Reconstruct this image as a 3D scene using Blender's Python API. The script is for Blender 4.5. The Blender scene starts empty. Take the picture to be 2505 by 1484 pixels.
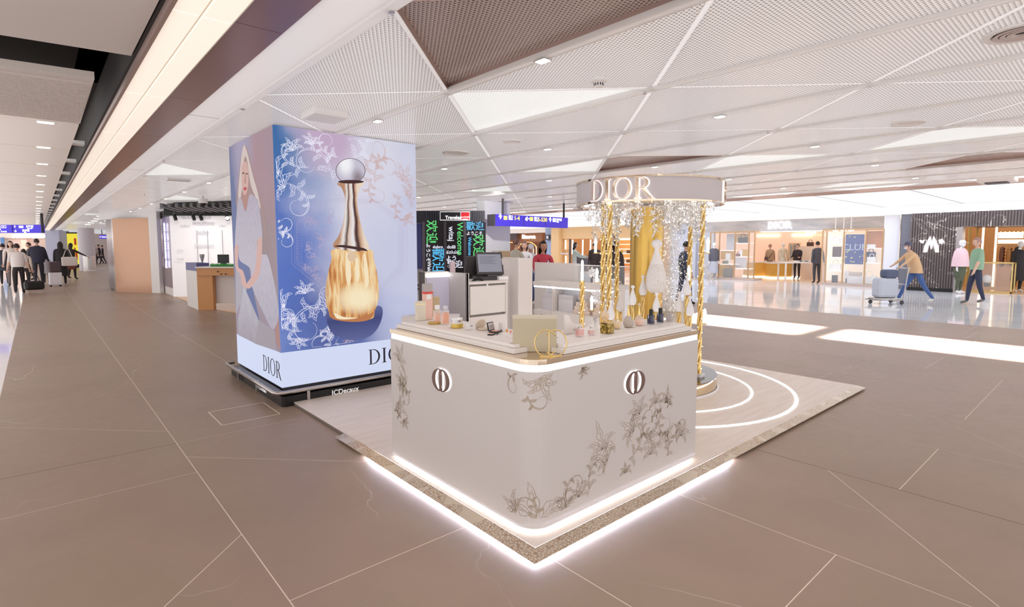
import bpy, bmesh, math, random
from mathutils import Vector, Matrix
from mathutils.geometry import tessellate_polygon
S = bpy.context.scene
COL = S.collection
PI = math.pi
R_ = random.Random(7)

# ---------------------------------------------------------------- camera
CX, CY, F, H = 1252.5, 710.0, 1326.0, 1.60
PITCH = math.atan(108 / 1326)
AZ = math.atan2(1166, math.hypot(F, 108))
FW = Vector((math.sin(AZ), math.cos(AZ), 0)); RT = Vector((math.cos(AZ), -math.sin(AZ), 0)); UPV = Vector((0, 0, 1))
FD = FW * math.cos(PITCH) - UPV * math.sin(PITCH); UD = FW * math.sin(PITCH) + UPV * math.cos(PITCH)
cam = bpy.data.cameras.new('camera'); camo = bpy.data.objects.new('camera', cam); COL.objects.link(camo)
cam.sensor_width = 36; cam.lens = F / 2505 * 36; cam.shift_x = 0; cam.shift_y = -(742 - CY) / 2505
cam.clip_start = 0.05; cam.clip_end = 300
mw = Matrix((RT, UD, -FD)).transposed().to_4x4(); mw.translation = (0, 0, H); camo.matrix_world = mw
S.camera = camo
def ray(px, py): return FD * F + RT * (px - CX) - UD * (py - CY)
def pt(px, py, z=0.0):
    r = ray(px, py); t = (z - H) / r.z; return Vector((0, 0, H)) + r * t
def zat(X, Y, py):
    df = Vector((X, Y, 0)).dot(FW); k = (CY - py) / F
    return H + df * (k * math.cos(PITCH) - math.sin(PITCH)) / (math.cos(PITCH) + k * math.sin(PITCH))
def dirp(px):
    v = ray(px, 602); v.z = 0; return v.normalized()
def far(px, d): v = dirp(px) * d; return v.x, v.y
def yat(px, X): v = dirp(px); return X * v.y / v.x
def xat(px, Y): v = dirp(px); return Y * v.x / v.y

# ---------------------------------------------------------------- world, exposure
w = bpy.data.worlds.new('World'); S.world = w; w.use_nodes = True
bg = w.node_tree.nodes['Background']; bg.inputs[0].default_value = (1.0, 0.975, 0.968, 1); bg.inputs[1].default_value = 1.5
S.view_settings.view_transform = 'Standard'; S.view_settings.look = 'None'
S.view_settings.exposure = 0.0; S.view_settings.gamma = 1.0; S.view_settings.use_curve_mapping = False
S.cycles.max_bounces = 8; S.cycles.diffuse_bounces = 5; S.cycles.transparent_max_bounces = 12
S.cycles.sample_clamp_indirect = 6.0
def spot_area(name, loc, sx, sy, power, spread, col=(1, 1, 1)):
    l = bpy.data.lights.new(name, 'AREA'); l.shape = 'RECTANGLE'; l.size = sx; l.size_y = sy; l.energy = power; l.spread = spread; l.color = col
    o = bpy.data.objects.new(name, l); COL.objects.link(o); o.location = loc; return o
spot_area('floor_wash_light', (11.0, 1.5, 2.74), 1.4, 3.9, 380, 0.16, (.97, .98, 1))
spot_area('floor_wash_light', (11.0, 5.6, 2.74), 1.4, 3.2, 300, 0.16, (.97, .98, 1))

# ---------------------------------------------------------------- materials
def lamp(name, loc, target, power, ang=60, col=(1, .96, .92), r=.03, blend=.6):
    l = bpy.data.lights.new(name, 'SPOT'); l.energy = power; l.spot_size = math.radians(ang); l.spot_blend = blend; l.shadow_soft_size = r; l.color = col
    o = bpy.data.objects.new(name, l); COL.objects.link(o); o.location = loc; o.rotation_euler = (Vector(target) - Vector(loc)).to_track_quat('-Z', 'Y').to_euler(); return o
def lin(c):
    if isinstance(c, (int, float)): c = (c, c, c)
    return tuple(((v / 255) / 12.92 if v / 255 <= .04045 else ((v / 255 + .055) / 1.055) ** 2.4) for v in c) + (1,)
MC = {}
def M(name, col=(200, 200, 200), rough=.5, metal=0, emit=0, ecol=None, trans=0, ior=1.45, coat=0, alpha=1, spec=.5, transl=0):
    if name in MC: return MC[name]
    m = bpy.data.materials.new(name); m.use_nodes = True; b = m.node_tree.nodes['Principled BSDF']; I = b.inputs
    I['Base Color'].default_value = lin(col); I['Roughness'].default_value = rough; I['Metallic'].default_value = metal
    I['IOR'].default_value = ior; I['Transmission Weight'].default_value = trans; I['Coat Weight'].default_value = coat
    I['Specular IOR Level'].default_value = spec; I['Alpha'].default_value = alpha
    if emit: I['Emission Color'].default_value = lin(ecol or col); I['Emission Strength'].default_value = emit
    if transl:
        t = m.node_tree; tr = t.nodes.new('ShaderNodeBsdfTranslucent'); tr.inputs[0].default_value = lin(col)
        mx = t.nodes.new('ShaderNodeMixShader'); mx.inputs[0].default_value = transl
        t.links.new(b.outputs[0], mx.inputs[1]); t.links.new(tr.outputs[0], mx.inputs[2]); t.links.new(mx.outputs[0], t.nodes['Material Output'].inputs[0])
    MC[name] = m; return m
class NT:
    def __init__(s, m): s.t = m.node_tree; s.b = s.t.nodes['Principled BSDF']
    def n(s, ty, **k):
        x = s.t.nodes.new('ShaderNode' + ty)
        for a, v in k.items(): setattr(x, a, v)
        return x
    def l(s, a, b): s.t.links.new(a, b)
    def m(s, op, a, b=None, c=None):
        x = s.n('Math', operation=op)
        for i, v in enumerate((a, b, c)):
            if v is None: continue
            if isinstance(v, (int, float)): x.inputs[i].default_value = v
            else: s.l(v, x.inputs[i])
        return x.outputs[0]
    def coord(s, kind='Object'): return s.n('TexCoord').outputs[kind]
    def ramp(s, f, stops, interp='LINEAR'):
        r = s.n('ValToRGB'); r.color_ramp.interpolation = interp; e = r.color_ramp.elements
        while len(e) < len(stops): e.new(0.5)
        for q, (p, c) in zip(e, stops): q.position = p; q.color = c if len(c) == 4 else lin(c)
        s.l(f, r.inputs[0]); return r.outputs[0]
    def noise(s, vec, scale, detail=3, dist=0, rough=.5):
        x = s.n('TexNoise'); x.inputs['Scale'].default_value = scale; x.inputs['Detail'].default_value = detail
        x.inputs['Distortion'].default_value = dist; x.inputs['Roughness'].default_value = rough
        if vec is not None: s.l(vec, x.inputs['Vector'])
        return x.outputs[0]
    def mix(s, f, a, b):
        x = s.n('Mix', data_type='RGBA')
        if isinstance(f, (int, float)): x.inputs[0].default_value = f
        else: s.l(f, x.inputs[0])
        for i, v in ((6, a), (7, b)):
            if isinstance(v, tuple): x.inputs[i].default_value = v if len(v) == 4 else lin(v)
            else: s.l(v, x.inputs[i])
        return x.outputs[2]
    def mapping(s, vec, sc=(1, 1, 1), rot=(0, 0, 0), loc=(0, 0, 0)):
        x = s.n('Mapping'); x.inputs['Scale'].default_value = sc; x.inputs['Rotation'].default_value = rot; x.inputs['Location'].default_value = loc
        s.l(vec, x.inputs[0]); return x.outputs[0]
    def sep(s, v): x = s.n('SeparateXYZ'); s.l(v, x.inputs[0]); return x.outputs
    def bump(s, h, st=.2, d=.01):
        x = s.n('Bump'); x.inputs['Strength'].default_value = st; x.inputs['Distance'].default_value = d
        s.l(h, x.inputs['Height']); s.l(x.outputs[0], s.b.inputs['Normal'])

# brown stone tile with pale veins
def stone_mat():
    m = M('brown_stone', (158, 136, 122), .42, spec=.35); n = NT(m); c = n.coord()
    big = n.noise(c, .55, 2); base = n.ramp(big, [(.3, (154, 132, 117)), (.5, (165, 142, 126)), (.72, (158, 140, 120))])
    fine = n.noise(c, 9, 6, rough=.7); base = n.mix(n.m('MULTIPLY', fine, .35), base, (146, 125, 112))
    def vein(sc, th, dist, seed, th2):
        v = n.noise(n.mapping(c, (sc, sc * .5, 1), (0, 0, seed), (seed * 7, seed * 3, 0)), 1, 6, dist, .4)
        d = n.m('ABSOLUTE', n.m('SUBTRACT', v, .5)); line = n.m('SUBTRACT', 1, n.m('MINIMUM', n.m('DIVIDE', d, th), 1))
        mask = n.noise(n.mapping(c, (sc * 1.3,) * 3, (0, 0, 0), (seed * 11, 0, 0)), 1, 2)
        mk = n.m('MULTIPLY', n.m('MAXIMUM', n.m('SUBTRACT', mask, th2), 0), 9); mk = n.m('MINIMUM', mk, 1)
        return n.m('MULTIPLY', line, mk)
    v1 = vein(.42, .0013, .05, 2.3, .5); v2 = vein(.8, .0012, .03, .6, .52)
    vv = n.m('MINIMUM', n.m('ADD', n.m('MULTIPLY', v1, .42), n.m('MULTIPLY', v2, .4)), 1)
    n.l(n.mix(vv, base, (222, 208, 198)), n.b.inputs['Base Color'])
    n.bump(fine, .05, .002)
    r = n.m('ADD', .30, n.m('MULTIPLY', fine, .14)); n.l(r, n.b.inputs['Roughness'])
    return m
STONE = stone_mat()
GROUT = M('pale_grout', (240, 224, 210), .7); DGROUT = M('dark_grout', (110, 90, 80), .7)
def white_floor():
    m = M('white_polished_stone', (240, 241, 244), .07, spec=.6); n = NT(m); c = n.coord()
    f = n.noise(c, 1.2, 5); n.l(n.ramp(f, [(.3, (232, 233, 236)), (.7, (246, 246, 248))]), n.b.inputs['Base Color'])
    return m
WFLOOR = white_floor()
def perf_mat(name, col, hole, tl, pitch=.026, emit=0):
    m = M(name, col, .24, spec=.45); n = NT(m); c = n.coord(); s = n.sep(c)
    v = n.m('DIVIDE', s[1], pitch * .866); row = n.m('FLOOR', v)
    u = n.m('ADD', n.m('DIVIDE', s[0], pitch), n.m('MULTIPLY', .5, n.m('MODULO', row, 2)))
    fu = n.m('SUBTRACT', n.m('FRACT', u), .5); fv = n.m('SUBTRACT', n.m('FRACT', v), .5)
    # triangular hole: max of three half planes
    a = n.m('MULTIPLY', fv, -1.0); b1 = n.m('ADD', n.m('MULTIPLY', fu, .87), n.m('MULTIPLY', fv, .5)); b2 = n.m('ADD', n.m('MULTIPLY', fu, -.87), n.m('MULTIPLY', fv, .5))
    d = n.m('MAXIMUM', a, n.m('MAXIMUM', b1, b2)); h = n.m('LESS_THAN', d, .235)
    n.l(n.mix(h, lin(col), lin(hole)), n.b.inputs['Base Color'])
    tr = n.n('BsdfTranslucent'); n.l(n.mix(h, lin(col), lin(hole)), tr.inputs[0]); mx = n.n('MixShader'); mx.inputs[0].default_value = tl
    n.l(n.b.outputs[0], mx.inputs[1]); n.l(tr.outputs[0], mx.inputs[2]); n.l(mx.outputs[0], n.t.nodes['Material Output'].inputs[0])
    return m
TL = .31  # translucency added so world light makes the ceiling glow and fill the hall
PERF = perf_mat('white_perforated_metal', (236, 232, 231), (150, 144, 144), TL)
PERFD = perf_mat('bronze_perforated_metal', (176, 155, 148), (70, 58, 54), .12)
PERFB = perf_mat('backlit_perforated_metal', (250, 252, 250), (222, 225, 224), .47)
CEIL = M('white_ceiling_panel', (226, 218, 214), .35, transl=.32); CEILW = M('white_ceiling_strip', (236, 232, 232), .3, transl=.34)
CEILG = M('grey_ceiling_panel', (228, 230, 234), .35, transl=.75)  # translucency raised to brighten the far right hall
WHITE = M('white_paint', (236, 233, 232), .45); WHITEG = M('white_gloss', (238, 236, 236), .18)
CREAM = M('counter_white_lacquer', (214, 208, 206), .28, spec=.4)
BLACK = M('black', (28, 26, 28), .4); DARK = M('dark_void', (40, 33, 31), .8); DGREY = M('dark_grey', (74, 72, 78), .5)
STEEL = M('brushed_steel', (190, 184, 182), .25, 1); BRONZE = M('bronze_metal', (186, 160, 150), .25, .5)
GOLD = M('polished_gold', (236, 206, 138), .3, .8); PGOLD = M('pale_gold_mirror', (226, 206, 176), .06, 1); BRASS = M('brass_mirror', (224, 206, 184), .07, 1)
LEDW = M('white_led', (255, 255, 255), .5, emit=5); LEDS = M('white_led_soft', (255, 255, 255), .5, emit=1.6)
WARM = M('warm_lamp', (255, 214, 150), .5, emit=4, ecol=(255, 200, 120)); WARMW = M('warm_white_lamp', (255, 240, 220), .5, emit=3)
GLASS = M('clear_glass', (250, 250, 250), .02, trans=1, ior=1.45)
PANE = M('shop_glass', (235, 240, 240), .03, alpha=.12)
SKINM = M('skin', (214, 172, 150), .5)

# ---------------------------------------------------------------- mesh helpers
def rnm(o, name): return o
def obj(name, me, mats=None, parent=None, loc=None, smooth=False):
    o = bpy.data.objects.new(name, me); COL.objects.link(o)
    if mats is not None:
        for m in (mats if isinstance(mats, (list, tuple)) else [mats]): me.materials.append(m)
    if parent is not None: o.parent = parent
    if loc is not None: o.location = loc
    if smooth:
        for p in me.polygons: p.use_smooth = True
    return o
def tag(o, label=None, cat=None, group=None, kind=None):
    if label: o['label'] = label
    if cat: o['category'] = cat
    if group: o['group'] = group
    if kind: o['kind'] = kind
    return o
def thing(name, label, cat, loc=(0, 0, 0), rz=0, group=None, kind=None):
    o = bpy.data.objects.new(name, None); COL.objects.link(o); o.location = loc; o.rotation_euler = (0, 0, rz); o.empty_display_size = .05
    return tag(o, label, cat, group, kind)
def dup(root, loc, rz=0, label=None, group=None, scale=None):
    r = root.copy(); COL.objects.link(r); r.location = loc; r.rotation_euler = (0, 0, rz)
    if scale: r.scale = scale
    if label: r['label'] = label
    if group: r['group'] = group
    for ch in list(root.children):
        c = ch.copy(); COL.objects.link(c); c.parent = r
        for g in ch.children: d = g.copy(); COL.objects.link(d); d.parent = c
    return r
class MB:
    def __init__(s): s.v = []; s.f = []; s.mi = []
    def add(s, vs, fs, mi=0):
        k = len(s.v); s.v += [tuple(v) for v in vs]; s.f += [tuple(i + k for i in f) for f in fs]; s.mi += [mi] * len(fs); return s
    def box(s, x0, x1, y0, y1, z0, z1, mi=0):
        return s.add([(x0, y0, z0), (x1, y0, z0), (x1, y1, z0), (x0, y1, z0), (x0, y0, z1), (x1, y0, z1), (x1, y1, z1), (x0, y1, z1)],
                     [(0, 3, 2, 1), (4, 5, 6, 7), (0, 1, 5, 4), (1, 2, 6, 5), (2, 3, 7, 6), (3, 0, 4, 7)], mi)
    def rbox(s, c, sx, sy, z0, z1, ang, mi=0):
        ca, sa = math.cos(ang), math.sin(ang); q = [(-sx / 2, -sy / 2), (sx / 2, -sy / 2), (sx / 2, sy / 2), (-sx / 2, sy / 2)]
        q = [(c[0] + x * ca - y * sa, c[1] + x * sa + y * ca) for x, y in q]; return s.prism(q, z0, z1, mi)
    def prism(s, poly, z0, z1, mi=0, top=True):
        n = len(poly); vs = [(x, y, z0) for x, y in poly] + [(x, y, z1) for x, y in poly]
        fs = [tuple(range(n))[::-1]] + ([tuple(range(n, 2 * n))] if top else []) + [(i, (i + 1) % n, n + (i + 1) % n, n + i) for i in range(n)]
        return s.add(vs, fs, mi)
    def lathe(s, prof, seg=20, c=(0, 0, 0), mi=0, a0=0, a1=2 * PI):
        full = abs(a1 - a0 - 2 * PI) < 1e-6; n = seg if full else seg + 1; vs = []
        for r, z in prof:
            for i in range(n): a = a0 + (a1 - a0) * i / seg; vs.append((c[0] + r * math.cos(a), c[1] + r * math.sin(a), c[2] + z))
        fs = []
        for j in range(len(prof) - 1):
            for i in range(seg):
                i2 = (i + 1) % n if full else i + 1; fs.append((j * n + i, j * n + i2, (j + 1) * n + i2, (j + 1) * n + i))
        return s.add(vs, fs, mi)
    def tube(s, pts, r, seg=8, mi=0, cap=True):
        pts = [Vector(p) for p in pts]; rs = r if isinstance(r, (list, tuple)) else [r] * len(pts); vs = []; up = Vector((0, 0, 1))
        prev = None
        for i, p in enumerate(pts):
            t = (pts[min(i + 1, len(pts) - 1)] - pts[max(i - 1, 0)]).normalized()
            a = prev if prev is not None else (up if abs(t.z) < .9 else Vector((1, 0, 0)))
            x = (a - t * a.dot(t)).normalized(); prev = x; y = t.cross(x)
            for k in range(seg): an = 2 * PI * k / seg; vs.append(p + x * rs[i] * math.cos(an) + y * rs[i] * math.sin(an))
        fs = [(i * seg + k, i * seg + (k + 1) % seg, (i + 1) * seg + (k + 1) % seg, (i + 1) * seg + k) for i in range(len(pts) - 1) for k in range(seg)]
        if cap: fs += [tuple(range(seg))[::-1], tuple((len(pts) - 1) * seg + k for k in range(seg))]
        return s.add(vs, fs, mi)
    def ball(s, c, rx, ry=None, rz=None, seg=10, rings=6, mi=0):
        ry = ry or rx; rz = rz or rx; vs = [(c[0], c[1], c[2] - rz)]
        for j in range(1, rings):
            ph = PI * j / rings
            for i in range(seg): a = 2 * PI * i / seg; vs.append((c[0] + rx * math.sin(ph) * math.cos(a), c[1] + ry * math.sin(ph) * math.sin(a), c[2] - rz * math.cos(ph)))
        vs.append((c[0], c[1], c[2] + rz)); fs = [(0, 1 + (i + 1) % seg, 1 + i) for i in range(seg)]
        for j in range(rings - 2):
            for i in range(seg): a = 1 + j * seg; fs.append((a + i, a + (i + 1) % seg, a + seg + (i + 1) % seg, a + seg + i))
        l = len(vs) - 1; a = 1 + (rings - 2) * seg; fs += [(a + i, a + (i + 1) % seg, l) for i in range(seg)]
        return s.add(vs, fs, mi)
    def mesh(s, name):
        me = bpy.data.meshes.new(name); me.from_pydata(s.v, [], s.f)
        for p, i in zip(me.polygons, s.mi): p.material_index = i
        me.update(); return me
    def build(s, name, mats, parent=None, loc=None, smooth=False, bevel=0):
        me = s.mesh(name)
        if bevel:
            bm = bmesh.new(); bm.from_mesh(me); bmesh.ops.bevel(bm, geom=bm.edges[:], offset=bevel, segments=2, affect='EDGES', profile=.5); bm.to_mesh(me); bm.free()
        return obj(name, me, mats, parent, loc, smooth)
def frame_m(o, r):
    r = Vector(r).normalized(); up = Vector((0, 0, 1)); n = r.cross(up)
    m = Matrix((r, up, n)).transposed().to_4x4(); m.translation = o; return m
def flat(contours, o, r, depth=.002, off=0, mapper=None):
    """filled 2D outline(s) (even-odd holes) -> mesh on the plane at o with right vector r"""
    cu = bpy.data.curves.new('c', 'CURVE'); cu.dimensions = '2D'; cu.fill_mode = 'BOTH'; cu.extrude = depth / 2
    for c in contours:
        sp = cu.splines.new('POLY'); sp.points.add(len(c) - 1); sp.use_cyclic_u = True
        for p, q in zip(sp.points, c): p.co = (q[0], q[1], 0, 1)
    return curve_mesh(cu, o, r, depth / 2 + off, mapper)
def curve_mesh(cu, o, r, lift, mapper=None):
    t = bpy.data.objects.new('t', cu); COL.objects.link(t); dg = bpy.context.evaluated_depsgraph_get()
    me = bpy.data.meshes.new_from_object(t.evaluated_get(dg)); bpy.data.objects.remove(t); bpy.data.curves.remove(cu)
    me.materials.clear()
    if mapper:
        for v in me.vertices: v.co = mapper(v.co.x, v.co.y, v.co.z + lift)
    else:
        me.transform(Matrix.Translation((0, 0, lift))); me.transform(frame_m(o, r))
    me.update(); return me
def text(body, o, r, size, mat, name='lettering', parent=None, depth=.004, align='CENTER', off=0, mapper=None, vert=False, bold=0):
    cu = bpy.data.curves.new('t', 'FONT'); cu.body = body; cu.size = size; cu.extrude = depth / 2; cu.align_x = align; cu.align_y = 'CENTER'; cu.resolution_u = 3
    cu.offset = bold
    t = bpy.data.objects.new('t', cu); COL.objects.link(t); dg = bpy.context.evaluated_depsgraph_get()
    me = bpy.data.meshes.new_from_object(t.evaluated_get(dg)); bpy.data.objects.remove(t); bpy.data.curves.remove(cu); me.materials.clear()
    if vert: me.transform(Matrix.Rotation(-PI / 2, 4, 'Z'))
    me.transform(Matrix.Translation((0, 0, depth / 2 + off)))
    if mapper:
        for v in me.vertices: v.co = mapper(v.co.x, v.co.y, v.co.z)
    else: me.transform(frame_m(o, r))
    return obj(name, me, mat, parent)
def smooth(p, k=5, tens=.5):
    n = len(p); o = []
    for i in range(n):
        p0, p1, p2, p3 = p[i - 1], p[i], p[(i + 1) % n], p[(i + 2) % n]
        for j in range(k):
            t = j / k; o.append(tuple(.5 * (2 * p1[a] + (p2[a] - p0[a]) * t + (2 * p0[a] - 5 * p1[a] + 4 * p2[a] - p3[a]) * t * t + (3 * p1[a] - p0[a] - 3 * p2[a] + p3[a]) * t ** 3) for a in (0, 1)))
    return o
# serif capital letters D I O R, unit height 1
def ell(cx, cy, rx, ry, a0, a1, n=24): return [(cx + rx * math.cos(a0 + (a1 - a0) * i / n), cy + ry * math.sin(a0 + (a1 - a0) * i / n)) for i in range(n + 1)]
def serif_I(x=0): return [[(x, 0), (x + .34, 0), (x + .34, .025), (x + .24, .05), (x + .24, .95), (x + .34, .975), (x + .34, 1), (x, 1), (x, .975), (x + .10, .95), (x + .10, .05), (x, .025)]]
def serif_D(x=0):
    o = [(x, 0)] + ell(x + .33, .5, .50, .5, -PI / 2, PI / 2) + [(x, 1), (x, .975), (x + .10, .95), (x + .10, .05), (x, .025)]
    return [o, [(x + .22, .04)] + ell(x + .31, .5, .385, .46, -PI / 2, PI / 2) + [(x + .22, .96)]]
def serif_O(x=0): return [ell(x + .48, .5, .48, .53, 0, 2 * PI, 44)[:-1], ell(x + .48, .5, .345, .49, 0, 2 * PI, 44)[:-1]]
def serif_R(x=0):
    o = [(x, 0), (x + .34, 0), (x + .34, .025), (x + .24, .05), (x + .24, .47), (x + .36, .47), (x + .66, .06), (x + .8, -.05), (x + .98, -.04), (x + .98, -.015), (x + .88, .02), (x + .52, .49)]
    o += ell(x + .38, .74, .32, .26, -PI / 2 + .45, PI / 2) + [(x, 1), (x, .975), (x + .10, .95), (x + .10, .05), (x, .025)]
    return [o, [(x + .24, .51)] + ell(x + .36, .74, .20, .22, -PI / 2, PI / 2) + [(x + .24, .96)]]
DIOR = [(serif_D, 0), (serif_I, .98), (serif_O, 1.46), (serif_R, 2.56)]; DIORW = 3.54
def dior(o, r, h, mat, parent, depth=.006, off=0, mapper=None, name='letter', sx=1, joined=False):
    cs = []
    for fn, x in DIOR:
        c = [[((p[0] - DIORW / 2) * h * sx, p[1] * h) for p in k] for k in fn(x)]
        if joined: cs += c
        else: obj(name, flat(c, o, r, depth, off, mapper), mat, parent)
    if joined: obj(name, flat(cs, o, r, depth, off, mapper), mat, parent)
def cd_contours(h):
    w = h * 1.22; t = .10 * w; ri, ry = w / 2, h / 2
    L = ell(-.03 * w, 0, ri, ry, PI / 2 + .12, 3 * PI / 2 - .12, 20) + ell(-.03 * w, 0, ri * .68, ry * .93, 3 * PI / 2 - .12, PI / 2 + .12, 20)
    Rr = ell(.03 * w, 0, ri, ry, -PI / 2 + .12, PI / 2 - .12, 20) + ell(.03 * w, 0, ri * .68, ry * .93, PI / 2 - .12, -PI / 2 + .12, 20)
    st = [(-.07 * w, -ry * .95), (.07 * w, -ry * .95), (.07 * w, ry * .95), (-.07 * w, ry * .95)]
    return [L, Rr, st]
# scroll ornaments ------------------------------------------------------------
def spiral(cx, cy, r, a0, turns, sgn=1, n=40, shrink=.12):
    return [(cx + (r * (1 - (1 - shrink) * i / n)) * math.cos(a0 + sgn * turns * 2 * PI * i / n), cy + (r * (1 - (1 - shrink) * i / n)) * math.sin(a0 + sgn * turns * 2 * PI * i / n)) for i in range(n + 1)]
def path(x, y, ang, L, k0, k1, n=22):
    """curve of length L starting at heading ang whose turning grows from k0 to k1 (radians over the whole length)"""
    o = [(x, y)]; a = ang
    for i in range(n): t = (i + .5) / n; a += (k0 + (k1 - k0) * t) / n; x += math.cos(a) * L / n; y += math.sin(a) * L / n; o.append((x, y))
    return o
def leaf(x, y, L, ang, wd=.3, lobes=4, n=24, curl=1.2):
    sp = path(x, y, ang, L, curl * .2, curl * 2.2, n); l1, l2 = [], []
    for i, p in enumerate(sp):
        t = i / n; q = sp[min(i + 1, n)]; z = sp[max(i - 1, 0)]; dx, dy = q[0] - z[0], q[1] - z[1]; d = math.hypot(dx, dy) or 1
        env = wd * L * (math.sin(PI * min(1, t * 1.02)) ** .8) * (1 - .45 * t); sc = 1 - .42 * (abs(math.cos(lobes * PI * t)) ** 3)
        l1.append((p[0] - dy / d * env * sc, p[1] + dx / d * env * sc)); l2.append((p[0] + dy / d * env * sc * .55, p[1] - dx / d * env * sc * .55))
    out = [l1, l2, sp[:int(n * .9)]]
    for k in (.3, .5, .7): i = int(n * k); out.append([sp[i], ((sp[i][0] + l1[min(i + 2, n)][0]) / 2, (sp[i][1] + l1[min(i + 2, n)][1]) / 2), (sp[i][0] * .25 + l1[min(i + 3, n)][0] * .75, sp[i][1] * .25 + l1[min(i + 3, n)][1] * .75)])
    return out
def acanthus(x, y, s, rnd, base=PI / 2, fan=1.5, k=5):
    o = []
    for i in range(k):
        u = i / (k - 1) - .5; o += leaf(x, y, s * (1.1 - .5 * abs(u)) * rnd.uniform(.9, 1.15), base - fan * u * 1.6, .24, 3, 22, -1.5 * (1 if u > 0 else -1) * (.3 + abs(u) * 1.6))
    return o
def scroll(x, y, s, rnd, a0=0, sgn=1, leaves=5):
    """S-stem that ends in a spiral, with curling leaves on both sides"""
    L = s * 4.2; st = path(x + s * math.cos(a0 + PI) * 1.1, y + s * math.sin(a0 + PI) * 1.1, a0 - sgn * .9, L, sgn * .6, sgn * 11, 54); o = [st]
    w_ = s * .10; o.append([(p[0] + w_ * math.sin(a0), p[1] - w_ * math.cos(a0)) for p in st[:34]])
    for i in range(leaves):
        k = 2 + i * 5; p, q = st[k], st[k + 1]; a = math.atan2(q[1] - p[1], q[0] - p[0]); sd = 1 if i % 2 else -1
        o += leaf(p[0], p[1], s * (.85 - .09 * i), a + sd * .75, .3, 2, 16, sd * 1.3)
    return o
def ribbons(lines, width, o, r, mat, name, parent, off=.001, mapper=None, kind=None, clip=None):
    vs = []; fs = []
    for l in lines:
        if clip: l = [p for p in l if clip(p[0], p[1])]
        if len(l) < 3: continue
        k = len(vs); n = len(l)
        for i, p in enumerate(l):
            q = l[min(i + 1, n - 1)]; z = l[max(i - 1, 0)]; dx, dy = q[0] - z[0], q[1] - z[1]; d = math.hypot(dx, dy) or 1
            w_ = width * (.35 + .65 * math.sin(PI * (i + .5) / n)) / 2; vs += [(p[0] - dy / d * w_, p[1] + dx / d * w_), (p[0] + dy / d * w_, p[1] - dx / d * w_)]
        fs += [(k + 2 * i, k + 2 * i + 1, k + 2 * i + 3, k + 2 * i + 2) for i in range(n - 1)]
    if mapper: V = [mapper(x, y, off) for x, y in vs]
    else:
        m = frame_m(o, r); V = [m @ Vector((x, y, off)) for x, y in vs]
    me = bpy.data.meshes.new(name); me.from_pydata([tuple(v) for v in V], [], fs)
    ob = obj(name, me, mat, parent)
    if kind: ob['kind'] = kind
    return ob
# ================================================================ FLOOR
def clip_poly(poly, a, b, c):      # keep a*x+b*y<=c
    out = []
    for i in range(len(poly)):
        p, q = poly[i], poly[(i + 1) % len(poly)]; dp = a * p[0] + b * p[1] - c; dq = a * q[0] + b * q[1] - c
        if dp <= 0: out.append(p)
        if dp * dq < 0: t = dp / (dp - dq); out.append((p[0] + (q[0] - p[0]) * t, p[1] + (q[1] - p[1]) * t))
    return out
def inset(poly, d):
    n = len(poly); ar = sum(poly[i][0] * poly[(i + 1) % n][1] - poly[(i + 1) % n][0] * poly[i][1] for i in range(n))
    if ar < 0: poly = poly[::-1]
    out = poly
    for i in range(n):
        p, q = poly[i], poly[(i + 1) % n]; dx, dy = q[0] - p[0], q[1] - p[1]; l = math.hypot(dx, dy)
        if l < 1e-6: continue
        a, b = dy / l, -dx / l; out = clip_poly(out, a, b, a * p[0] + b * p[1] - d)
        if len(out) < 3: return []
    return out
floor = tag(MB().box(-2.6, 36, -2.5, 75, -.06, -.0008).build('floor', GROUT), kind='structure')
cols = [-.37, .78, 1.91, 3.05, 4.2, 5.3, 6.41, 7.54, 8.67, 9.8, 10.93, 12.06, 13.2, 14.25]
CUT = {0: [('h', -.6), ('d', -.37, 2.03), ('h', 4.29), ('h', 5.04), ('a', -.37, 6.57), ('h', 7.9), ('h', 9.4), ('h', 11.3)],
       1: [('h', -1.3), ('h', .92), ('h', 2.42), ('a', .78, 4.66), ('h', 5.03), ('h', 7.3), ('h', 9.9), ('h', 12)],
       2: [('h', -.6), ('h', .92), ('h', 5), ('h', 7.3), ('a', 1.91, 9.5), ('h', 11)],
       3: [('h', -1.2), ('d', 3.05, .2), ('h', 3.9), ('h', 7), ('h', 10)],
       4: [('h', -1.4), ('h', .917), ('h', 3.2), ('h', 6), ('h', 9)],
       5: [('h', -1.9), ('d', 5.3, .16), ('h', 3.1), ('h', 6), ('h', 9)],
       6: [('h', -1.4), ('h', .93), ('h', 2.42), ('h', 5.03), ('h', 8)],
       7: [('h', -.6), ('h', .93), ('h', 3.2), ('a', 7.54, 5.8), ('h', 8)],
       8: [('h', .2), ('h', 1.7), ('h', 3.9), ('h', 6.2), ('h', 9)]}
nt = 0; farm = MB(); frnd = random.Random(3)
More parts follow.
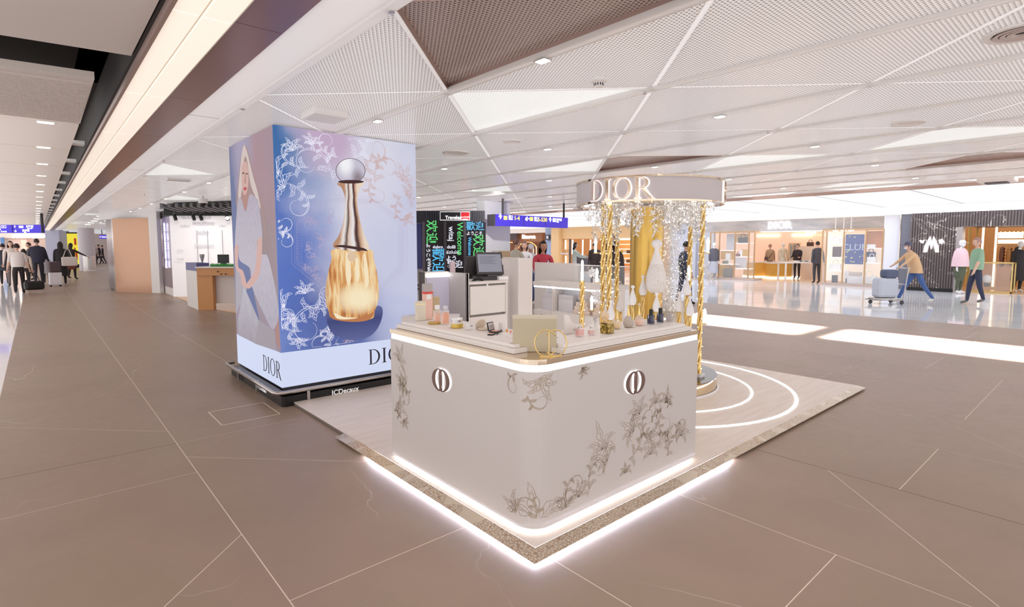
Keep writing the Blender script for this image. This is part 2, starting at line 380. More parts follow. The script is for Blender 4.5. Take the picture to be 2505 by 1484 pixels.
for k in range(13):
    x0, x1 = cols[k], cols[k + 1]; wd = x1 - x0
    cuts = list(CUT.get(k, [('h', -3.0 + frnd.random())]))
    y = (cuts[-1][1] if cuts[-1][0] == 'h' else cuts[-1][2])
    while y < 66: y += frnd.choice([1.5, 2.2, 2.6]); cuts.append(('h', y))
    polys = []; rest = [(x0, -2.5), (x1, -2.5), (x1, 68), (x0, 68)]
    for c in cuts:
        if c[0] == 'h': a, b, cc = 0, 1, c[1]
        else:
            sl = 1 if c[0] == 'd' else -1; a, b, cc = -sl, 1, c[2] - sl * c[1]
        polys.append(clip_poly(rest, a, b, cc)); rest = clip_poly(rest, -a, -b, -cc)
    for p in polys:
        p = inset(p, .0028)
        if len(p) < 3: continue
        cy_ = sum(q[1] for q in p) / len(p)
        if cy_ < 14 and nt < 110 and max(q[1] for q in p) > -3: MB().prism(p, -.02, 0).build('floor_tile', STONE, floor); nt += 1
        else: farm.prism(p, -.02, 0)
o = farm.build('distant_floor_tiles', STONE, floor); o['kind'] = 'stuff'
MB().box(4.2 - .003, 4.2 + .003, -2.5, 1.9, -.004, .0003).build('dark_joint', DGROUT, floor)
MB().box(-.36, .775, 5.037, 5.043, -.0045, .0003).build('dark_joint', DGROUT, floor)
# inspection hatch outline near the advertising pillar
hb = MB()
for a in ((1.17, 1.68, 5.28, 5.288), (1.17, 1.68, 5.79, 5.798), (1.17, 1.178, 5.28, 5.79), (1.672, 1.68, 5.28, 5.79)): hb.box(*a, -.002, .0006)
hb.build('floor_hatch_frame', GROUT, floor)
# polished white stone either side
for (x0, x1, st, n0) in ((-2.6, -.37, 1.7, 0), (14.25, 25.6, 1.62, 1)):
    wt = MB(); x = x0
    while x < x1 - .1:
        xe = min(x + st, x1); y = -2.5
        while y < 66:
            ye = y + 1.62
            if n0 and y < 16 and y > -3 and nt < 230 or (not n0 and y > 6 and y < 30 and x > -3 and nt < 260): MB().box(x + .001, xe - .001, y + .001, ye - .001, -.02, 0).build('floor_tile', WFLOOR, floor); nt += 1
            else: wt.box(x + .001, xe - .001, y + .001, ye - .001, -.02, 0)
            y = ye
        x = xe
    o = wt.build('distant_white_floor_tiles', WFLOOR, floor); o['kind'] = 'stuff'

# ================================================================ PLATFORM
PX0, PX1, PY0, PY1 = 1.79, 6.90, 1.87, 7.35; PZ = .035
plat = thing('display_platform', 'low pale wood platform with mirrored border and glowing floor rings under the gift counter', 'platform', (0, 0, 0))
wood = M('pale_wood_floor', (226, 208, 196), .35); n = NT(wood); c = n.coord()
f_ = n.noise(n.mapping(c, (1.2, 14, 1)), 1.5, 4, .3); n.l(n.ramp(f_, [(.3, (232, 218, 208)), (.7, (242, 230, 221))]), n.b.inputs['Base Color'])
MB().box(PX0 + .086, PX1, PY0 + .086, 5.49, .004, PZ - .008).box(3.42, PX1, 5.49, PY1, .004, PZ - .008).build('deck_core', M('grey_core', (120, 112, 108), .6), plat)
py_ = PY0 + .085; k = 0
while py_ < PY1 - .01:
    xx = PX0 + .085 - R_.random() * 1.6; ye = min(py_ + .24, PY1)
    while xx < PX1:
        xe = xx + 1.9; a = max(xx, PX0 + .085 if py_ < 5.45 else 3.42); b = min(xe, PX1 - .002)
        if b > a + .02: MB().box(a + .0006, b - .0006, py_ + .0006, ye - .0006, PZ - .008, PZ).build('deck_plank', wood, plat)
        xx = xe
    py_ = ye
mos = M('mosaic_mirror_border', (226, 210, 190), .22, .35); n = NT(mos); c = n.coord()
v = n.n('TexVoronoi', feature='DISTANCE_TO_EDGE'); v.inputs['Scale'].default_value = 55; n.l(n.mapping(c, (1, 1, 1)), v.inputs['Vector'])
e = n.m('LESS_THAN', v.outputs[0], .09); msk = n.m('GREATER_THAN', n.noise(c, 5.5, 1), .43)
n.l(n.mix(n.m('MULTIPLY', e, msk), (226, 212, 194), (184, 160, 138)), n.b.inputs['Base Color']); n.bump(v.outputs[0], .5, .002)
MB().add([(PX0, PY0, .022), (PX0 + .085, PY0 + .085, PZ), (PX0 + .085, 4.27, PZ), (PX0, 4.27, .022), (PX0, PY0, .018), (PX0, 4.27, .018), (PX0 + .085, 4.27, .018)],
         [(0, 1, 2, 3), (4, 0, 3, 5), (3, 2, 6, 5)]).build('mirrored_border', mos, plat)
MB().add([(PX0, PY0, .022), (PX0 + .085, PY0 + .085, PZ), (PX1, PY0 + .085, PZ), (PX1, PY0, .022), (PX0, PY0, .018), (PX1, PY0, .018), (PX1, PY0 + .085, .018)],
         [(0, 3, 2, 1), (4, 5, 3, 0), (3, 5, 6, 2)]).build('mirrored_border', mos, plat)
UG = M('underglow_led', (220, 230, 255), .5, emit=95, ecol=(214, 226, 255))
MB().box(PX0 + .034, PX0 + .04, PY0 + .04, 3.75, .0005, .017).build('underglow_strip', UG, plat)
MB().box(PX0 + .04, 3.85, PY0 + .034, PY0 + .04, .0005, .017).build('underglow_strip', UG, plat)
# ================================================================ GAZEBO CENTRE + rings
GX, GY = 5.2, 3.62
for r, wdt in ((1.14, .02), (1.56, .028)):
    MB().lathe([(r - wdt / 2, PZ), (r - wdt / 2, PZ + .0025), (r + wdt / 2, PZ + .0025), (r + wdt / 2, PZ)], 96, (GX, GY, 0)).build('floor_light_ring', M('ring_led', (255, 255, 255), .5, emit=14), plat)

# ================================================================ CEILING
HC = 2.8
ceil = tag(MB().prism([(13.42, -2.5), (19.8, -2.5), (19.8, 66), (13.42, 66)], HC, HC + .02, top=False).build('ceiling', CEILG), kind='structure')
dark = {(0, 1.355, 2.475): 1}
def key(s, x, y): return (s, round(x, 1), round(y, 1))
SPEC = {}
def mark(s, x, y, t): SPEC[key(s, x, y)] = t     # s 'L': triangle with its point at low x; 'R': point at high x ; x,y of the point
mark('L', 1.355, 2.475, 'D'); mark('L', 2.475, 3.595, 'B'); mark('R', 2.475, 10.315, 'B')
mark('L', 5.835, 4.715, 'D'); mark('R', 6.955, 5.835, 'B'); mark('L', 6.955, 3.595, 'B'); mark('L', 6.955, 1.355, 'B')
mark('L', 9.195, 1.355, 'D'); mark('R', 4.715, 12.555, 'B'); mark('L', 11.435, 3.595, 'B'); mark('R', 8.075, 9.195, 'B'); mark('R', 1.355 + 1.12 * 4, 2.475 + 1.12 * 7 + 1.12, 'B'); mark('L', 8.075, 6.955, 'B')
tris = []
i = -1
while 1.355 + 1.12 * i < 13.3:
    x = 1.355 + 1.12 * i; j0 = -4 if i % 2 == 0 else -3; j = j0
    while 2.475 + 1.12 * j < 50:
        y = 2.475 + 1.12 * j
        tris.append(('L', x, y, [(x, y), (x + 1.12, y - 1.12), (x + 1.12, y + 1.12)])); tris.append(('R', x, y, [(x, y), (x - 1.12, y + 1.12), (x - 1.12, y - 1.12)]))
        j += 2
    i += 1
tris.sort(key=lambda t: t[1] ** 2 + t[2] ** 2); npn = 0; farp = {0: MB(), 1: MB(), 2: MB()}
for s, x, y, p in tris:
    p = clip_poly(clip_poly(p, -1, 0, -1.42), 1, 0, 13.32)
    if len(p) < 3: continue
    q = inset(p, .018)
    if len(q) < 3: continue
    t = SPEC.get(key(s, x, y), 'N'); cyy = sum(a[1] for a in q) / len(q)
    if s == 'R' and y > 11 and t == 'N' and R_.random() < .07: t = 'B'
    z = {'N': HC, 'D': HC + .045, 'B': HC + .02}[t]; mat = {'N': PERF, 'D': PERFD, 'B': PERFB}[t]
    if t != 'N' or (npn < 230 and cyy < 16):
        ob = MB().prism(q, z, z + .012, top=False).build({'N': 'perforated_panel', 'D': 'recessed_bronze_panel', 'B': 'backlit_panel'}[t], mat, ceil); npn += 1
        if t != 'N':
            m_ = MB(); n_ = len(q); vs = [(a, b, HC - .004) for a, b in q] + [(a, b, z) for a, b in q]
            m_.add(vs, [(k, (k + 1) % n_, n_ + (k + 1) % n_, n_ + k) for k in range(n_)]).build('recess_frame', BRONZE if t == 'D' else WHITE, ob)
    else: farp[0].prism(q, z, z + .012, top=False)
o = farp[0].build('distant_perforated_panels', PERF, ceil); o['kind'] = 'stuff'
# backing of the seams, diagonal trims and downlight beams
sm = M('white_seam_trim', (240, 238, 238), .35, transl=.5)
dm = MB()
def strip(mb, x0, y0, x1, y1, w_, z0, z1):
    dx, dy = x1 - x0, y1 - y0; l = math.hypot(dx, dy); a, b = -dy / l * w_ / 2, dx / l * w_ / 2
    mb.prism([(x0 + a, y0 + b), (x0 - a, y0 - b), (x1 - a, y1 - b), (x1 + a, y1 + b)], z0, z1, top=(z0 < HC))
for kk in range(-8, 24):
    D = 1.12 + 2.24 * kk; x0, x1 = 1.42, 13.32
    mb = MB(); strip(mb, x0, x0 + D, x1, x1 + D, .034, HC + .001, HC + .006)
    if x1 + D > -4 and D < 40: mb.build('seam_trim', sm, ceil)
    Sx = 6.07 + 2.24 * kk
    mb = MB(); strip(mb, x0, Sx - x0, x1, Sx - x1, .038, HC + .001, HC + .005)
    if Sx > 0: mb.build('seam_trim', sm, ceil)
for kk in range(0, 10):
    x = 2.475 + 1.12 * kk
    if x > 13: break
    MB().prism([(x - .034, -2.5), (x + .034, -2.5), (x + .034, 50), (x - .034, 50)], HC - .02, HC + .012, top=False).build('ceiling_beam', M('beam_white', (238, 234, 232), .3, transl=.36), ceil)
    MB().box(x + .034, x + .04, -2.5, 50, HC - .012, HC - .0005).build('beam_lip', WHITE, ceil)
# edge band between perforated ceiling and light trough
MB().prism([(1.36, -2.5), (1.42, -2.5), (1.42, 60), (1.36, 60)], HC - .03, HC + .02, top=False).build('edge_beam', CEILW, ceil)
MB().prism([(1.10, -2.5), (1.357, -2.5), (1.357, 60), (1.10, 60)], HC - .012, HC + .02, top=False).build('edge_band', CEILW, ceil)
gb = MB()
for y in [1.1 + 4.6 * q for q in range(12)]: gb.box(1.101, 1.356, y, y + .006, HC - .0135, HC - .0118)
gb.build('band_joints', M('grey_joint', (150, 146, 146), .6), ceil)
# bronze fascia panels (sloping) and lamp trough
for q in range(33):
    y0 = -2.5 + 1.9 * q; y1 = y0 + 1.894
    MB().add([(.842, y0, HC - .02), (1.10, y0, HC - .02), (1.10, y1, HC - .02), (.842, y1, HC - .02), (.842, y0, HC), (1.10, y0, HC), (1.10, y1, HC), (.842, y1, HC)],
             [(0, 3, 2, 1), (4, 5, 6, 7), (0, 1, 5, 4), (1, 2, 6, 5), (2, 3, 7, 6), (3, 0, 4, 7)]).build('bronze_panel', M('brown_bronze_panel', (150, 118, 114), .28, .55), ceil)
trough = thing('light_trough', 'long warm white double light strip running down the concourse ceiling', 'ceiling light')
lens = M('opal_lens', (236, 226, 214), .6, emit=.56, ecol=(255, 242, 226))
for q in range(33):
    y0 = -2.5 + 1.9 * q; y1 = y0 + 1.892
    MB().box(.565, .69, y0, y1, HC - .035, HC).build('light_lens', lens, trough); MB().box(.706, .838, y0, y1, HC - .035, HC).build('light_lens', lens, trough)
MB().box(.69, .706, -2.5, 60, HC - .02, HC + .01).box(.838, .843, -2.5, 60, HC - .04, HC + .01).build('channel', M('trough_channel', (214, 204, 194), .4), trough)
MB().box(.545, .565, -2.5, 60, HC - .05, HC + .02).build('side_lip', M('trough_lip', (160, 136, 128), .4, .3), trough)
# left hall ceiling: smooth panels, dark gap, louvred panels
MB().box(.34, .56, -2.5, 66, HC + .35, HC + .37).box(-2.6, .56, 3.0, 6.6, HC + .35, HC + .37).box(.53, .545, -2.5, 66, HC, HC + .36).build('dark_plenum', DARK, ceil)
PB = M('left_panel_white', (230, 218, 210), .55, transl=.3)
for q in range(3):
    y1 = 4.25 - q * 2.1; MB().prism([(-2.55, y1 - 2.09), (.52, y1 - 2.09), (.52, y1), (-2.55, y1 + (.4 if not q else 0))], HC, HC + .03, top=False).build('smooth_panel', PB, ceil)
ys = [5.0, 6.93] + [7.0 + 1.86 * q for q in range(1, 26)]
MB().prism([(-2.55, 5.35), (.385, 5.0), (.395, 6.9), (-2.55, 6.9)], HC, HC + .05, top=False).build('louvred_panel', PB, ceil)
lv = MB()
for q in range(38): yy = 5.14 + q * .045; lv.prism([(-2.55, yy + .3 * max(0, 1 - q / 8)), (.38, yy), (.38, yy + .02), (-2.55, yy + .02 + .3 * max(0, 1 - q / 8))], HC - .012, HC)
o = lv.build('louvre_blades', PB, ceil); o['kind'] = 'stuff'
for q in range(27):
    y0 = 6.99 + 1.86 * q; MB().prism([(-2.55, y0), (.39, y0), (.39, y0 + 1.845), (-2.55, y0 + 1.845)], HC, HC + .05, top=False).build('linear_panel', PB, ceil)
    if q: MB().box(.40, .53, y0 - .2, y0 - .02, HC + .06, HC + .1).build('hanger_bracket', WHITE, ceil)
# spots of the left hall
ORD = 'one two three four five six seven eight nine ten eleven twelve thirteen fourteen fifteen sixteen seventeen eighteen nineteen twenty'.split()
sp0 = None
for q in range(20):
    y = 7.03 + 1.77 * q
    if sp0 is None:
        sp0 = thing('downlight', 'oblong downlight nearest the camera in the left hall row', 'ceiling light', (.14, y, HC), 0, 'row of oblong downlights on the left')
        MB().box(-.07, .07, -.05, .05, -.004, .0).build('trim_ring', WHITE, sp0); MB().box(-.06, .06, -.04, .04, -.008, -.004).build('lamp', M('spot_lamp', (255, 246, 230), .5, emit=6), sp0)
    else: dup(sp0, (.14, y, HC), 0, 'oblong downlight number %s away from the camera in the left hall row' % ORD[q])
# downlights on the beams of the perforated ceiling
d0 = None
for a in (2.475, 4.715, 6.955, 9.195, 11.435):
    for b in range(0, 16):
        y = .33 + 2.2 * b
        if d0 is None:
            d0 = thing('downlight', 'square downlight nearest the camera on the beam passing over the pillar', 'ceiling light', (a, y, HC - .03), 0, 'beam downlights over the perforated ceiling')
            MB().box(-.035, .035, -.05, .05, -.006, 0).build('trim_ring', STEEL, d0); MB().box(-.027, .027, -.04, .04, -.009, -.006).build('lamp', M('spot_lamp2', (255, 246, 230), .5, emit=14), d0)
        else: dup(d0, (a, y, HC - .03), 0, 'square downlight number %s from the camera on beam %s right of the light trough' % (ORD[b], ORD[round((a - 2.475) / 2.24)]))
# far right ceiling edge
MB().box(13.33, 13.42, -2.5, 50, HC - .06, HC + .02).build('bronze_edge', BRONZE, ceil)
for q in range(26): MB().box(13.42, 19.8, -2.5 + q * 1.9, -2.5 + q * 1.9 + .02, HC - .003, HC).build('panel_joint', M('grey_joint', (150, 146, 146), .6), ceil)
MB().box(19.8, 20.9, -2.5, 60, HC + .1, HC + .14).build('shadow_slot', DGREY, ceil)
MB().prism([(20.9, -2.5), (24.2, -2.5), (24.2, 60), (20.9, 60)], HC - .02, HC + .02, top=False).build('cove_band', M('cove_white', (238, 240, 244), .4, emit=1.5, ecol=(240, 244, 255)), ceil)
MB().prism([(24.2, -2.5), (29.5, -2.5), (29.5, 60), (24.2, 60)], HC, HC + .03, top=False).build('shop_ceiling', M('shop_ceiling_white', (244, 238, 232), .4, transl=.6), ceil)
MB().box(29.5, 36, -2.5, 70, HC, HC + .03).box(1.42, 13.3, 50, 70, HC, HC + .02).build('outer_ceiling', CEILG, ceil)
# ================================================================ ADVERTISING PILLAR
AX0, AX1, AY0, AY1 = 1.81, 3.412, 5.61, 7.22; AZ0, AZ1 = .165, 2.785
pil = thing('advertising_pillar', 'square pillar wrapped in bright screens with a perfume bottle and a woman in a pale dress', 'pillar')
MB().box(AX0 + .02, AX1 - .0, AY0 + .02, AY1, AZ0 - .03, AZ1).build('core', DGREY, pil)
def scr(name, col, e=.85): return M(name, (4, 4, 4), .5, emit=e, ecol=col, spec=.1)
def gradmat(name, axis, stops, a, b, e=.85, noise=0, nscale=2, second=None):
    m = M(name, (4, 4, 4), .5, emit=e, spec=.1); n = NT(m); c = n.coord(); s = n.sep(c)
    f = n.m('DIVIDE', n.m('SUBTRACT', s[axis], a), b - a)
    if noise: f = n.m('ADD', f, n.m('MULTIPLY', n.m('SUBTRACT', n.noise(c, nscale, 3), .5), noise))
    col = n.ramp(f, stops)
    if second:
        ax2, a2, b2, st2, amt = second; f2 = n.m('DIVIDE', n.m('SUBTRACT', s[ax2], a2), b2 - a2); col2 = n.ramp(f2, st2)
        x = n.n('Mix', data_type='RGBA', blend_type=amt); x.inputs[0].default_value = 1; n.l(col, x.inputs[6]); n.l(col2, x.inputs[7]); col = x.outputs[2]
    n.l(col, n.b.inputs['Emission Color']); return m
zb = AZ0 + .36
def hitY(px, py, Y): r = ray(px, py); t = Y / r.y; return r.x * t - AX0, H + r.z * t
def hitX(px, py, X): r = ray(px, py); t = X / r.x; return AY1 - r.y * t, H + r.z * t
zr = lambda x, y: hitY(550 + x / 2.032, 280 + y / 2.032, AY0)
zl = lambda x, y: hitX(560 + x / 2.25, 280 + y / 2.25, AX0)
def bgmat(name, blobs, base, e):
    """screen picture: base colour with soft round patches of colour (a, b, c = axis index / centre / radius / colour)"""
    m = M(name, (4, 4, 4), .5, emit=e, spec=.1); n = NT(m); co = n.coord(); s = n.sep(co); col = lin(base)
    nz = n.noise(co, 1.6, 3)
    for ax, cu_, cz, r, cc in blobs:
        dx = n.m('SUBTRACT', s[ax], cu_); dz = n.m('SUBTRACT', s[2], cz); d = n.m('SQRT', n.m('ADD', n.m('MULTIPLY', dx, dx), n.m('MULTIPLY', n.m('MULTIPLY', dz, dz), .5)))
        f = n.m('SUBTRACT', 1, n.m('DIVIDE', n.m('ADD', d, n.m('MULTIPLY', n.m('SUBTRACT', nz, .5), r * .9)), r)); f = n.m('MINIMUM', n.m('MAXIMUM', f, 0), 1); f = n.m('SMOOTH_MIN', n.m('MULTIPLY', f, 1.5), 1, .3)
        col = n.mix(f, col, lin(cc))
    n.l(col, n.b.inputs['Emission Color']); return m
X_ = lambda u: AX0 + u
bgR = bgmat('screen_blue_white', [(0, X_(.1), 2.5, .9, (72, 120, 178)), (0, X_(.25), 1.3, 1.0, (100, 128, 208)), (0, X_(.7), .75, .7, (98, 114, 180)), (0, X_(1.05), 2.2, 1.0, (236, 234, 250)), (0, X_(1.5), 1.3, .9, (218, 220, 246)), (0, X_(.55), 2.75, .4, (212, 186, 214))], (168, 182, 230), .8)
WHS = scr('screen_white', (214, 222, 248), .95)
v0 = zl(50, 1225)[1]; v1 = zl(290, 1310)[1]
MB().box(AX0, AX1, AY0, AY0 + .02, zb, AZ1).build('screen', bgR, pil)['label'] = 'blue and white screen face with the perfume bottle'
MB().box(AX0, AX1, AY0, AY0 + .02, AZ0, zb).build('screen_band', WHS, pil)
Y_ = lambda u: AY1 - u
bgL = bgmat('screen_lilac_sky', [(1, Y_(.1), 2.1, .9, (128, 140, 186)), (1, Y_(1.1), 2.2, .9, (206, 170, 180)), (1, Y_(1.2), 1.5, .6, (186, 164, 166)), (1, Y_(.5), 2.75, .5, (200, 190, 218))], (190, 172, 190), .62)
MB().box(AX0, AX0 + .02, AY0 + .02, AY1, zb, AZ1).build('screen', bgL, pil)['label'] = 'left screen face with a woman in a pale dress'
MB().box(AX0, AX0 + .02, AY0 + .02, AY1, AZ0, zb).build('screen_band', WHS, pil)
INK = scr('screen_ink', (52, 46, 56), .8)
dior((AX0 + 1.60 * .74 + .07, AY0, AZ0 + .10), (1, 0, 0), .17, INK, pil, .001, .0008, sx=1.0, joined=True)
dior((AX0, AY0 + .30, AZ0 + .08), (0, -1, 0), .175, INK, pil, .001, .0008, sx=.95, joined=True)
def FR(lines, w_, mat, name='print', off=.001, clip=None): return ribbons(lines, w_, (AX0, AY0, 0), (1, 0, 0), mat, name, pil, off, None, None, clip)
def FP(pts, mat, name='bottle_print', off=.002, raw=False): return obj(name, flat([[zr(*p) for p in smooth(pts)]], (AX0, AY0, 0), (1, 0, 0), .0005, off), mat, pil)
rn = random.Random(11); LW = scr('screen_filigree', (240, 238, 255), .95); LP = scr('screen_filigree_rose', (196, 182, 216), .8); LO = scr('screen_filigree_copper', (212, 168, 156), .85)
ins = lambda u, v: .012 < u < 1.59 and zb + .012 < v < AZ1 - .02
S2 = 1 / 460.
def R2(items, fn):
    o = []
    for (x, y, s, b, k) in items: u, v = zr(x, y); o += fn(u, v, s * S2 * 1.6, rn, b, k)
    return o
ll = R2([(440, 265, 62, 2.6, 1), (350, 200, 45, 2.4, -1), (350, 430, 50, -1.2, -1), (630, 130, 60, 1.2, 1), (520, 150, 40, 2.2, -1), (440, 1040, 66, -2.4, 1), (480, 905, 46, .5, 1), (330, 1020, 42, 2.2, -1), (560, 1120, 50, -.6, -1), (285, 530, 34, -.5, 1), (285, 625, 34, -.3, -1), (600, 1150, 34, .2, 1), (480, 1150, 36, 2.6, 1)], scroll)
ll += R2([(270, 290, 66, 2.8, 1.0), (300, 360, 60, 2.6, 1.2), (340, 180, 42, 1.9, 1.1), (430, 150, 34, 1.6, 1.0), (300, 950, 60, 2.6, 1.1), (340, 990, 50, -2.4, 1.2), (400, 890, 40, 1.7, 1.0), (520, 1040, 46, -1.0, 1.2), (370, 1110, 40, -1.8, 1.2)], acanthus)
FR(ll, .0048, LW, 'filigree_print', .0012, ins)
ll = R2([(800, 285, 52, .8, -1), (760, 380, 40, -1.2, 1), (890, 470, 40, -1.4, 1), (740, 180, 44, .6, 1)], scroll) + R2([(880, 330, 60, .9, 1.2), (900, 400, 56, .4, 1.2), (900, 500, 40, -1.0, 1.1), (640, 1085, 44, -1.6, 1.4), (640, 1040, 36, 1.6, 1.4)], acanthus)
FR(ll, .0042, LO, 'filigree_print', .0012, ins)
ll = []; oc = [zr(*p) for p in ((520, 400), (332, 520), (332, 742), (505, 885), (720, 960), (905, 770), (905, 520), (760, 410))]; mx = sum(p[0] for p in oc) / 8; my = sum(p[1] for p in oc) / 8
for off in (0, .05, .13, .16): ll.append([(mx + (a_ - mx) * (1 - off), my + (b_ - my) * (1 - off)) for a_, b_ in oc + [oc[0]]])
for i in range(8):
    p, q = oc[i], oc[(i + 1) % 8]; nn = int(math.hypot(q[0] - p[0], q[1] - p[1]) / .03)
    for k in range(nn): t = (k + .5) / nn; ll.append(ell(mx + (p[0] + (q[0] - p[0]) * t - mx) * .91, my + (p[1] + (q[1] - p[1]) * t - my) * .91, .011, .014, 0, 2 * PI, 8))
for k in range(16): u, v = zr(410 + rn.random() * 110, 480 + rn.random() * 340); ll += scroll(u, v, .05, rn, rn.random() * 6, rn.choice((1, -1)), 3)
FR(ll, .003, LP, 'lace_frame_print', .0011, ins)
# bottle
sm_ = lambda pts: [tuple(p) for p in pts]
bodyL = [(543, 668), (530, 720), (510, 800), (499, 880), (502, 930), (515, 975), (545, 1018)]; bodyR = [(720, 1018), (745, 975), (760, 930), (765, 880), (758, 800), (740, 720), (716, 668)]
def amb(name, base, stops, e):
    m = M(name, (4, 4, 4), .5, emit=e, spec=.1); n = NT(m); co = n.coord(); s = n.sep(co); nz = n.noise(n.mapping(co, (14, 1, 1.6)), 1.6, 4, .8); n2 = n.noise(n.mapping(co, (2.2, 1, 2.0), (0, 0, 0), (3.1, 0, .3)), 1.3, 2)
    base_ = n.ramp(n.m('ADD', n.m('MULTIPLY', nz, .6), n.m('MULTIPLY', n2, .4)), stops); u_, v_ = zr(668, 912)
    dx_ = n.m('DIVIDE', n.m('SUBTRACT', s[0], X_(u_)), .27); dz_ = n.m('DIVIDE', n.m('SUBTRACT', s[2], v_), .19); dd_ = n.m('ADD', n.m('MULTIPLY', dx_, dx_), n.m('MULTIPLY', dz_, dz_))
    f_ = n.m('MAXIMUM', n.m('SUBTRACT', 1, n.m('ADD', dd_, n.m('MULTIPLY', n.m('SUBTRACT', nz, .5), .9))), 0); f_ = n.m('MINIMUM', n.m('MULTIPLY', f_, 1.15), 1)
    u2, v2 = zr(532, 880); e_ = n.m('MINIMUM', n.m('MAXIMUM', n.m('DIVIDE', n.m('SUBTRACT', X_(u2), s[0]), .12), 0), 1)
    n.l(n.mix(f_, n.mix(n.m('MULTIPLY', e_, .8), base_, lin((168, 104, 66))), lin((255, 238, 200))), n.b.inputs['Emission Color']); return m
FP([(520, 960), (508, 1030), (545, 1095), (640, 1122), (730, 1095), (778, 1020), (770, 950), (640, 980)], gradmat('screen_base_shadow', 2, [(0, (120, 128, 190)), (.6, (84, 92, 150)), (1, (130, 138, 196))], zr(640, 1122)[1], zr(640, 950)[1], .62), off=.0011)
FP(bodyL + bodyR, amb('screen_amber', 0, [(.32, (150, 88, 58)), (.42, (206, 134, 78)), (.5, (238, 190, 128)), (.56, (252, 226, 180)), (.66, (226, 166, 104))], .9), off=.002)
def blob(x, y, rx, ry, mat, off, nm='bottle_print'): FP([(x + rx * math.cos(t * 2 * PI / 24), y + ry * math.sin(t * 2 * PI / 24)) for t in range(24)], mat, nm, off)
FP([(600, 700), (612, 690), (628, 800), (612, 850), (600, 790)], scr('screen_glint', (255, 236, 200), .9), off=.003); FP([(690, 700), (704, 720), (716, 830), (700, 850)], scr('screen_glint', (255, 236, 200), .9), off=.003); FP([(648, 720), (660, 720), (668, 800), (652, 830)], scr('screen_glint', (255, 236, 200), .9), off=.003)
FP([(545, 1018), (528, 985), (560, 1000), (650, 1008), (720, 990), (740, 978), (720, 1018), (640, 1030)], scr('screen_amber_base', (206, 136, 90), .8), off=.003)
FP([(545, 985), (590, 1005), (660, 1010), (600, 1018), (555, 1012)], scr('screen_glint', (255, 236, 200), .9), off=.0034)
blob(630, 705, 22, 26, scr('screen_pearl', (236, 206, 176), .85), .0034)
neckL = [(562, 340), (580, 365), (596, 410), (597, 460), (588, 530), (566, 600), (543, 662)]; neckR = [(708, 676), (694, 600), (672, 530), (660, 460), (658, 410), (672, 365), (690, 340)]
nk = M('screen_gold_neck', (4, 4, 4), .5, emit=.85, spec=.1); n = NT(nk); co = n.coord(); s = n.sep(co); u_, _v = zr(628, 420)
ww = n.m('ADD', .075, n.m('MULTIPLY', n.m('MAXIMUM', n.m('SUBTRACT', 2.1, s[2]), 0), .18)); f = n.m('DIVIDE', n.m('SUBTRACT', s[0], X_(u_)), ww); f = n.m('ADD', n.m('MULTIPLY', f, .42), n.m('ADD', .5, n.m('MULTIPLY', n.m('SUBTRACT', n.noise(co, 5, 2), .5), .18)))
n.l(n.ramp(f, [(.08, (196, 150, 120)), (.22, (250, 240, 236)), (.33, (88, 60, 56)), (.4, (232, 206, 190)), (.55, (250, 246, 248)), (.62, (120, 84, 74)), (.68, (60, 44, 52)), (.76, (206, 160, 130)), (.9, (246, 226, 206))]), n.b.inputs['Emission Color'])
FP(neckL + neckR, nk, off=.0026); FP([(543, 655), (600, 662), (660, 672), (708, 678), (690, 664), (640, 655), (580, 648)], scr('screen_dark_gold', (84, 58, 56), .7), off=.003)
blob(624, 280, 73, 62, bgmat('screen_ball', [(0, X_(zr(600, 250)[0]), zr(600, 250)[1], .12, (250, 250, 255)), (0, X_(zr(660, 320)[0]), zr(660, 320)[1], .1, (150, 136, 146))], (206, 200, 216), .9), .003)
o_ = [[zr(624 + r * math.cos(t * 2 * PI / 40), 280 + r * .85 * math.sin(t * 2 * PI / 40)) for t in range(40)] for r in (74, 71)]; obj('bottle_print', flat(o_, (AX0, AY0, 0), (1, 0, 0), .0005, .0034), scr('screen_rim', (120, 98, 106), .7), pil)
blob(626, 334, 64, 9, scr('screen_dark_gold', (84, 58, 56), .7), .0036)
# woman print
def WL(pts, mat, name='woman_print', off=.001): return obj(name, flat([[zl(*p) for p in (smooth(pts) if name != 'woman_print' or len(pts) > 6 else pts)]], (AX0, AY1, 0), (0, -1, 0), .0005, off), mat, pil)
sk = scr('screen_skin', (226, 184, 176), .78); sk2 = scr('screen_skin_shade', (198, 152, 146), .72); hr = scr('screen_blonde', (226, 208, 204), .8); hr2 = scr('screen_blonde_shade', (186, 156, 152), .72)
drs = gradmat('screen_dress', 2, [(0, (190, 182, 200)), (.5, (212, 204, 218)), (1, (196, 186, 202))], .5, 2.3, .74, .8, 16)
WL([(30, 720), (95, 700), (120, 900), (170, 1140), (150, 1150), (60, 900)], scr('screen_blue_chair', (122, 134, 184), .66), off=.0012)
WL([(38, 850), (80, 890), (100, 960), (40, 1100)], scr('screen_cloth2', (196, 188, 200), .7), off=.0014)
WL([(84, 945), (165, 1132), (143, 1258), (52, 1212), (50, 1130)], gradmat('screen_cloth', 2, [(0, (186, 176, 188)), (1, (214, 210, 222))], .5, 1.2, .72, .8, 7), off=.0016)
WL([(165, 1130), (252, 1190), (262, 1300), (143, 1260)], scr('screen_cloth3', (188, 178, 188), .7), off=.0018)
WL([(250, 1110), (272, 1080), (286, 1300), (262, 1255)], sk2, off=.0018)
WL([(84, 170), (72, 200), (60, 300), (50, 400), (42, 500), (70, 520), (110, 520), (150, 480), (186, 540), (200, 690), (206, 640), (190, 520), (165, 430), (140, 340), (118, 250), (100, 185)], hr2, off=.0018)
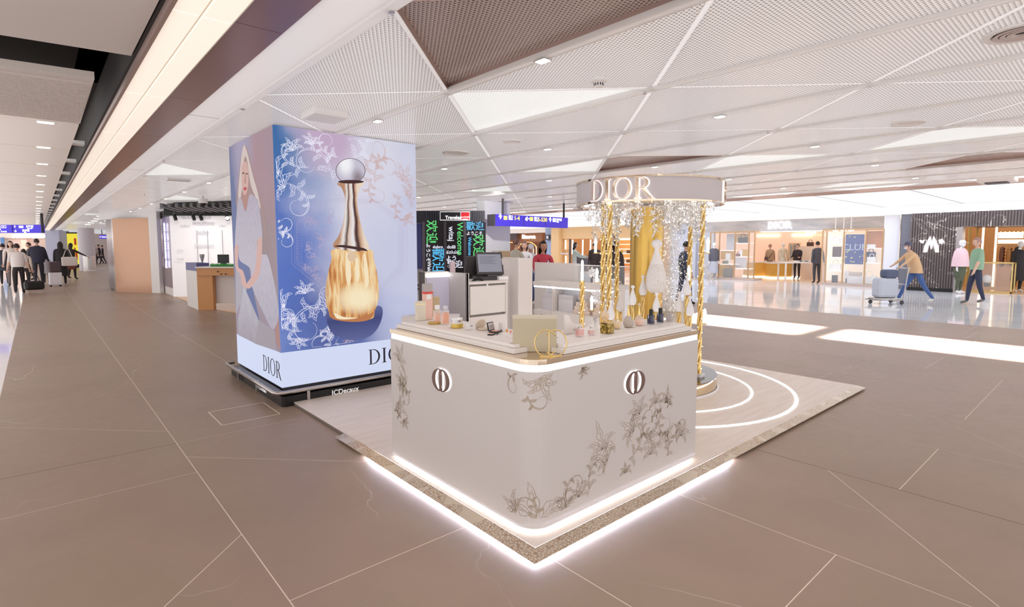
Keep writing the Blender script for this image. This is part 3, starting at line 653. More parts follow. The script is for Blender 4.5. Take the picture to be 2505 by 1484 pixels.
WL([(84, 170), (73, 205), (63, 300), (52, 440), (62, 470), (74, 400), (80, 280), (92, 230), (104, 270), (120, 380), (150, 460), (176, 520), (160, 430), (132, 330), (108, 230), (92, 178)], hr, off=.0022)
WL([(76, 430), (108, 430), (112, 460), (98, 525), (86, 520), (70, 480)], sk2, off=.002)
WL([(75, 275), (88, 258), (100, 268), (108, 310), (108, 380), (100, 425), (88, 445), (78, 425), (71, 370), (71, 310)], sk, 'face_print', .0024)
WL([(52, 470), (70, 465), (86, 522), (98, 526), (116, 440), (150, 460), (166, 490), (186, 685), (158, 690), (160, 760), (190, 770), (222, 800), (275, 1070), (246, 1182), (200, 1110), (130, 950), (120, 850), (60, 800), (55, 720), (35, 735), (40, 600)], drs, 'dress_print', .0026)
WL([(160, 690), (184, 688), (180, 810), (165, 890), (118, 955), (92, 945), (110, 915), (140, 870), (152, 800)], sk, 'arm_print', .003)
WL([(34, 730), (54, 722), (52, 830), (66, 850), (80, 862), (98, 930), (86, 952), (70, 920), (66, 880), (40, 848), (34, 800)], sk, 'arm_print', .0031)
WL([(76, 320), (86, 318), (86, 325), (76, 327)], INK, off=.003); WL([(95, 322), (105, 324), (105, 330), (95, 328)], INK, off=.003); WL([(82, 402), (92, 398), (101, 406), (92, 420), (84, 416)], scr('screen_lips', (204, 84, 92), .8), off=.003); WL([(90, 325), (93, 325), (95, 378), (87, 380)], sk2, off=.003)
# plinth, bumper rail and maker's name
MB().prism([(1.765, 5.50), (1.79, 5.475), (3.45, 5.475), (3.45, 7.35), (1.765, 7.35)], 0, .105).build('plinth', BLACK, pil)
rl = MB(); rl.tube([(1.70, 7.30, .15), (1.70, 5.53, .15), (1.725, 5.475, .15), (1.78, 5.455, .15), (3.43, 5.455, .15)], .02, 10); rl.tube([(1.70, 7.30, .15), (1.725, 7.34, .15), (1.8, 7.34, .15)], .02, 8)
rl.build('bumper_rail', STEEL, pil, smooth=True)
MB().prism([(1.715, 5.49), (1.78, 5.468), (3.43, 5.468), (3.43, 5.61), (AX0, 5.61), (AX0, 7.2), (1.715, 7.2)], .128, .137).build('tray', M('rail_tray', (90, 84, 84), .4), pil)
for (a, b) in ((2.02, 5.47), (1.74, 6.2), (1.74, 6.9)): MB().box(a - .015, a + .015, b - .012, b + .02, .02, .14).build('rail_bracket', STEEL, pil)
text('JCDecaux', (2.42, 5.474, .055), (1, 0, 0), .075, M('white_letter', (240, 240, 240), .5, emit=.35), 'lettering', pil, .002, bold=.001)
text('JCDecaux', (1.764, 6.1, .06), (0, -1, 0), .06, M('white_letter', (240, 240, 240), .5, emit=.35), 'lettering', pil, .002, bold=.001)

# ================================================================ GIFT COUNTER
CX0, CY0, CX1, CY1 = 1.925, 2.03, 3.57, 3.55; CD = .52; CR = .13
def lpoly(x0, y0, x1, y1, d, r, n=8):
    p = [(x0 + r - r * math.cos(a), y0 + r - r * math.sin(a)) for a in [PI / 2 * i / n for i in range(n + 1)]]   # from (x0, y0+r) to (x0+r, y0)
    r2 = .03
    return [(x0, y1)] + p + [(x1, y0), (x1, y0 + d), (x0 + d, y0 + d), (x0 + d, y1)]
cnt = thing('gift_counter', 'white L-shaped perfume counter with gold scroll print and glowing edge strips', 'counter')
MB().prism(lpoly(CX0, CY0, CX1, CY1, CD, CR), .058, .93).build('body', CREAM, cnt)
MB().prism(lpoly(CX0 + .03, CY0 + .03, CX1 - .02, CY1 - .02, CD - .06, CR - .02), PZ, .058).build('light_plinth', M('counter_led', (255, 255, 255), .5, emit=7), cnt)
MB().prism(lpoly(CX0 + .004, CY0 + .004, CX1 - .01, CY1 - .01, CD - .01, CR), .93, .968).build('light_strip', M('counter_led', (255, 255, 255), .5, emit=7), cnt)
MB().prism(lpoly(CX0 - .006, CY0 - .006, CX1, CY1, CD, CR), .968, .998).build('mirror_top_edge', BRASS, cnt)
def cmap(u, v, w_):      # wraps around the front corner; u from -1.5 (left face back) .. 0 corner .. +1.5
    L = PI / 2 * CR
    if u < -L / 2: return Vector((CX0 - w_, CY0 + CR + (-u - L / 2), v))
    if u > L / 2: return Vector((CX0 + CR + (u - L / 2), CY0 - w_, v))
    a = (u + L / 2) / CR; return Vector((CX0 + CR - (CR + w_) * math.cos(a), CY0 + CR - (CR + w_) * math.sin(a), v))
gp = M('gold_print', (180, 163, 142), .4); rn = random.Random(5); ll = []
uc = lambda u, v: -1.46 < u < 1.56 and .115 < v < .915
for (u, v, s, b, f) in ((.02, .09, .20, PI / 2, 1.6), (-.1, .14, .12, 2.6, 1.2), (.20, .11, .12, 1.2, 1.3), (.34, .15, .11, 1.5, 1.3), (.55, .38, .17, 1.7, 1.7), (.60, .30, .13, 2.6, 1.4), (.92, .52, .13, 2.0, 1.2), (.86, .42, .14, 2.4, 1.3),
                       (1.10, .56, .10, 1.7, 1.5), (1.22, .54, .11, 1.2, 1.3), (1.05, .38, .12, -1.4, 1.5), (1.22, .34, .14, -1.5, 1.5), (1.42, .26, .12, 1.0, 1.5), (.78, .17, .08, 1.5, 1.4), (1.05, .22, .12, 1.5, 1.5)): ll += acanthus(u, v, s, rn, b, f)
for (u, v, s, a, sg) in ((.3, .2, .10, .9, -1), (.50, .24, .10, .9, -1), (.85, .36, .11, 1.2, 1), (1.02, .44, .10, 1.5, -1), (1.22, .42, .10, -1.2, 1), (1.1, .52, .06, .6, 1), (1.26, .56, .05, 2, -1), (-.04, .16, .08, 2, 1), (1.42, .3, .09, 1, -1), (1.2, .24, .09, 2, 1)): ll += scroll(u, v, s, rn, a, sg)
for (u, v, s, b, f) in ((.04, .90, .13, -1.3, 1.3), (.36, .91, .07, -1, 1)): ll += acanthus(u, v, s, rn, b, f)
ll += scroll(.03, .78, .06, rn, -.4, 1, 3) + scroll(-.12, .85, .06, rn, -2, 1, 3)
for (u, v, s, b, f) in ((-1.38, .78, .12, .9, 1.4), (-1.36, .60, .13, .5, 1.5), (-1.40, .46, .12, -.6, 1.4), (-1.32, .36, .08, -1, 1.2)): ll += acanthus(u, v, s, rn, b, f)
for (u, v, s, a, sg) in ((-1.36, .68, .08, 1, 1), (-1.3, .54, .08, -1, -1), (-1.38, .42, .06, 2, -1)): ll += scroll(u, v, s, rn, a, sg, 4)
ribbons(ll, .0032, None, None, gp, 'scroll_print', cnt, .0008, cmap, None, uc)
hal = M('logo_halo_led', (255, 255, 255), .5, emit=1.5)
for nm, o_, r_ in (('emblem', (CX0, 2.87, .745), (0, -1, 0)), ('emblem', (2.80, CY0, .745), (1, 0, 0))):
    cs = cd_contours(.148)
    e = obj(nm, flat(cs, o_, r_, .008, .014), M('emblem_bronze', (150, 128, 122), .2, .8), cnt)
    hs = [[(a * 1.0 + (.0022 if a > 0 else -.0022), b * 1.025) for a, b in c] for c in cs]
    obj('halo_light', flat(cs, o_, r_, .004, .002), hal, e)
# trays on top (two tiers)
TR = M('tray_white', (234, 228, 224), .35)
def tray(name, label, x0, x1, y0, y1):
    t = thing(name, label, 'display tray', ((x0 + x1) / 2, (y0 + y1) / 2, .998)); w_, d_ = (x1 - x0) / 2, (y1 - y0) / 2
    MB().box(-w_, w_, -d_, d_, .001, .028).build('lower_tier', TR, t, bevel=.002); MB().box(-w_ + .03, w_ - .03, -d_ + .03, d_ - .03, .028, .048).build('upper_tier', TR, t, bevel=.002); return t
tray('display_tray', 'two-tier white tray along the left arm of the counter', 1.975, 2.40, 2.24, 3.55)
tray('display_tray', 'two-tier white tray along the right arm of the counter', 2.18, 3.51, 2.05, 2.47)
TZ = 1.0475
def tpx(px, py, z=TZ): p = pt(px, py, z); return p.x, p.y
def place(px, py, dz=0): x, y = tpx(px, py); return (x, y, TZ + dz)
CAMA = -AZ       # rotate things so their local -Y faces the camera
liqO = M('amber_liquid', (236, 140, 62), .08, coat=.6); liqP = M('peach_liquid', (244, 180, 148), .1, coat=.6); liqG = M('gold_liquid', (232, 190, 110), .08, coat=.6)
CLG = M('bottle_glass', (250, 248, 246), .04, alpha=.28, coat=.6); PINK = M('pink_liquid', (230, 150, 140), .12, coat=.5); RED = M('red_band', (214, 66, 52), .4)
BOXC = M('pale_gold_box', (198, 186, 160), .5)
def sq_bottle(name, label, px, py, w_, h, liq, cap, cap_h, fill=.75, d=None, grp=None, bandr=False, rz=None):
    t = thing(name, label, 'bottle', place(px, py), AZB if rz is None else rz, grp); d = d or w_ * .6
    MB().box(-w_ / 2, w_ / 2, -d / 2, d / 2, 0, h).build('glass_body', CLG, t, bevel=.003)
    MB().box(-w_ / 2 + .004, w_ / 2 - .004, -d / 2 + .004, d / 2 - .004, .006, h * fill).build('liquid', liq, t)
    MB().lathe([(w_ * .2, h), (w_ * .2, h + .008)], 12).build('neck', STEEL, t)
    MB().box(-w_ * .3, w_ * .3, -w_ * .22, w_ * .22, h + .006, h + .006 + cap_h).build('cap', cap, t, bevel=.002)
    return t
AZB = 0
# left arm goods
t = thing('carton', 'tall pale gift carton at the far left end of the counter', 'box', place(1029, 783)); MB().box(-.035, .035, -.02, .02, 0, .145).build('carton_body', M('carton_cream', (222, 214, 196), .5), t, bevel=.001); MB().box(-.0352, .0352, -.0202, .0202, .12, .125).build('gold_line', GOLD, t)
t = thing('tall_box', 'tall peach box with red band and marbled sleeve on the counter left end', 'box', place(1046, 781))
MB().box(-.034, .034, -.02, .02, 0, .20).build('box_body', M('peach_box', (232, 190, 176), .4), t, bevel=.001)
MB().box(-.036, .036, -.022, .022, .196, .212).build('red_band', RED, t); MB().box(-.034, .034, -.02, .02, .212, .272).build('marbled_sleeve', M('marble_sleeve', (178, 168, 168), .5), t)
MB().box(-.02, .02, -.0215, -.02, .155, .19).build('paper_label', WHITE, t)
sq_bottle('perfume_bottle', 'slim bottle of peach liquid with pearl stand beside the tall box', 1070, 790, .05, .095, liqP, WHITE, .03)
t = sq_bottle('perfume_bottle', 'slim bottle of bright orange liquid with clear cap', 1090, 793, .048, .10, liqO, CLG, .028, .85)
t = thing('round_stand', 'low golden round stand under the peach bottle', 'display stand', place(1063, 791)); MB().lathe([(0, 0), (.045, 0), (.048, .006), (.045, .012), (0, .012)], 24).build('dish', M('ochre_gold', (206, 176, 90), .3, .5), t)
def jar(label, px, py, r, h, lid_h, bodym, lidm):
    t = thing('cream_jar', label, 'jar', place(px, py)); MB().lathe([(0, 0), (r * .98, 0), (r, .006), (r, h), (0, h)], 28).build('jar_body', bodym, t, smooth=False)
    MB().lathe([(r * .9, h), (r * .93, h + .004), (r * .93, h + lid_h), (r * .86, h + lid_h + .003), (0, h + lid_h + .003)], 28).build('lid', lidm, t); MB().lathe([(r * .94, h + lid_h * .3), (r * .95, h + lid_h * .35), (r * .95, h + lid_h * .75), (r * .94, h + lid_h * .8)], 28).build('silver_band', STEEL, t)
    return t
jar('large open-front cream jar with ochre base and silver banded lid', 1118, 801, .042, .03, .034, M('ochre_gold', (206, 176, 90), .3, .5), WHITEG)
jar('small clear glass jar with thin silver lid beside the large jar', 1148, 806, .028, .022, .012, CLG, WHITEG)
def compact(label, px, py, rz, bodym, inner, s=1.0, tilt=1.9):
    t = thing('powder_compact', label, 'makeup compact', place(px, py), rz); MB().box(-.035 * s, .035 * s, -.028 * s, .028 * s, 0, .009).build('case_base', bodym, t, bevel=.002); MB().box(-.029 * s, .029 * s, -.022 * s, .022 * s, .009, .0105).build('powder', inner, t)
    vs = MB().box(-.035 * s, .035 * s, 0, .006, 0, .056 * s).build('lid', bodym, t, bevel=.001, loc=(0, .028 * s, .008)); vs.rotation_euler = (-.25, 0, 0)
    mi = MB().box(-.029 * s, .029 * s, -.001, 0, .006, .050 * s).build('mirror', STEEL, vs); return t
compact('open black compact with upright mirror lid and pink powder', 1212, 812, .3, BLACK, M('blush', (226, 170, 150), .6), 1.0)
t = thing('shell_compact', 'round beige shell-shaped compact left of the black compact', 'makeup compact', place(1183, 806)); MB().lathe([(0, 0), (.038, 0), (.042, .006), (.04, .012), (0, .013)], 24).build('case_base', M('beige_case', (216, 200, 182), .4), t)
q = MB().lathe([(0, 0), (.04, 0), (.036, .012), (0, .018)], 24).build('lid', M('beige_case', (216, 200, 182), .4), t, loc=(0, .03, .03)); q.rotation_euler = (-1.2, 0, 0)
t = thing('makeup_palette', 'small flat palette of pink powders lying before the compacts', 'makeup palette', place(1203, 818), .5); MB().box(-.03, .03, -.018, .018, 0, .007).build('case', BLACK, t, bevel=.001); MB().box(-.026, .006, -.014, .014, .007, .008).build('powder', M('blush', (226, 170, 150), .6), t)
t = thing('makeup_brush', 'black handled powder brush leaning beside the palette', 'brush', place(1222, 817)); MB().tube([(-.03, -.01, .004), (.035, .02, .02)], .004, 8).build('handle', BLACK, t)
t = thing('display_block', 'small white acrylic block behind the lip glosses', 'display stand', place(1228, 809)); MB().box(-.012, .012, -.02, .02, 0, .055).build('block', WHITE, t, bevel=.001)
for q, (px, py, cm, nm) in enumerate(((1240, 823, (230, 150, 60), 'orange'), (1249, 826, (240, 160, 150), 'pink'))):
    t = thing('lip_gloss', 'lip gloss tube with %s cap beside the pale gold box' % nm, 'lip gloss', place(px, py)); MB().lathe([(0, 0), (.007, 0), (.007, .028), (0, .028)], 12).build('tube', CLG, t); MB().lathe([(.0065, .028), (.0065, .045), (0, .045)], 12).build('cap', M('gloss_%s' % nm, cm, .3), t)
# corner: gift box and CD rings
bx = pt(1307, 862, .998); t = thing('gift_box', 'large pale gold gift box standing upright at the counter corner', 'box', (bx.x + .03, bx.y + .03, .999), -PI / 4 + .03)
MB().box(-.125, .125, -.03, .03, 0, .205).build('box_body', BOXC, t, bevel=.002); MB().box(-.127, .127, -.032, .032, .188, .2065).build('lid', M('pale_gold_lid', (212, 202, 182), .45), t, bevel=.002)
rg = pt(1345, 872, .998); t = thing('ring_emblem', 'pair of thin gold rings forming an emblem in front of the pale gold box', 'ornament', (rg.x, rg.y, .999), -PI / 4 + .1)
for (dx, a0, a1, nm) in ((-.022, .6, 2 * PI - .6, 'ring'), (.03, -PI + .7, PI - .7, 'ring')):
    m_ = MB(); m_.tube([(dx + .062 * math.cos(a0 + (a1 - a0) * i / 30), 0, .074 + .072 * math.sin(a0 + (a1 - a0) * i / 30)) for i in range(31)], .0035, 8); m_.build(nm, GOLD, t, smooth=True)
MB().tube([(-.005, 0, .012), (-.005, 0, .138)], .0028, 8).build('stem', GOLD, t); MB().box(-.055, .065, -.01, .01, 0, .004).build('foot', GOLD, t)
# right arm goods
t = thing('profile_stand', 'white curved stand board with dark letters beside the pink bottles', 'display stand', place(1395, 815), 0)
cur = [(0, 0), (.14, 0), (.14, .045), (.09, .06), (.055, .075), (.035, .115), (.01, .125), (0, .125)]
obj('board', flat([cur], (-.06, 0, 0), (1, 0, 0), .012), M('tray_white', (234, 228, 224), .35), t); text('LUM', (.035, -.013, .022), (1, 0, 0), .018, DGREY, 'lettering', t, .001)
sq_bottle('perfume_bottle', 'square pink bottle with round silver cap nearest the corner', 1418, 822, .058, .05, PINK, CLG, .02, .9)
sq_bottle('perfume_bottle', 'small rosy bottle second from the corner', 1446, 819, .045, .042, M('rose_liquid', (224, 160, 156), .12, coat=.5), CLG, .024, .7)
sq_bottle('perfume_bottle', 'small clear bottle with silver ball cap behind the pink bottles', 1456, 806, .035, .055, CLG, STEEL, .02, .5)
t = thing('gold_casket', 'square gold textured casket holding a bottle on the right tray', 'box', place(1485, 814), .12)
gt = M('engraved_gold', (176, 148, 72), .35, .6); n = NT(gt); v = n.noise(n.coord(), 70, 2); n.l(n.ramp(v, [(.4, (106, 84, 36)), (.6, (206, 178, 96))]), n.b.inputs['Base Color'])
MB().box(-.035, .035, -.03, .03, 0, .062).build('casket_body', gt, t, bevel=.002); MB().box(-.033, .033, -.028, .028, .062, .067).build('lid', PGOLD, t)
def amphora(name, label, loc, h, liq, neckm, ballm, fill=.45, cat='bottle', grp=None, bodym=None):
    t = thing(name, label, cat, loc, 0, grp); s = h
    prof = [(0, 0), (.12, .0), (.16, .02), (.205, .10), (.215, .2), (.19, .3), (.13, .40), (.075, .47)]
    MB().lathe([(r * s, z * s) for r, z in prof], 20).build('body', bodym or CLG, t, smooth=True)
    if liq: MB().lathe([(r * s * .9, (z * .92 + .01) * s) for r, z in prof[:6]] + [(0, .28 * s)], 20).build('liquid', liq, t, smooth=True)
    MB().lathe([(r * s, z * s) for r, z in [(.075, .47), (.05, .58), (.036, .72), (.04, .82), (.058, .88), (0, .88)]], 16).build('neck', neckm, t, smooth=True)
    b_ = MB(); b_.ball((0, 0, .935 * s), .062 * s, None, None, 14, 10); b_.build('ball_stopper', ballm, t, smooth=True); return t
zt = TZ
amphora('amphora_bottle', 'tall amber amphora bottle on the gold casket', tuple(Vector(place(1483, 806)) + Vector((0, .01, .067))), .135, liqG, STEEL, CLG)
amphora('amphora_bottle', 'gold necked amphora bottle with pale liquid right of the gold casket', place(1509, 804), .145, liqG, GOLD, CLG)
amphora('amphora_bottle', 'matt taupe amphora bottle with gold neck in the middle of the right tray', place(1537, 800), .17, None, GOLD, CLG, bodym=M('taupe_frost', (188, 176, 166), .5))
amphora('amphora_bottle', 'clear amphora bottle with rosy liquid and gold neck left of the dark bottles', place(1563, 796), .16, M('rosy_gold', (240, 190, 160), .1), GOLD, CLG)
navy = M('navy_glass', (30, 34, 66), .08, coat=.8)
for px, py, w in ((1592, 792, 'left'), (1615, 788, 'right')):
    t = thing('cologne_bottle', '%s one of the two dark navy cologne bottles on the right tray' % w, 'bottle', place(px, py), 0)
    MB().lathe([(0, 0), (.024, 0), (.026, .004), (.026, .062), (.022, .066), (0, .066)], 24).build('glass_body', navy, t); MB().lathe([(.0135, .066), (.0135, .104), (.012, .105), (0, .105)], 20).build('cap', BLACK, t); MB().lathe([(.0262, .0), (.0262, .006)], 24).build('clear_base', CLG, t)
    text('Sauvage', (0, -.0265, .042), (1, 0, 0), .009, STEEL, 'lettering', t, .0004)
t = thing('grey_box', 'grey lilac carton at the right end of the counter tray', 'box', place(1638, 785), .3); MB().box(-.03, .03, -.02, .02, 0, .06).build('carton_body', M('lilac_grey', (186, 176, 176), .5), t, bevel=.001); MB().box(-.02, .02, -.021, -.02, .04, .05).build('paper_label', WHITE, t)
# ================================================================ GAZEBO DISPLAY
gz = thing('round_canopy_display', 'round gold canopy display with a white lettered ring, gold posts and a glossy base', 'display', (0, 0, 0))
B0 = PZ + .001
MB().lathe([(0, B0), (.80, B0), (.81, B0 + .02), (.79, B0 + .03)], 64, (GX, GY, 0)).build('base_trim', WHITE, gz, smooth=False)
MB().lathe([(.785, B0 + .03), (.785, .185)], 64, (GX, GY, 0)).build('base_drum', PGOLD, gz, smooth=True)
MB().lathe([(.788, .18), (.788, .188), (0, .188)], 64, (GX, GY, 0)).build('base_top', M('dark_mirror', (120, 112, 108), .06, .9), gz)
BT = .189
MB().lathe([(.185, BT), (.185, 2.03)], 40, (GX, GY, 0)).build('centre_column', M('satin_gold', (216, 178, 96), .3, .85), gz, smooth=True)
CB, CT, RR = 2.045, 2.30, .805
MB().lathe([(RR - .012, CB + .018), (RR - .012, CT - .018)], 96, (GX, GY, 0)).lathe([(RR - .05, CT - .018), (RR - .05, CB + .018)], 96, (GX, GY, 0)).build('ring_band', M('ring_white', (206, 198, 200), .35), gz, smooth=True)
for a, b in ((CB, CB + .018), (CT - .018, CT)): MB().lathe([(RR - .05, a), (RR, a), (RR, b), (RR - .05, b), (RR - .05, a)], 96, (GX, GY, 0)).build('mirror_rim', BRASS, gz)
MB().lathe([(0, CB + .012), (RR - .05, CB + .012)], 64, (GX, GY, 0)).build('canopy_soffit', WHITEG, gz)
MB().lathe([(RR - .05, CT - .004), (0, CT - .004)], 64, (GX, GY, 0)).build('canopy_roof', WHITE, gz)
for k in range(14):
    a = 2 * PI * k / 14; m_ = MB(); m_.lathe([(0, CB + .004), (.022, CB + .004), (.03, CB + .011)], 12, (GX + .68 * math.cos(a), GY + .68 * math.sin(a), 0)); m_.build('canopy_lamp', M('canopy_lamp', (255, 250, 242), .5, emit=7), gz)
def cang(px, R=RR, nearhit=True):       # angle around the gazebo centre of the point seen at column px
    d = dirp(px); b = GX * d.x + GY * d.y; c_ = GX * GX + GY * GY - R * R; q = math.sqrt(max(b * b - c_, 0)); t = b - q if nearhit else b + q
    return math.atan2(d.y * t - GY, d.x * t - GX) % (2 * PI)
def rmap(a_mid, h0):
    def f(x, y, z): a = a_mid + x / RR; r = RR - .012 + z; return Vector((GX + r * math.cos(a), GY + r * math.sin(a), h0 + y))
    return f
aa = (cang(1447) + cang(1592)) / 2
Lh = .205
for q in (aa, aa + 2 * PI / 3, aa - 2 * PI / 3):
    dior(None, None, Lh, BRASS, gz, .014, .012, rmap(q, CB + .026), sx=.98)
    dior(None, None, Lh * 1.02, M('letter_halo', (255, 255, 255), .5, emit=2.2), gz, .004, .004, rmap(q + .002, CB + .024), 'letter_glow', .985, joined=True)
def twist(x, y, z0, z1, rad, strands, sr, turns, name, parent, mat=GOLD):
    m_ = MB(); n_ = max(8, int((z1 - z0) * turns * 10))
    for s_ in range(strands):
        m_.tube([(x + rad * math.cos(2 * PI * (s_ / strands + turns * (z1 - z0) * i / n_)), y + rad * math.sin(2 * PI * (s_ / strands + turns * (z1 - z0) * i / n_)), z0 + (z1 - z0) * i / n_) for i in range(n_ + 1)], sr, 6)
    return m_.build(name, mat, parent, smooth=True)
FL_ = M('fairy_light', (255, 236, 190), .5, emit=3.2, ecol=(255, 240, 214))
def fairy(x, y, z0, z1, rad, parent, step=.055):
    m_ = MB(); z = z0 + .03; k = 0
    while z < z1:
        a = k * 2.4; m_.ball((x + rad * math.cos(a), y + rad * math.sin(a), z), .0052, None, None, 6, 4); z += step * .55; k += 1
    o = m_.build('fairy_lights', FL_, parent); o['kind'] = 'stuff'; return o
posts = []
for px, R, near, n_ in ((1717, .61, True, 1), (1476, .62, True, 2), (1491, .66, True, 1), (1688, .64, False, 1), (1510, .62, False, 1)):
    a = cang(px, R, near); x, y = GX + R * math.cos(a), GY + R * math.sin(a); posts.append((x, y))
    twist(x, y, BT, CB, .017, 3, .0145, 2.2, 'twisted_post', gz); fairy(x, y, BT, CB, .034, gz)
    MB().box(x - .05, x + .05, y - .05, y + .05, BT, BT + .035).build('post_foot', WHITE, gz)
# candles clipped to the posts and standing ones
CAN = M('candle_glow', (255, 252, 246), .5, emit=3.2)
def candle(label, x, y, z, h=.15, r=.013):
    t = thing('candle_lamp', label, 'candle lamp', (x, y, z)); MB().lathe([(0, 0), (r, 0), (r, h * .55), (r * 1.25, h * .62), (r * 1.3, h * .75), (r * .6, h * .92), (0, h)], 14).build('glowing_candle', CAN, t, smooth=True)
    MB().lathe([(0, -.012), (r * 1.6, -.012), (r * 1.7, 0), (0, 0)], 14).build('holder', GOLD, t)
    q = min(posts, key=lambda p: (p[0] - x) ** 2 + (p[1] - y) ** 2); MB().tube([(0, 0, -.006), (q[0] - x, q[1] - y, -.006)], .004, 6).build('clip_arm', GOLD, t); return t
def on(px, py, d=5.75): x, y = far(px, d); return x, y, zat(x, y, py)
for px, py, d, lb in ((1457, 617, 5.72, 'glowing white candle lamp high on the left gold posts'), (1461, 690, 5.70, 'glowing white candle lamp low in front of the left gold posts'), (1732, 617, 5.72, 'glowing white candle lamp high beside the right gold post'),
                   (1687, 685, 5.65, 'glowing white candle lamp above the right rear amphora'), (1449, 757, 5.66, 'glowing white candle lamp under the white flower at left'), (1729, 790, 5.72, 'glowing white candle lamp low beside the right gold post')):
    x, y, z = on(px, py, d); candle(lb, x, y, z)
x, y = far(1425, 5.78); zr = zat(x, y, 686)
t = thing('candle_stand', 'short twisted gold stand with a tall glowing white candle at the left', 'candle stand', (0, 0, 0)); twist(x, y, .08, zr, .016, 3, .014, 2.4, 'twisted_stem', t); fairy(x, y, .2, zr, .03, t)
MB().lathe([(0, PZ + .001), (.07, PZ + .001), (.07, .08), (0, .08)], 20, (x, y, 0)).build('foot', WHITE, t); MB().lathe([(.014, zr), (.014, zr + .2), (.004, zr + .22), (0, zr + .22)], 14, (x, y, 0)).build('candle', CAN, t)
# giant glitter amphora and small white amphoras on twisted stems
glit = M('white_glitter', (236, 230, 226), .35); n = NT(glit); c = n.coord(); s = n.sep(c)
v = n.noise(c, 190, 1); f = n.m('MULTIPLY', n.m('GREATER_THAN', v, .56), n.m('LESS_THAN', s[2], .30)); n.l(n.mix(f, (242, 238, 236), (196, 188, 184)), n.b.inputs['Base Color'])
AW = M('amphora_white', (240, 238, 240), .3)
def wamph(name, label, px, top, bot, d, mat, stem=True, grp=None):
    x, y = far(px, d); z1 = zat(x, y, top); z0 = zat(x, y, bot); h = z1 - z0; t = thing(name, label, 'amphora', (x, y, z0), 0, grp); s = h
    MB().lathe([(r * s, q * s) for r, q in [(0, 0), (.10, 0), (.15, .04), (.185, .13), (.193, .23), (.178, .35), (.135, .50), (.09, .63), (.056, .74), (.044, .80), (.052, .835), (.07, .86)]], 28).build('body', mat, t, smooth=True)
    MB().lathe([(r * s, q * s) for r, q in [(.07, .86), (.092, .88), (.10, .915), (.094, .95), (.07, .98), (.035, .997), (0, 1.0)]], 28).build('ball_stopper', AW, t, smooth=True)
    if stem:
        twist(0, 0, BT - z0 - .0 if math.hypot(x - GX, y - GY) < .76 else PZ + .001 - z0, -.001, .012, 3, .011, 2.6, 'twisted_stem', t)
    return t
wamph('giant_amphora', 'giant white glittered amphora bottle before the gold column', 1607, 585, 716, 5.8, glit)
for px, a, b, d, lb in ((1550, 697, 746, 5.72, 'white amphora left of the gold column on a twisted stem'), (1575, 672, 722, 5.9, 'white amphora touching the left side of the giant one'), (1609, 714, 762, 5.62, 'white amphora directly below the giant one'),
                     (1520, 711, 762, 6.0, 'cream amphora behind the gold necked bottles at left'), (1497, 733, 782, 5.66, 'lowest white amphora at left behind the gold casket'), (1665, 712, 762, 5.66, 'white amphora behind the grey lilac carton'),
                     (1683, 673, 722, 5.62, 'white amphora highest at the right on a twisted stem'), (1692, 723, 772, 5.5, 'rightmost white amphora just above the counter end')):
    wamph('white_amphora', lb, px, a, b, d, AW)
# rear low plinth with boxes and steps
x, y = far(1670, 6.35); t = thing('step_plinth', 'low white plinth with gift boxes behind the amphoras', 'plinth', (x, y, BT), .3); 
MB().box(-.10, .10, -.10, .10, 0, .7).build('block', WHITE, t)
# flowers: hanging garlands under the canopy
LFM = M('white_leaf', (248, 248, 250), .5, transl=.35); LFS = M('silver_leaf', (188, 188, 190), .4); 
def leafset(mb, c, s, rnd, mi=0):
    a = rnd.random() * 2 * PI; b = rnd.uniform(-1.2, .1); d = Vector((math.cos(a) * math.cos(b), math.sin(a) * math.cos(b), math.sin(b))); u = d.cross(Vector((0, 0, 1))).normalized()
    p = Vector(c); mb.add([p, p + d * s * .5 + u * s * .2 + Vector((0, 0, .1 * s)), p + d * s, p + d * s * .5 - u * s * .2 + Vector((0, 0, .1 * s))], [(0, 1, 2), (0, 2, 3)], mi)
gr = random.Random(21)
def garland(x, y, z0, z1, dens, s, lab, grp, spread=.03, lights=True):
    t = thing('hanging_garland', lab, 'garland', (0, 0, 0), 0, grp); mb = MB(); lb = MB(); n_ = int((z0 - z1) * dens); k = 0; px_, py_ = x, y
    for i in range(n_):
        q = i / n_; z = z0 - (z0 - z1) * q; sp = spread * (1.15 - q)
        c = (x + gr.gauss(0, sp), y + gr.gauss(0, sp), z); leafset(mb, c, s * gr.uniform(.7, 1.25), gr, 1 if gr.random() < .14 else 0)
        if lights and i % 13 == 4: lb.ball((c[0], c[1], c[2]), .0045, None, None, 6, 4)
    o = mb.build('leaves', [LFM, LFS], t); o['kind'] = 'stuff'
    if lb.v: o = lb.build('fairy_lights', FL_, t); o['kind'] = 'stuff'
    MB().tube([(x, y, z0), (x, y, z1)], .0025, 5).build('string', WHITE, t)
    return t
for k in range(44):
    a = gr.uniform(0, 2 * PI); R = gr.uniform(.28, .72); x, y = GX + R * math.cos(a), GY + R * math.sin(a); L = gr.uniform(.10, .26)
    garland(x, y, CB + .01, CB - L, 260, .045, 'short white leafy garland hanging under the round canopy', 'short garlands under the canopy', .04)
for px, py, R, lb in ((1457, 592, .66, 'left outer'), (1497, 600, .6, 'second from left'), (1510, 585, .55, 'third from left'), (1700, 592, .62, 'right rear'), (1706, 575, .66, 'right front'), (1556, 575, .7, 'left of the gold column'), (1600, 572, .7, 'thin one before the gold column'), (1477, 570, .72, 'front left')):
    a = cang(px, R); x, y = GX + R * math.cos(a), GY + R * math.sin(a); garland(x, y, CB + .01, zat(x, y, py), 230, .05, 'long white leafy garland under the canopy, %s' % lb, 'long garlands under the canopy', .035)
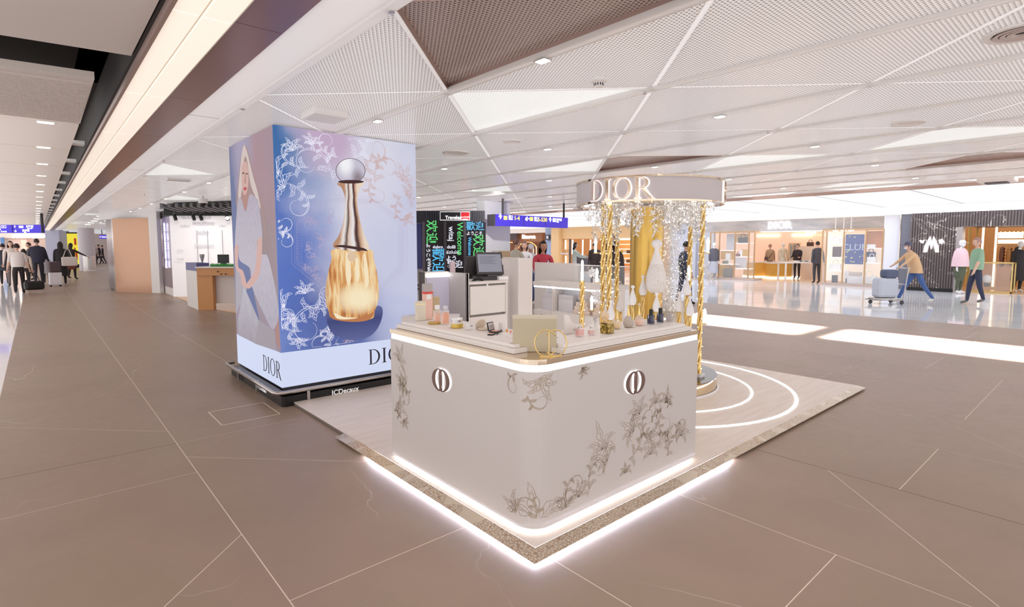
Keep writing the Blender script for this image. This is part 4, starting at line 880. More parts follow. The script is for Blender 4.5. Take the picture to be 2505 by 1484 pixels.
# dense flower cascade right of the column
a = cang(1641, .40); x, y = GX + .40 * math.cos(a), GY + .40 * math.sin(a); zb_ = zat(x, y, 762)
t = thing('flower_cascade', 'dense lit cascade of white blossom falling right of the gold column', 'flower cascade', (0, 0, 0)); mb = MB(); lb = MB()
for i in range(3600):
    q = i / 3600; z = CB - (CB - zb_) * q; sp = .035 + .03 * (1 - abs(q - .5)); c = (x + gr.gauss(0, sp), y + gr.gauss(0, sp), z); leafset(mb, c, gr.uniform(.014, .034), gr, 1 if gr.random() < .1 else 0)
    if i % 34 == 0: lb.ball(c, .0048, None, None, 6, 4)
o = mb.build('blossom', [LFM, LFS], t); o['kind'] = 'stuff'; o = lb.build('fairy_lights', FL_, t); o['kind'] = 'stuff'
MB().tube([(x, y, CB), (x, y, zb_ - .01)], .012, 6).build('core_stem', WHITE, t); MB().lathe([(0, zb_ - .06), (.075, zb_ - .06), (.09, zb_ - .005), (0, zb_ - .005)], 16, (x, y, 0)).build('basket', BOXC, t); MB().tube([(x, y, BT), (x, y, zb_ - .06)], .02, 8).build('basket_stand', GOLD, t)
def flower(label, px, py, s, d=5.7):
    x, y, z = on(px, py, d); t = thing('white_flower', label, 'flower', (x, y, z)); mb = MB()
    for k in range(46):
        a = gr.random() * 2 * PI; b = gr.uniform(-.9, 1.2); dd = Vector((math.cos(a) * math.cos(b), math.sin(a) * math.cos(b), math.sin(b))); u = dd.cross(Vector((.1, .2, 1))).normalized(); L = s * gr.uniform(.6, 1.1)
        mb.add([Vector((0, 0, 0)), dd * L * .5 + u * s * .17, dd * L, dd * L * .5 - u * s * .17], [(0, 1, 2), (0, 2, 3)])
    o = mb.build('petals', LFM, t); o['kind'] = 'stuff'; b_ = MB(); b_.ball((0, 0, 0), s * .15, None, None, 8, 6); b_.build('flower_centre', WHITE, t); return t
flower('white silk flower by the left candle lamp', 1448, 668, .075); flower('spiky white silk flower low at the left posts', 1460, 728, .11, 5.72)
flower('white silk flower right of the right gold post', 1739, 678, .075, 5.75); flower('upper white silk flower on the right gold post', 1727, 655, .05, 5.72)

# ================================================================ CASH DESK behind the counter
cd = thing('cash_desk', 'white cash desk with drawer and tall side panel behind the gift counter', 'desk')
dx, dy = 4.06, 5.5
zs = zat(4.06, 5.5, 690); zt_ = zat(4.06, 5.5, 668); zl = zat(4.06, 5.5, 778)
DW = M('desk_white', (220, 213, 210), .4)
MB().box(dx, dx + .03, dy, dy + .55, PZ, zt_).box(dx - .0, dx + .04, dy - .0, dy + .02, PZ, zt_).build('side_panel', DW, cd, bevel=.003)
x2 = xat(1243, dy)
MB().box(dx + .04, x2, dy, dy + .55, zs - .035, zs).build('worktop', DW, cd, bevel=.002)
MB().box(dx + .07, x2 - .03, dy + .02, dy + .04, zl + .03, zs - .06).build('drawer_front', M('drawer_white', (222, 217, 214), .3), cd, bevel=.003)
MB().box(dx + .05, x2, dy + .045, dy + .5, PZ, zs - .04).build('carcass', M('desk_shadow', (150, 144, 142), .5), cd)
MB().box(dx + .05, x2, dy + .015, dy + .045, PZ, zl - .0).build('lower_door', DW, cd, bevel=.002)
MB().box(x2 - .03, x2 + .0, dy + .01, dy + .04, zl, zs - .03).build('stile', DW, cd)
for u in (.28,): MB().box((dx + x2) / 2 - .012, (dx + x2) / 2 + .012, dy + .01, dy + .03, zs - .07, zs - .03).build('catch', WHITE, cd)
MB().lathe([(0, 0), (.008, 0), (.008, .01), (0, .01)], 10).build('lock', STEEL, cd, loc=((dx + x2) / 2 - .1, dy + .005, zl - .1)).rotation_euler = (PI / 2, 0, 0)
lt = MB().box(dx + .0, dx + .34, dy - .005, dy + .0, zt_ - .03, zt_ - .012); 
MB().box(dx - .36, dx + .005, dy + .40, dy + .55, PZ, zt_ + .01).build('rear_panel', DW, cd); MB().box(dx - .34, dx + .0, dy + .385, dy + .398, zt_ - .05, zt_ - .02).build('edge_light', M('desk_led', (255, 255, 255), .5, emit=4), cd)
MB().box(dx - .345, dx - .0, dy + .39, dy + .40, .5, zt_ - .06).build('display_face', M('lilac_lit_face', (206, 202, 222), .4), cd)  # white panel tinted lilac for the purple screen light falling on it
x3 = xat(1262, 5.5); x4 = xat(1303, 5.45); zz = zat(x3, 5.5, 632)
MB().box(x2 + .0, x3, dy + .12, dy + .5, PZ, zz).build('tall_block', M('desk_white2', (205, 198, 197), .4), cd, bevel=.003)
MB().box(x3, x4, dy - .05, dy + .5, PZ, zz + .004).build('tall_block', DW, cd, bevel=.004)
lamp('added_spot', (4.0, 4.4, 2.75), (4.3, 5.5, 1.0), 45, 75); lamp('added_spot', (2.47, 2.5, 2.75), (2.6, 2.5, 1.0), 28, 80); lamp('added_spot', (5.2, 6.0, 2.75), (6.4, 6.0, .8), 60, 90)  # spots added to brighten the desk, counter trays and back counter
# till
mx, my = xat(1190, 5.72), 5.72
t = thing('till_monitor', 'black slanted touch-screen till on the white cash desk', 'till', (mx, my, zs + .001), -.35)
sc = MB().box(-.19, .19, -.015, .015, -.0, .31).build('screen_housing', M('till_grey', (66, 62, 66), .4), t, bevel=.006, loc=(.04, -.05, .07)); sc.rotation_euler = (-.30, 0, 0)
MB().box(-.165, .165, -.0165, -.015, .035, .28).build('screen', M('till_screen', (20, 20, 24), .2, emit=.55, ecol=(188, 186, 200)), sc)
tl = MB()
for q in range(7): tl.box(-.14, .1 - .03 * (q % 3), -.0175, -.0165, .245 - q * .016, .249 - q * .016)
tl.build('screen_text', M('till_text', (20, 20, 24), .2, emit=.5, ecol=(120, 116, 140)), sc)
sb = MB().box(-.15, .15, -.01, .01, 0, .27).build('customer_screen', M('till_grey', (66, 62, 66), .4), t, loc=(-.13, .14, .07)); sb.rotation_euler = (.42, 0, .1)
MB().prism([(-.16, -.09), (.2, -.09), (.2, .12), (-.16, .12)], 0, .045).build('base', M('till_grey', (66, 62, 66), .4), t, bevel=.004); MB().tube([(0, .03, .03), (0, .02, .2)], .03, 8).build('neck', DGREY, t)
t = thing('receipt_roll', 'white receipt box under the till screen', 'box', (mx + .14, my - .17, zs + .001), -.3); MB().box(-.07, .07, -.035, .035, 0, .05).build('body', WHITE, t, bevel=.004)
t = thing('cable', 'black cables coiled beside the till', 'cable', (mx - .24, my - .12, zs + .004)); tb = MB()
for q in range(4): tb.tube([(.09 * math.cos(a * .5 + q) * (1 - .1 * q), .05 * math.sin(a * .5 + q * 1.3), .006 + .008 * q + .008 * math.sin(a)) for a in range(14)], .004, 6)
tb.build('loops', BLACK, t)
t = thing('leaflet_stand', 'small pink and white leaflet stand at the back edge of the cash desk', 'leaflet stand', (dx + .1, 5.95, zt_ - .03)); MB().box(-.04, .04, -.01, .01, 0, .16).build('leaflet', M('leaflet', (214, 190, 200), .5), t); MB().box(-.045, .045, -.03, .03, -.0, .02).build('holder', CLG, t)
# boxes stacked behind the left end of the counter
for px, py, w_, h, cm, lb in ((1047, 735, .1, .28, (168, 160, 158), 'grey marbled gift box standing behind the left end of the counter'), (1063, 735, .09, .22, (196, 170, 132), 'tan gift box behind the left end of the counter')):
    x, y = far(px, 6.3); t = thing('gift_box', lb, 'box', (x, y, .797), CAMA); MB().box(-w_ / 2, w_ / 2, -.05, .05, 0, h).build('box_body', M('gb%d' % px, cm, .5), t, bevel=.002)
x, y = far(1052, 6.35); t = thing('side_shelf', 'low white shelf unit behind the counter left end', 'shelf', (x, y, PZ + .001), CAMA); MB().box(-.32, .32, -.12, .16, 0, .76).build('unit', DW, t)

# ================================================================ BACK COUNTER along X
bc = thing('back_counter', 'long white back counter with a lit niche and drawers behind the gold posts', 'counter')
bx0 = 6.30; y0_, y1_ = 4.95, yat(1306, 6.30)
zc = zat(bx0, (y0_ + y1_) / 2, 703)
MB().box(bx0 - .02, bx0 + .5, y0_, y1_, zc, zc + .06).build('top', DW, bc, bevel=.003); MB().box(bx0, bx0 + .01, y0_ + .02, y1_, zc - .035, zc - .012).build('light_strip', M('desk_led', (255, 255, 255), .5, emit=4), bc)
MB().box(bx0 + .28, bx0 + .5, y0_, y1_, PZ, zc).build('rear_body', M('niche_white', (236, 238, 246), .4), bc)
MB().box(bx0, bx0 + .3, y0_, y1_, PZ, .54).build('drawer_body', DW, bc)
k = 0; yy = y0_
while yy < y1_ - .2:
    ye = min(yy + .62, y1_); d_ = MB().box(bx0 - .018, bx0 - .001, yy + .004, ye - .004, .10, .53).build('drawer', M('drawer_white', (222, 217, 214), .3), bc, bevel=.002)
    lk = MB().lathe([(0, 0), (.014, 0), (.014, .01), (0, .01)], 10).build('knob', DGREY, d_, loc=(bx0 - .02, (yy + ye) / 2, .46)); lk.rotation_euler = (0, -PI / 2, 0)
    MB().box(bx0 + .01, bx0 + .28, yy, yy + .02, .54, zc).build('niche_divider', DW, bc); yy = ye
# stacked gift boxes in the niche
for k, (yy, n_, lb) in enumerate(((6.38, 1, 'upright'), (6.0, 1, 'upright'), (5.6, 3, 'stack'), (5.2, 4, 'stack'))):
    for q in range(n_):
        if n_ == 1: t = thing('gift_box', 'pale gift box standing in the %s niche of the back counter' % ('far left' if k == 0 else 'second'), 'box', (bx0 + .16, yy, .541)); MB().box(-.05, .05, -.16, .16, 0, .27).build('box_body', M('niche_box', (210, 206, 212), .5), t, bevel=.002)
        else: t = thing('gift_box', '%s cream box of the %s stack in the back counter niche' % (('bottom', 'second', 'third', 'fourth')[q], 'left' if k == 2 else 'right'), 'box', (bx0 + .14, yy, .541 + .062 * q)); MB().box(-.1, .1, -.17 + .03 * q, .17 - .03 * q, 0, .06).build('box_body', M('niche_box2', (222, 204, 192), .5), t, bevel=.002)
# boxes on the top right end
stk = [(1493, 722, 686, .22, 'white gift box at the back counter end under a white cup'), (1510, 735, 700, .2, 'white step box right of the cup')]
x, y = bx0 + .15, 5.25; zz_ = zc + .061
t = thing('gift_box', 'white gift box on the back counter carrying a cup', 'box', (x, y, zz_)); MB().box(-.1, .1, -.13, .13, 0, .10).build('box_body', WHITE, t, bevel=.003)
t = thing('cup', 'white cup on a gift box behind the left gold posts', 'cup', (x, y, zz_ + .101)); MB().lathe([(0, 0), (.03, 0), (.045, .06), (.042, .06), (.028, .006), (0, .006)], 18).build('cup_body', AW, t, smooth=True)
for k in range(4):
    t = thing('gift_box', '%s of the white stepped boxes descending right of the cup' % ('first', 'second', 'third', 'fourth')[k], 'box', (x, 5.04 - .0 + .0, PZ + .001)) if False else None
# glass rail behind it
gl = thing('glass_rail', 'clear glass rail standing on the back counter', 'glass rail'); MB().box(bx0 + .44, bx0 + .45, y0_ + .0, y1_ - .5, zc + .061, zc + .33).build('pane', PANE, gl); MB().box(bx0 + .435, bx0 + .455, y0_ + .0, y1_ - .5, zc + .33, zc + .345).build('top_rail', WHITEG, gl)
rp = thing('display_rear_panel', 'tall pale panel closing the left end of the back counter', 'panel'); xq, yq = far(1343, 9.9)
MB().box(bx0 + .55, bx0 + .6, yat(1415, bx0 + .55), yat(1308, bx0 + .55), PZ, zat(bx0 + .55, yat(1343, bx0 + .55), 642)).build('panel_board', DW, rp)
ps = thing('white_post', 'white rounded post beside the tall block of the cash desk', 'post', (bx0 - .1, y1_ + .02, PZ)); MB().lathe([(.05, 0), (.05, zc + .30), (0, zc + .3)], 20).build('post_body', WHITE, ps, smooth=True); MB().lathe([(0, 0), (.012, 0), (.012, .01), (0, .01)], 8).build('lock', BLACK, ps, loc=(-.04, -.04, zc + .25)).rotation_euler = (PI / 2, 0, 0)
# ================================================================ CEILING FIXTURES
def cthing(name, label, px, py, z=HC, cat='ceiling fitting'):
    p = pt(px, py, z); return thing(name, label, cat, (p.x, p.y, z))
t = cthing('wireless_box', 'white rounded box fixed to the ceiling above the advertising pillar', 795, 272); MB().box(-.16, .16, -.16, .16, -.07, -.001).build('housing', WHITE, t, bevel=.02); t.rotation_euler.z = .0
def disc(label, px, py, r, rings=3, holes=True, z=HC, name='air_diffuser'):
    t = cthing(name, label, px, py, z); MB().lathe([(r * .72, -.001), (r * .8, -.012), (r, -.012), (r * 1.02, -.001)], 40).build('rim', WHITE, t)
    MB().lathe([(0, -.002), (r * .75, -.002)], 32).build('dark_throat', DGREY if holes else WHITE, t)
    if holes:
        for k in range(rings): a = r * (.2 + .18 * k); MB().lathe([(a, -.004), (a + .008, -.016), (a + .03, -.016), (a + .02, -.004)], 32).build('louvre_ring', M('ring_grey', (196, 180, 176), .4), t)
    return t
disc('large round air diffuser at the top right corner', 2500, 77, .17)
disc('round air diffuser right of the advertising pillar', 1115, 373, .17, 2, False); disc('flat round cover between the diffuser and the smoke detector', 1253, 345, .10, 1, False, name='ceiling_cover')
disc('flat round cover on the right side of the ceiling', 2222, 300, .14, 1, False, name='ceiling_cover'); disc('small round diffuser above the distant blue sign', 1230, 494, .3, 1, False)
t = cthing('smoke_detector', 'white smoke detector with dark slots on the perforated ceiling', 1465, 192); MB().lathe([(.062, -.001), (.062, -.02), (.05, -.028), (0, -.028)], 28).build('base', WHITE, t, smooth=False); MB().lathe([(.034, -.028), (.032, -.058), (0, -.06)], 20).build('sensor', WHITE, t)
sl = MB()
for k in range(12): a = 2 * PI * k / 12; sl.rbox((.033 * math.cos(a), .033 * math.sin(a)), .004, .007, -.052, -.034, a)
o = sl.build('slots', BLACK, t)
for px, py, lb in ((957, 14, 'nearest'), (593, 258, 'second')):
    t = cthing('sprinkler', '%s small chrome sprinkler on the white edge band' % lb, px, py); MB().lathe([(.026, -.001), (.024, -.006), (.01, -.008), (.008, -.03), (0, -.03)], 16).build('cup', STEEL, t); MB().lathe([(0, -.036), (.016, -.036), (.016, -.034), (0, -.034)], 14).build('deflector', STEEL, t); MB().lathe([(.003, -.036), (.003, -.03)], 8).build('bulb', RED, t)
for px, py, lb in ((400, 392, 'left'), (353, 474, 'far left'), (1577, 222, 'mid'), (1880, 321, 'right')):
    t = cthing('sprinkler', 'tiny pendant sprinkler on a %s ceiling beam crossing' % lb, px, py, HC - .03); MB().lathe([(.012, -.001), (.01, -.02), (.016, -.024), (0, -.024)], 10).build('head', STEEL, t)
t = cthing('exit_fitting', 'flat pale box on the ceiling above the exchange kiosk', 436, 438); MB().box(-.18, .18, -.1, .1, -.03, -.001).build('housing', WHITE, t, bevel=.005)
t = cthing('speaker_grille', 'oblong white fitting at the far right end of the ceiling', 2440, 435); MB().box(-.25, .25, -.25, .25, -.08, -.001).build('housing', WHITE, t, bevel=.02); MB().box(-.15, .15, -.15, .15, -.1, -.08).build('grille', DGREY, t)
t = cthing('security_camera', 'white dome camera hanging over the exchange kiosk entrance', 497, 497, 2.62); MB().lathe([(.10, .1), (.10, 0), (.07, -.0)], 20).build('housing', WHITE, t); b_ = MB(); b_.ball((0, 0, 0), .07, None, None, 14, 8); b_.build('dome', BLACK, t, smooth=True); MB().lathe([(.03, .1), (.03, .17), (0, .17)], 10).build('stem', WHITE, t)

# ================================================================ EXCHANGE KIOSK (left of pillar)
ks = thing('exchange_kiosk', 'white exchange kiosk room with black slatted canopy behind the advertising pillar', 'kiosk')
def K(px, D): x, y = far(px, 1); k_ = D / Vector((x, y, 0)).dot(FW); return Vector((x * k_, y * k_, 0))
def panelK(px0, px1, D, z0, z1, th, mat, name, par, D1=None):
    a = K(px0, D); b = K(px1, D1 if D1 else D); d = (b - a).normalized(); nn = Vector((-d.y, d.x, 0)) * th
    return MB().prism([(a.x, a.y), (b.x, b.y), (b.x + nn.x, b.y + nn.y), (a.x + nn.x, a.y + nn.y)], z0, z1).build(name, mat, par)
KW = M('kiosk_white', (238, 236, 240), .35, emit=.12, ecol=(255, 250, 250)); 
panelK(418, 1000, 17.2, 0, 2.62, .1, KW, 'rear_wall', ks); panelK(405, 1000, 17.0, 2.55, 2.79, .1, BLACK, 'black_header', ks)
for k, px in enumerate((482, 508, 544)): panelK(px, px + .8, 17.1, .9, 2.1, .02, M('seam_grey', (170, 170, 180), .5), 'wall_seam', ks)
bl = []
for k in range(11):
    a = K(400 + k * 18, 14.6); b = K(448 + k * 18, 16.9); bl.append(a); m_ = MB(); strip(m_, a.x, a.y, b.x, b.y, .07, 2.64, 2.74); m_.build('canopy_slat', M('slat_grey', (120, 118, 122), .5), ks)
a, b, c_, d_ = K(395, 17), K(590, 17), K(590, 14.2), K(430, 14.9); MB().prism([(a.x, a.y), (b.x, b.y), (c_.x, c_.y), (d_.x, d_.y)], 2.765, 2.785).build('dark_soffit', BLACK, ks)
fl = thing('kiosk_wood_floor', 'honey coloured wood floor of the exchange kiosk', 'floor'); a, b, c_, d_, e_ = K(425, 17.0), K(640, 17.0), K(640, 12.2), K(560, 13.0), K(470, 14.6)
MB().prism([(e_.x, e_.y), (d_.x, d_.y), (c_.x, c_.y), (b.x, b.y), (a.x, a.y)], .001, .012).build('boards', M('honey_wood', (206, 160, 112), .3), fl)
rn = random.Random(4)
for q, (px, py, sz, tx) in enumerate(((480, 531, .16, 'MIEXCHANGE'), (500, 547, .14, 'WELCOME'), (455, 552, .12, 'dobro'), (546, 551, .1, 'salut'), (497, 568, .2, 'hello'), (500, 600, .15, 'bienvenue'), (440, 612, .12, 'ciao'), (440, 633, .12, 'hola'))):
    p = K(px, 17.08); z = zat(p.x, p.y, py); text(tx, (p.x, p.y, z), tuple(RT), sz, M('pale_print', (206, 206, 216), .4), 'wall_lettering', ks, .004)
# track spots
for k, px in enumerate((430, 475, 493, 557)):
    p = K(px, 16.6); t = thing('track_spot', ('leftmost', 'second', 'third', 'rightmost lit')[k] + ' black track spotlight under the kiosk canopy', 'spotlight', (p.x, p.y, 2.55)); m_ = MB(); m_.tube([(0, 0, .0), (.03, -.06, -.16)], .05, 10); m_.build('barrel', BLACK, t); MB().box(-.02, .02, -.02, .02, 0, .1).build('bracket', BLACK, t)
    if k == 3: b_ = MB(); b_.ball((.0, -.1, -.1), .05); b_.build('lamp', M('lampw', (255, 255, 255), .5, emit=8), t)
for k_, px in enumerate((430, 475, 520, 557, 600)):
    p = K(px, 15.2); q = K(px, 17.2); lamp('kiosk_spot', (p.x, p.y, 2.6), (q.x, q.y, 1.3), 42, 75)
# desks of the kiosk
a = K(478, 13.9); dk = thing('kiosk_desk', 'honey wood kiosk desk with white back panels and a green hedge on top', 'desk')
HW = M('honey_veneer', (204, 146, 92), .35)
p0 = K(480, 13.6); ztop = zat(p0.x, p0.y, 652)
panelK(478, 516, 13.6, .0, ztop - .04, .12, HW, 'wood_leg', dk); panelK(478, 640, 13.55, ztop - .22, ztop - .03, .16, HW, 'wood_fascia', dk); panelK(474, 640, 13.5, ztop - .03, ztop, .5, WHITE, 'desk_top', dk)
panelK(516, 600, 13.75, .15, ztop - .22, .1, M('desk_panel_grey', (216, 208, 206), .4), 'modesty_panel', dk); panelK(452, 478, 14.6, .0, ztop - .12, .1, WHITE, 'side_panel', dk, 13.6)
panelK(452, 478, 14.55, ztop - .12, ztop + .08, .3, M('indigo_panel', (98, 96, 150), .4), 'indigo_cap', dk, 13.9)
for px, py in ((530, 664), (538, 670), (549, 670)): p = K(px, 13.53); MB().lathe([(0, 0), (.018, 0), (.018, .01), (0, .01)], 10).build('cable_hole', BLACK, dk, loc=(p.x, p.y, zat(p.x, p.y, py))).rotation_euler = (PI / 2, 0, CAMA)
hd = thing('grass_hedge', 'strip of green artificial grass along the kiosk desk', 'plant'); mb = MB()
for k in range(700):
    p = K(rn.uniform(512, 600), 13.62 + rn.uniform(0, .1)); q = Vector((rn.gauss(0, .015), rn.gauss(0, .015), rn.uniform(.05, .1))); b0 = Vector((p.x, p.y, ztop)); mb.add([b0, b0 + Vector((.012, 0, 0)), b0 + q], [(0, 1, 2)])
o = mb.build('blades', M('grass_green', (84, 176, 92), .6), hd); o['kind'] = 'stuff'
p = K(545, 13.9); t = thing('computer_monitor', 'black computer screen on the kiosk desk', 'monitor', (p.x, p.y, ztop + .001), CAMA); MB().box(-.14, .14, -.02, .02, .08, .30).build('screen_back', BLACK, t, bevel=.004); MB().box(-.05, .05, -.05, .05, 0, .08).build('stand', BLACK, t)
p = K(493, 14.4); t = thing('desk_ornament', 'small grey trophy shaped ornament on the kiosk desk', 'ornament', (p.x, p.y, ztop + .0)); MB().lathe([(.05, 0), (.05, .01), (.015, .03), (.02, .1), (.06, .25), (.06, .3), (0, .3)], 14).build('body', M('orn_grey', (170, 168, 176), .4), t)
# display window with glowing script + copper wall
dw = thing('curved_display_window', 'narrow purple glass display column with glowing white characters by the kiosk', 'display')
panelK(392, 420, 19.0, .25, 2.55, .1, M('purple_glass', (150, 140, 186), .15), 'glass_face', dw, 17.3); panelK(376, 394, 20.5, .1, 2.5, .1, M('dark_print', (120, 104, 112), .4), 'dark_side', dw, 19.0)
panelK(392, 420, 18.95, .25, .9, .1, M('city_print', (140, 124, 132), .4), 'skyline_print', dw, 17.25); panelK(376, 421, 20.4, 0.0, .25, .12, WHITE, 'plinth', dw, 17.2); panelK(376, 421, 20.4, 2.55, 2.78, .1, BLACK, 'header', dw, 17.2)
p = K(404, 18.0); 
for q, ch in enumerate('找換服務處'): text(ch, (p.x, p.y - .05, 2.2 - q * .3), tuple((K(420, 17.3) - K(392, 19)).normalized()), .30, M('char_glow', (255, 255, 255), .5, emit=1.6), 'lettering', dw, .01, bold=.006)
m_ = MB(); a = K(381, 20.0); b = K(388, 19.0); c_ = K(384, 19.6); m_.tube([(a.x, a.y, 2.3), (b.x, b.y, 1.3), (c_.x, c_.y, .3)], .03, 6); m_.build('red_stripe', M('red_stripe', (200, 110, 104), .4), dw)
cw = thing('copper_wall_panel', 'tall glossy copper wall panel in a white frame left of the kiosk', 'wall panel')
cop = M('copper_panel', (202, 160, 132), .22, .3)
p = K(280, 19.2); panelK(278, 366, 19.0, 0.0, 2.56, .1, cop, 'copper_sheet', cw, 18.6); panelK(366, 386, 18.6, 0.0, 2.79, .15, WHITE, 'white_pilaster', cw, 18.5); panelK(246, 372, 20.0, 2.56, 2.79, .4, WHITE, 'white_header', cw, 18.6)
panelK(262, 279, 20.6, 0.05, 2.56, .05, M('screen_side', (96, 92, 108), .2), 'dark_side', cw, 19.0); panelK(266, 272, 20.3, 1.9, 2.2, .02, M('blue_sign', (66, 48, 190), .4, emit=.5, ecol=(76, 56, 210)), 'blue_notice', cw, 19.8)
panelK(262, 266, 20.6, .0, 2.56, .06, STEEL, 'steel_edge', cw, 20.2); panelK(275, 279, 19.3, .0, 2.56, .06, STEEL, 'steel_edge', cw, 19.0)

# ================================================================ TRAVELEX KIOSK (right of pillar)
tk = thing('exchange_booth', 'dark slatted exchange booth with glowing multilingual greeting screens', 'kiosk')
D0 = 14.0; zh = zat(*K(1110, D0).xy, 514); zm = zat(*K(1110, D0).xy, 542)
panelK(1000, 1186, D0 + .2, zm, zh, .5, M('slat_black', (50, 50, 60), .5), 'header', tk)
sl = MB()
for k in range(34): p = K(1045 + k * 4.2, D0 + .17); sl.rbox((p.x, p.y), .018, .03, zm, zh, CAMA)
o = sl.build('header_ribs', M('rib_dark', (84, 84, 98), .4), tk); o['kind'] = 'stuff'
p0 = K(1078, D0 + .1); z0, z1 = zat(p0.x, p0.y, 539), zat(p0.x, p0.y, 517)
panelK(1077, 1150, D0 + .08, z0, z1, .05, M('white_edge', (230, 230, 230), .4, emit=.6), 'sign_frame', tk); panelK(1078.5, 1127, D0 + .07, z0 + .02, z1 - .02, .03, M('sign_black', (40, 38, 46), .4), 'sign_face', tk)
panelK(1128.5, 1149, D0 + .07, z0 + .02, z1 - .02, .03, M('sign_red', (190, 24, 36), .4, emit=.5), 'sign_face', tk)
WL_ = M('sign_white_glow', (255, 255, 255), .5, emit=1.3)
p = K(1110, D0 + .06); text('Travelex', (p.x, p.y, zat(p.x, p.y, 532)), tuple(RT), .12, WL_, 'lettering', tk, .004, bold=.002); p = K(1139, D0 + .06); text('worldwide\nmoney', (p.x, p.y, zat(p.x, p.y, 533)), tuple(RT), .05, WL_, 'lettering', tk, .004)
SB = M('booth_screen', (26, 24, 32), .2, emit=.06, ecol=(110, 90, 90)); G_ = M('glow_green', (0, 0, 0), .5, emit=1, ecol=(96, 214, 120)); B_ = M('glow_cyan', (0, 0, 0), .5, emit=1, ecol=(90, 190, 240)); W_ = M('glow_white', (0, 0, 0), .5, emit=1, ecol=(230, 232, 244))
for a, b in ((1040, 1086), (1092, 1134), (1141, 1188)):
    panelK(a, b, D0, .12, zm - .01, .12, SB, 'greeting_screen', tk)
for a, b in ((1034, 1040), (1086, 1092), (1134, 1141)): panelK(a, b, D0 - .03, .0, zm, .16, M('mullion', (96, 92, 100), .3, .5), 'mullion', tk)
panelK(1040, 1190, D0 + .02, 0, .12, .1, BLACK, 'plinth', tk)
def tx(b, px, py, hpx, mat, vert=False, bold=.003): p = K(px, D0 - .005); text(b, (p.x, p.y, zat(p.x, p.y, py)), tuple(RT), hpx * D0 / 1330 * 1.25, mat, 'greeting_lettering', tk, .003, vert=vert, bold=bold)
tx('欢迎', 1055, 568, 24, G_, True); tx('ようこそ', 1047, 618, 9, W_, True); tx('dobro', 1071, 604, 8, W_); tx('歡迎', 1070, 640, 27, B_, True); tx('Welcome', 1049, 664, 10, W_, True); tx('ยินดี', 1068, 677, 8, W_)
tx('Welcome', 1125, 584, 16, G_, True); tx('witaj', 1104, 572, 15, W_, True); tx('došli', 1104, 604, 9, W_); tx('Καλώς', 1107, 617, 8, W_); tx('よう', 1104, 632, 11, W_); tx('歡迎', 1113, 647, 16, W_)
tx('歡迎', 1163, 554, 18, B_); tx('ようこそ', 1161, 571, 8, W_); tx('Welcome', 1149, 602, 9, B_, True); tx('欢迎', 1169, 602, 24, G_, True)
panelK(1018, 1034, D0 + .6, 0, zh, .1, M('booth_side', (200, 196, 204), .4), 'side_wall', tk); panelK(1019, 1031, D0 + .55, 1.0, 2.2, .04, M('blue_dark_screen', (30, 34, 70), .2, emit=.15, ecol=(40, 40, 160)), 'side_screen', tk)
panelK(1186, 1248, D0 + .3, 0, 2.79, .3, M('booth_wall_white', (224, 226, 230), .4), 'side_wall', tk, D0 + 1.0)
p = K(1216, 11.9); q = K(1218, 14.3); lamp('added_spot', (p.x, p.y, 2.72), (q.x, q.y, 2.1), 170, 60)  # spot added to whiten the booth side wall
p = K(1030, 9.5); t = thing('queue_ledge', 'pale ledge with metal rails right of the advertising pillar', 'ledge', (p.x, p.y, 0), CAMA); MB().box(-.1, .35, -.1, .1, 0, .98).build('ledge_body', M('ledge_white', (206, 202, 204), .4), t); MB().tube([(-.1, -.12, .93), (.34, -.12, .93)], .012, 6).tube([(-.1, -.12, .86), (.34, -.12, .86)], .012, 6).build('rails', DGREY, t)
p = K(1234, 11.5); t = thing('wood_post', 'small pale wooden post behind the tall white block', 'post', (p.x, p.y, 0)); MB().box(-.09, .09, -.09, .09, 0, 1.5).build('post_body', M('pale_oak', (214, 188, 154), .4), t, bevel=.005)
p = K(1218, 12); t = thing('white_post', 'white cylindrical post behind the till', 'post', (p.x, p.y, 0)); MB().lathe([(.14, 0), (.14, 1.5), (0, 1.5)], 20).build('post_body', WHITE, t, smooth=True)

# ================================================================ HANGING SIGNS
BLU = M('sign_blue', (40, 20, 160), .35, emit=.62, ecol=(84, 66, 214)); YEL = M('sign_yellow', (240, 224, 110), .5, emit=.8, ecol=(240, 230, 120))
hs = thing('direction_sign', 'wide blue hanging direction sign with gate numbers 1-4 and 5-530', 'sign'); sy = 10.5; sx0, sx1 = xat(1212, sy), xat(1389, sy)
zt1 = zat(sx0, sy, 523.5); zb1 = zat(sx0, sy, 552); MB().box(sx0, sx1, sy, sy + .14, zb1, zt1).build('light_box', BLU, hs, bevel=.004); MB().box(sx0 - .02, sx0, sy - .0, sy + .3, zb1, zt1).build('end_cap', DGREY, hs)
for q in (.36, .66): MB().box(sx0 + (sx1 - sx0) * q, sx0 + (sx1 - sx0) * q + .01, sy - .003, sy, zb1, zt1).build('panel_joint', M('joint_blue', (50, 40, 120), .5), hs)
for x in (sx0 + .3, sx1 - .1): MB().box(x - .02, x + .02, sy + .05, sy + .09, zt1, HC).build('hanger', DGREY, hs)
def stx(b, f, dz, size, mat, bold=.002): text(b, (sx0 + (sx1 - sx0) * f, sy - .004, zt1 - dz), (1, 0, 0), size, mat, 'lettering', hs, .003, bold=bold)
stx('↑', .06, .07, .16, WL_, .006); stx('閘口', .19, .05, .075, WL_); stx('Gates', .19, .105, .06, WL_); stx('1-4', .27, .08, .15, YEL, .004)
stx('←', .41, .08, .16, WL_, .006); stx('閘口', .53, .06, .075, WL_); stx('Gates', .53, .115, .06, WL_); stx('5-530', .62, .09, .15, YEL, .004)
stx('↑', .73, .09, .16, WL_, .006); stx('升降機', .86, .07, .075, WL_); stx('Lifts', .84, .125, .06, WL_)
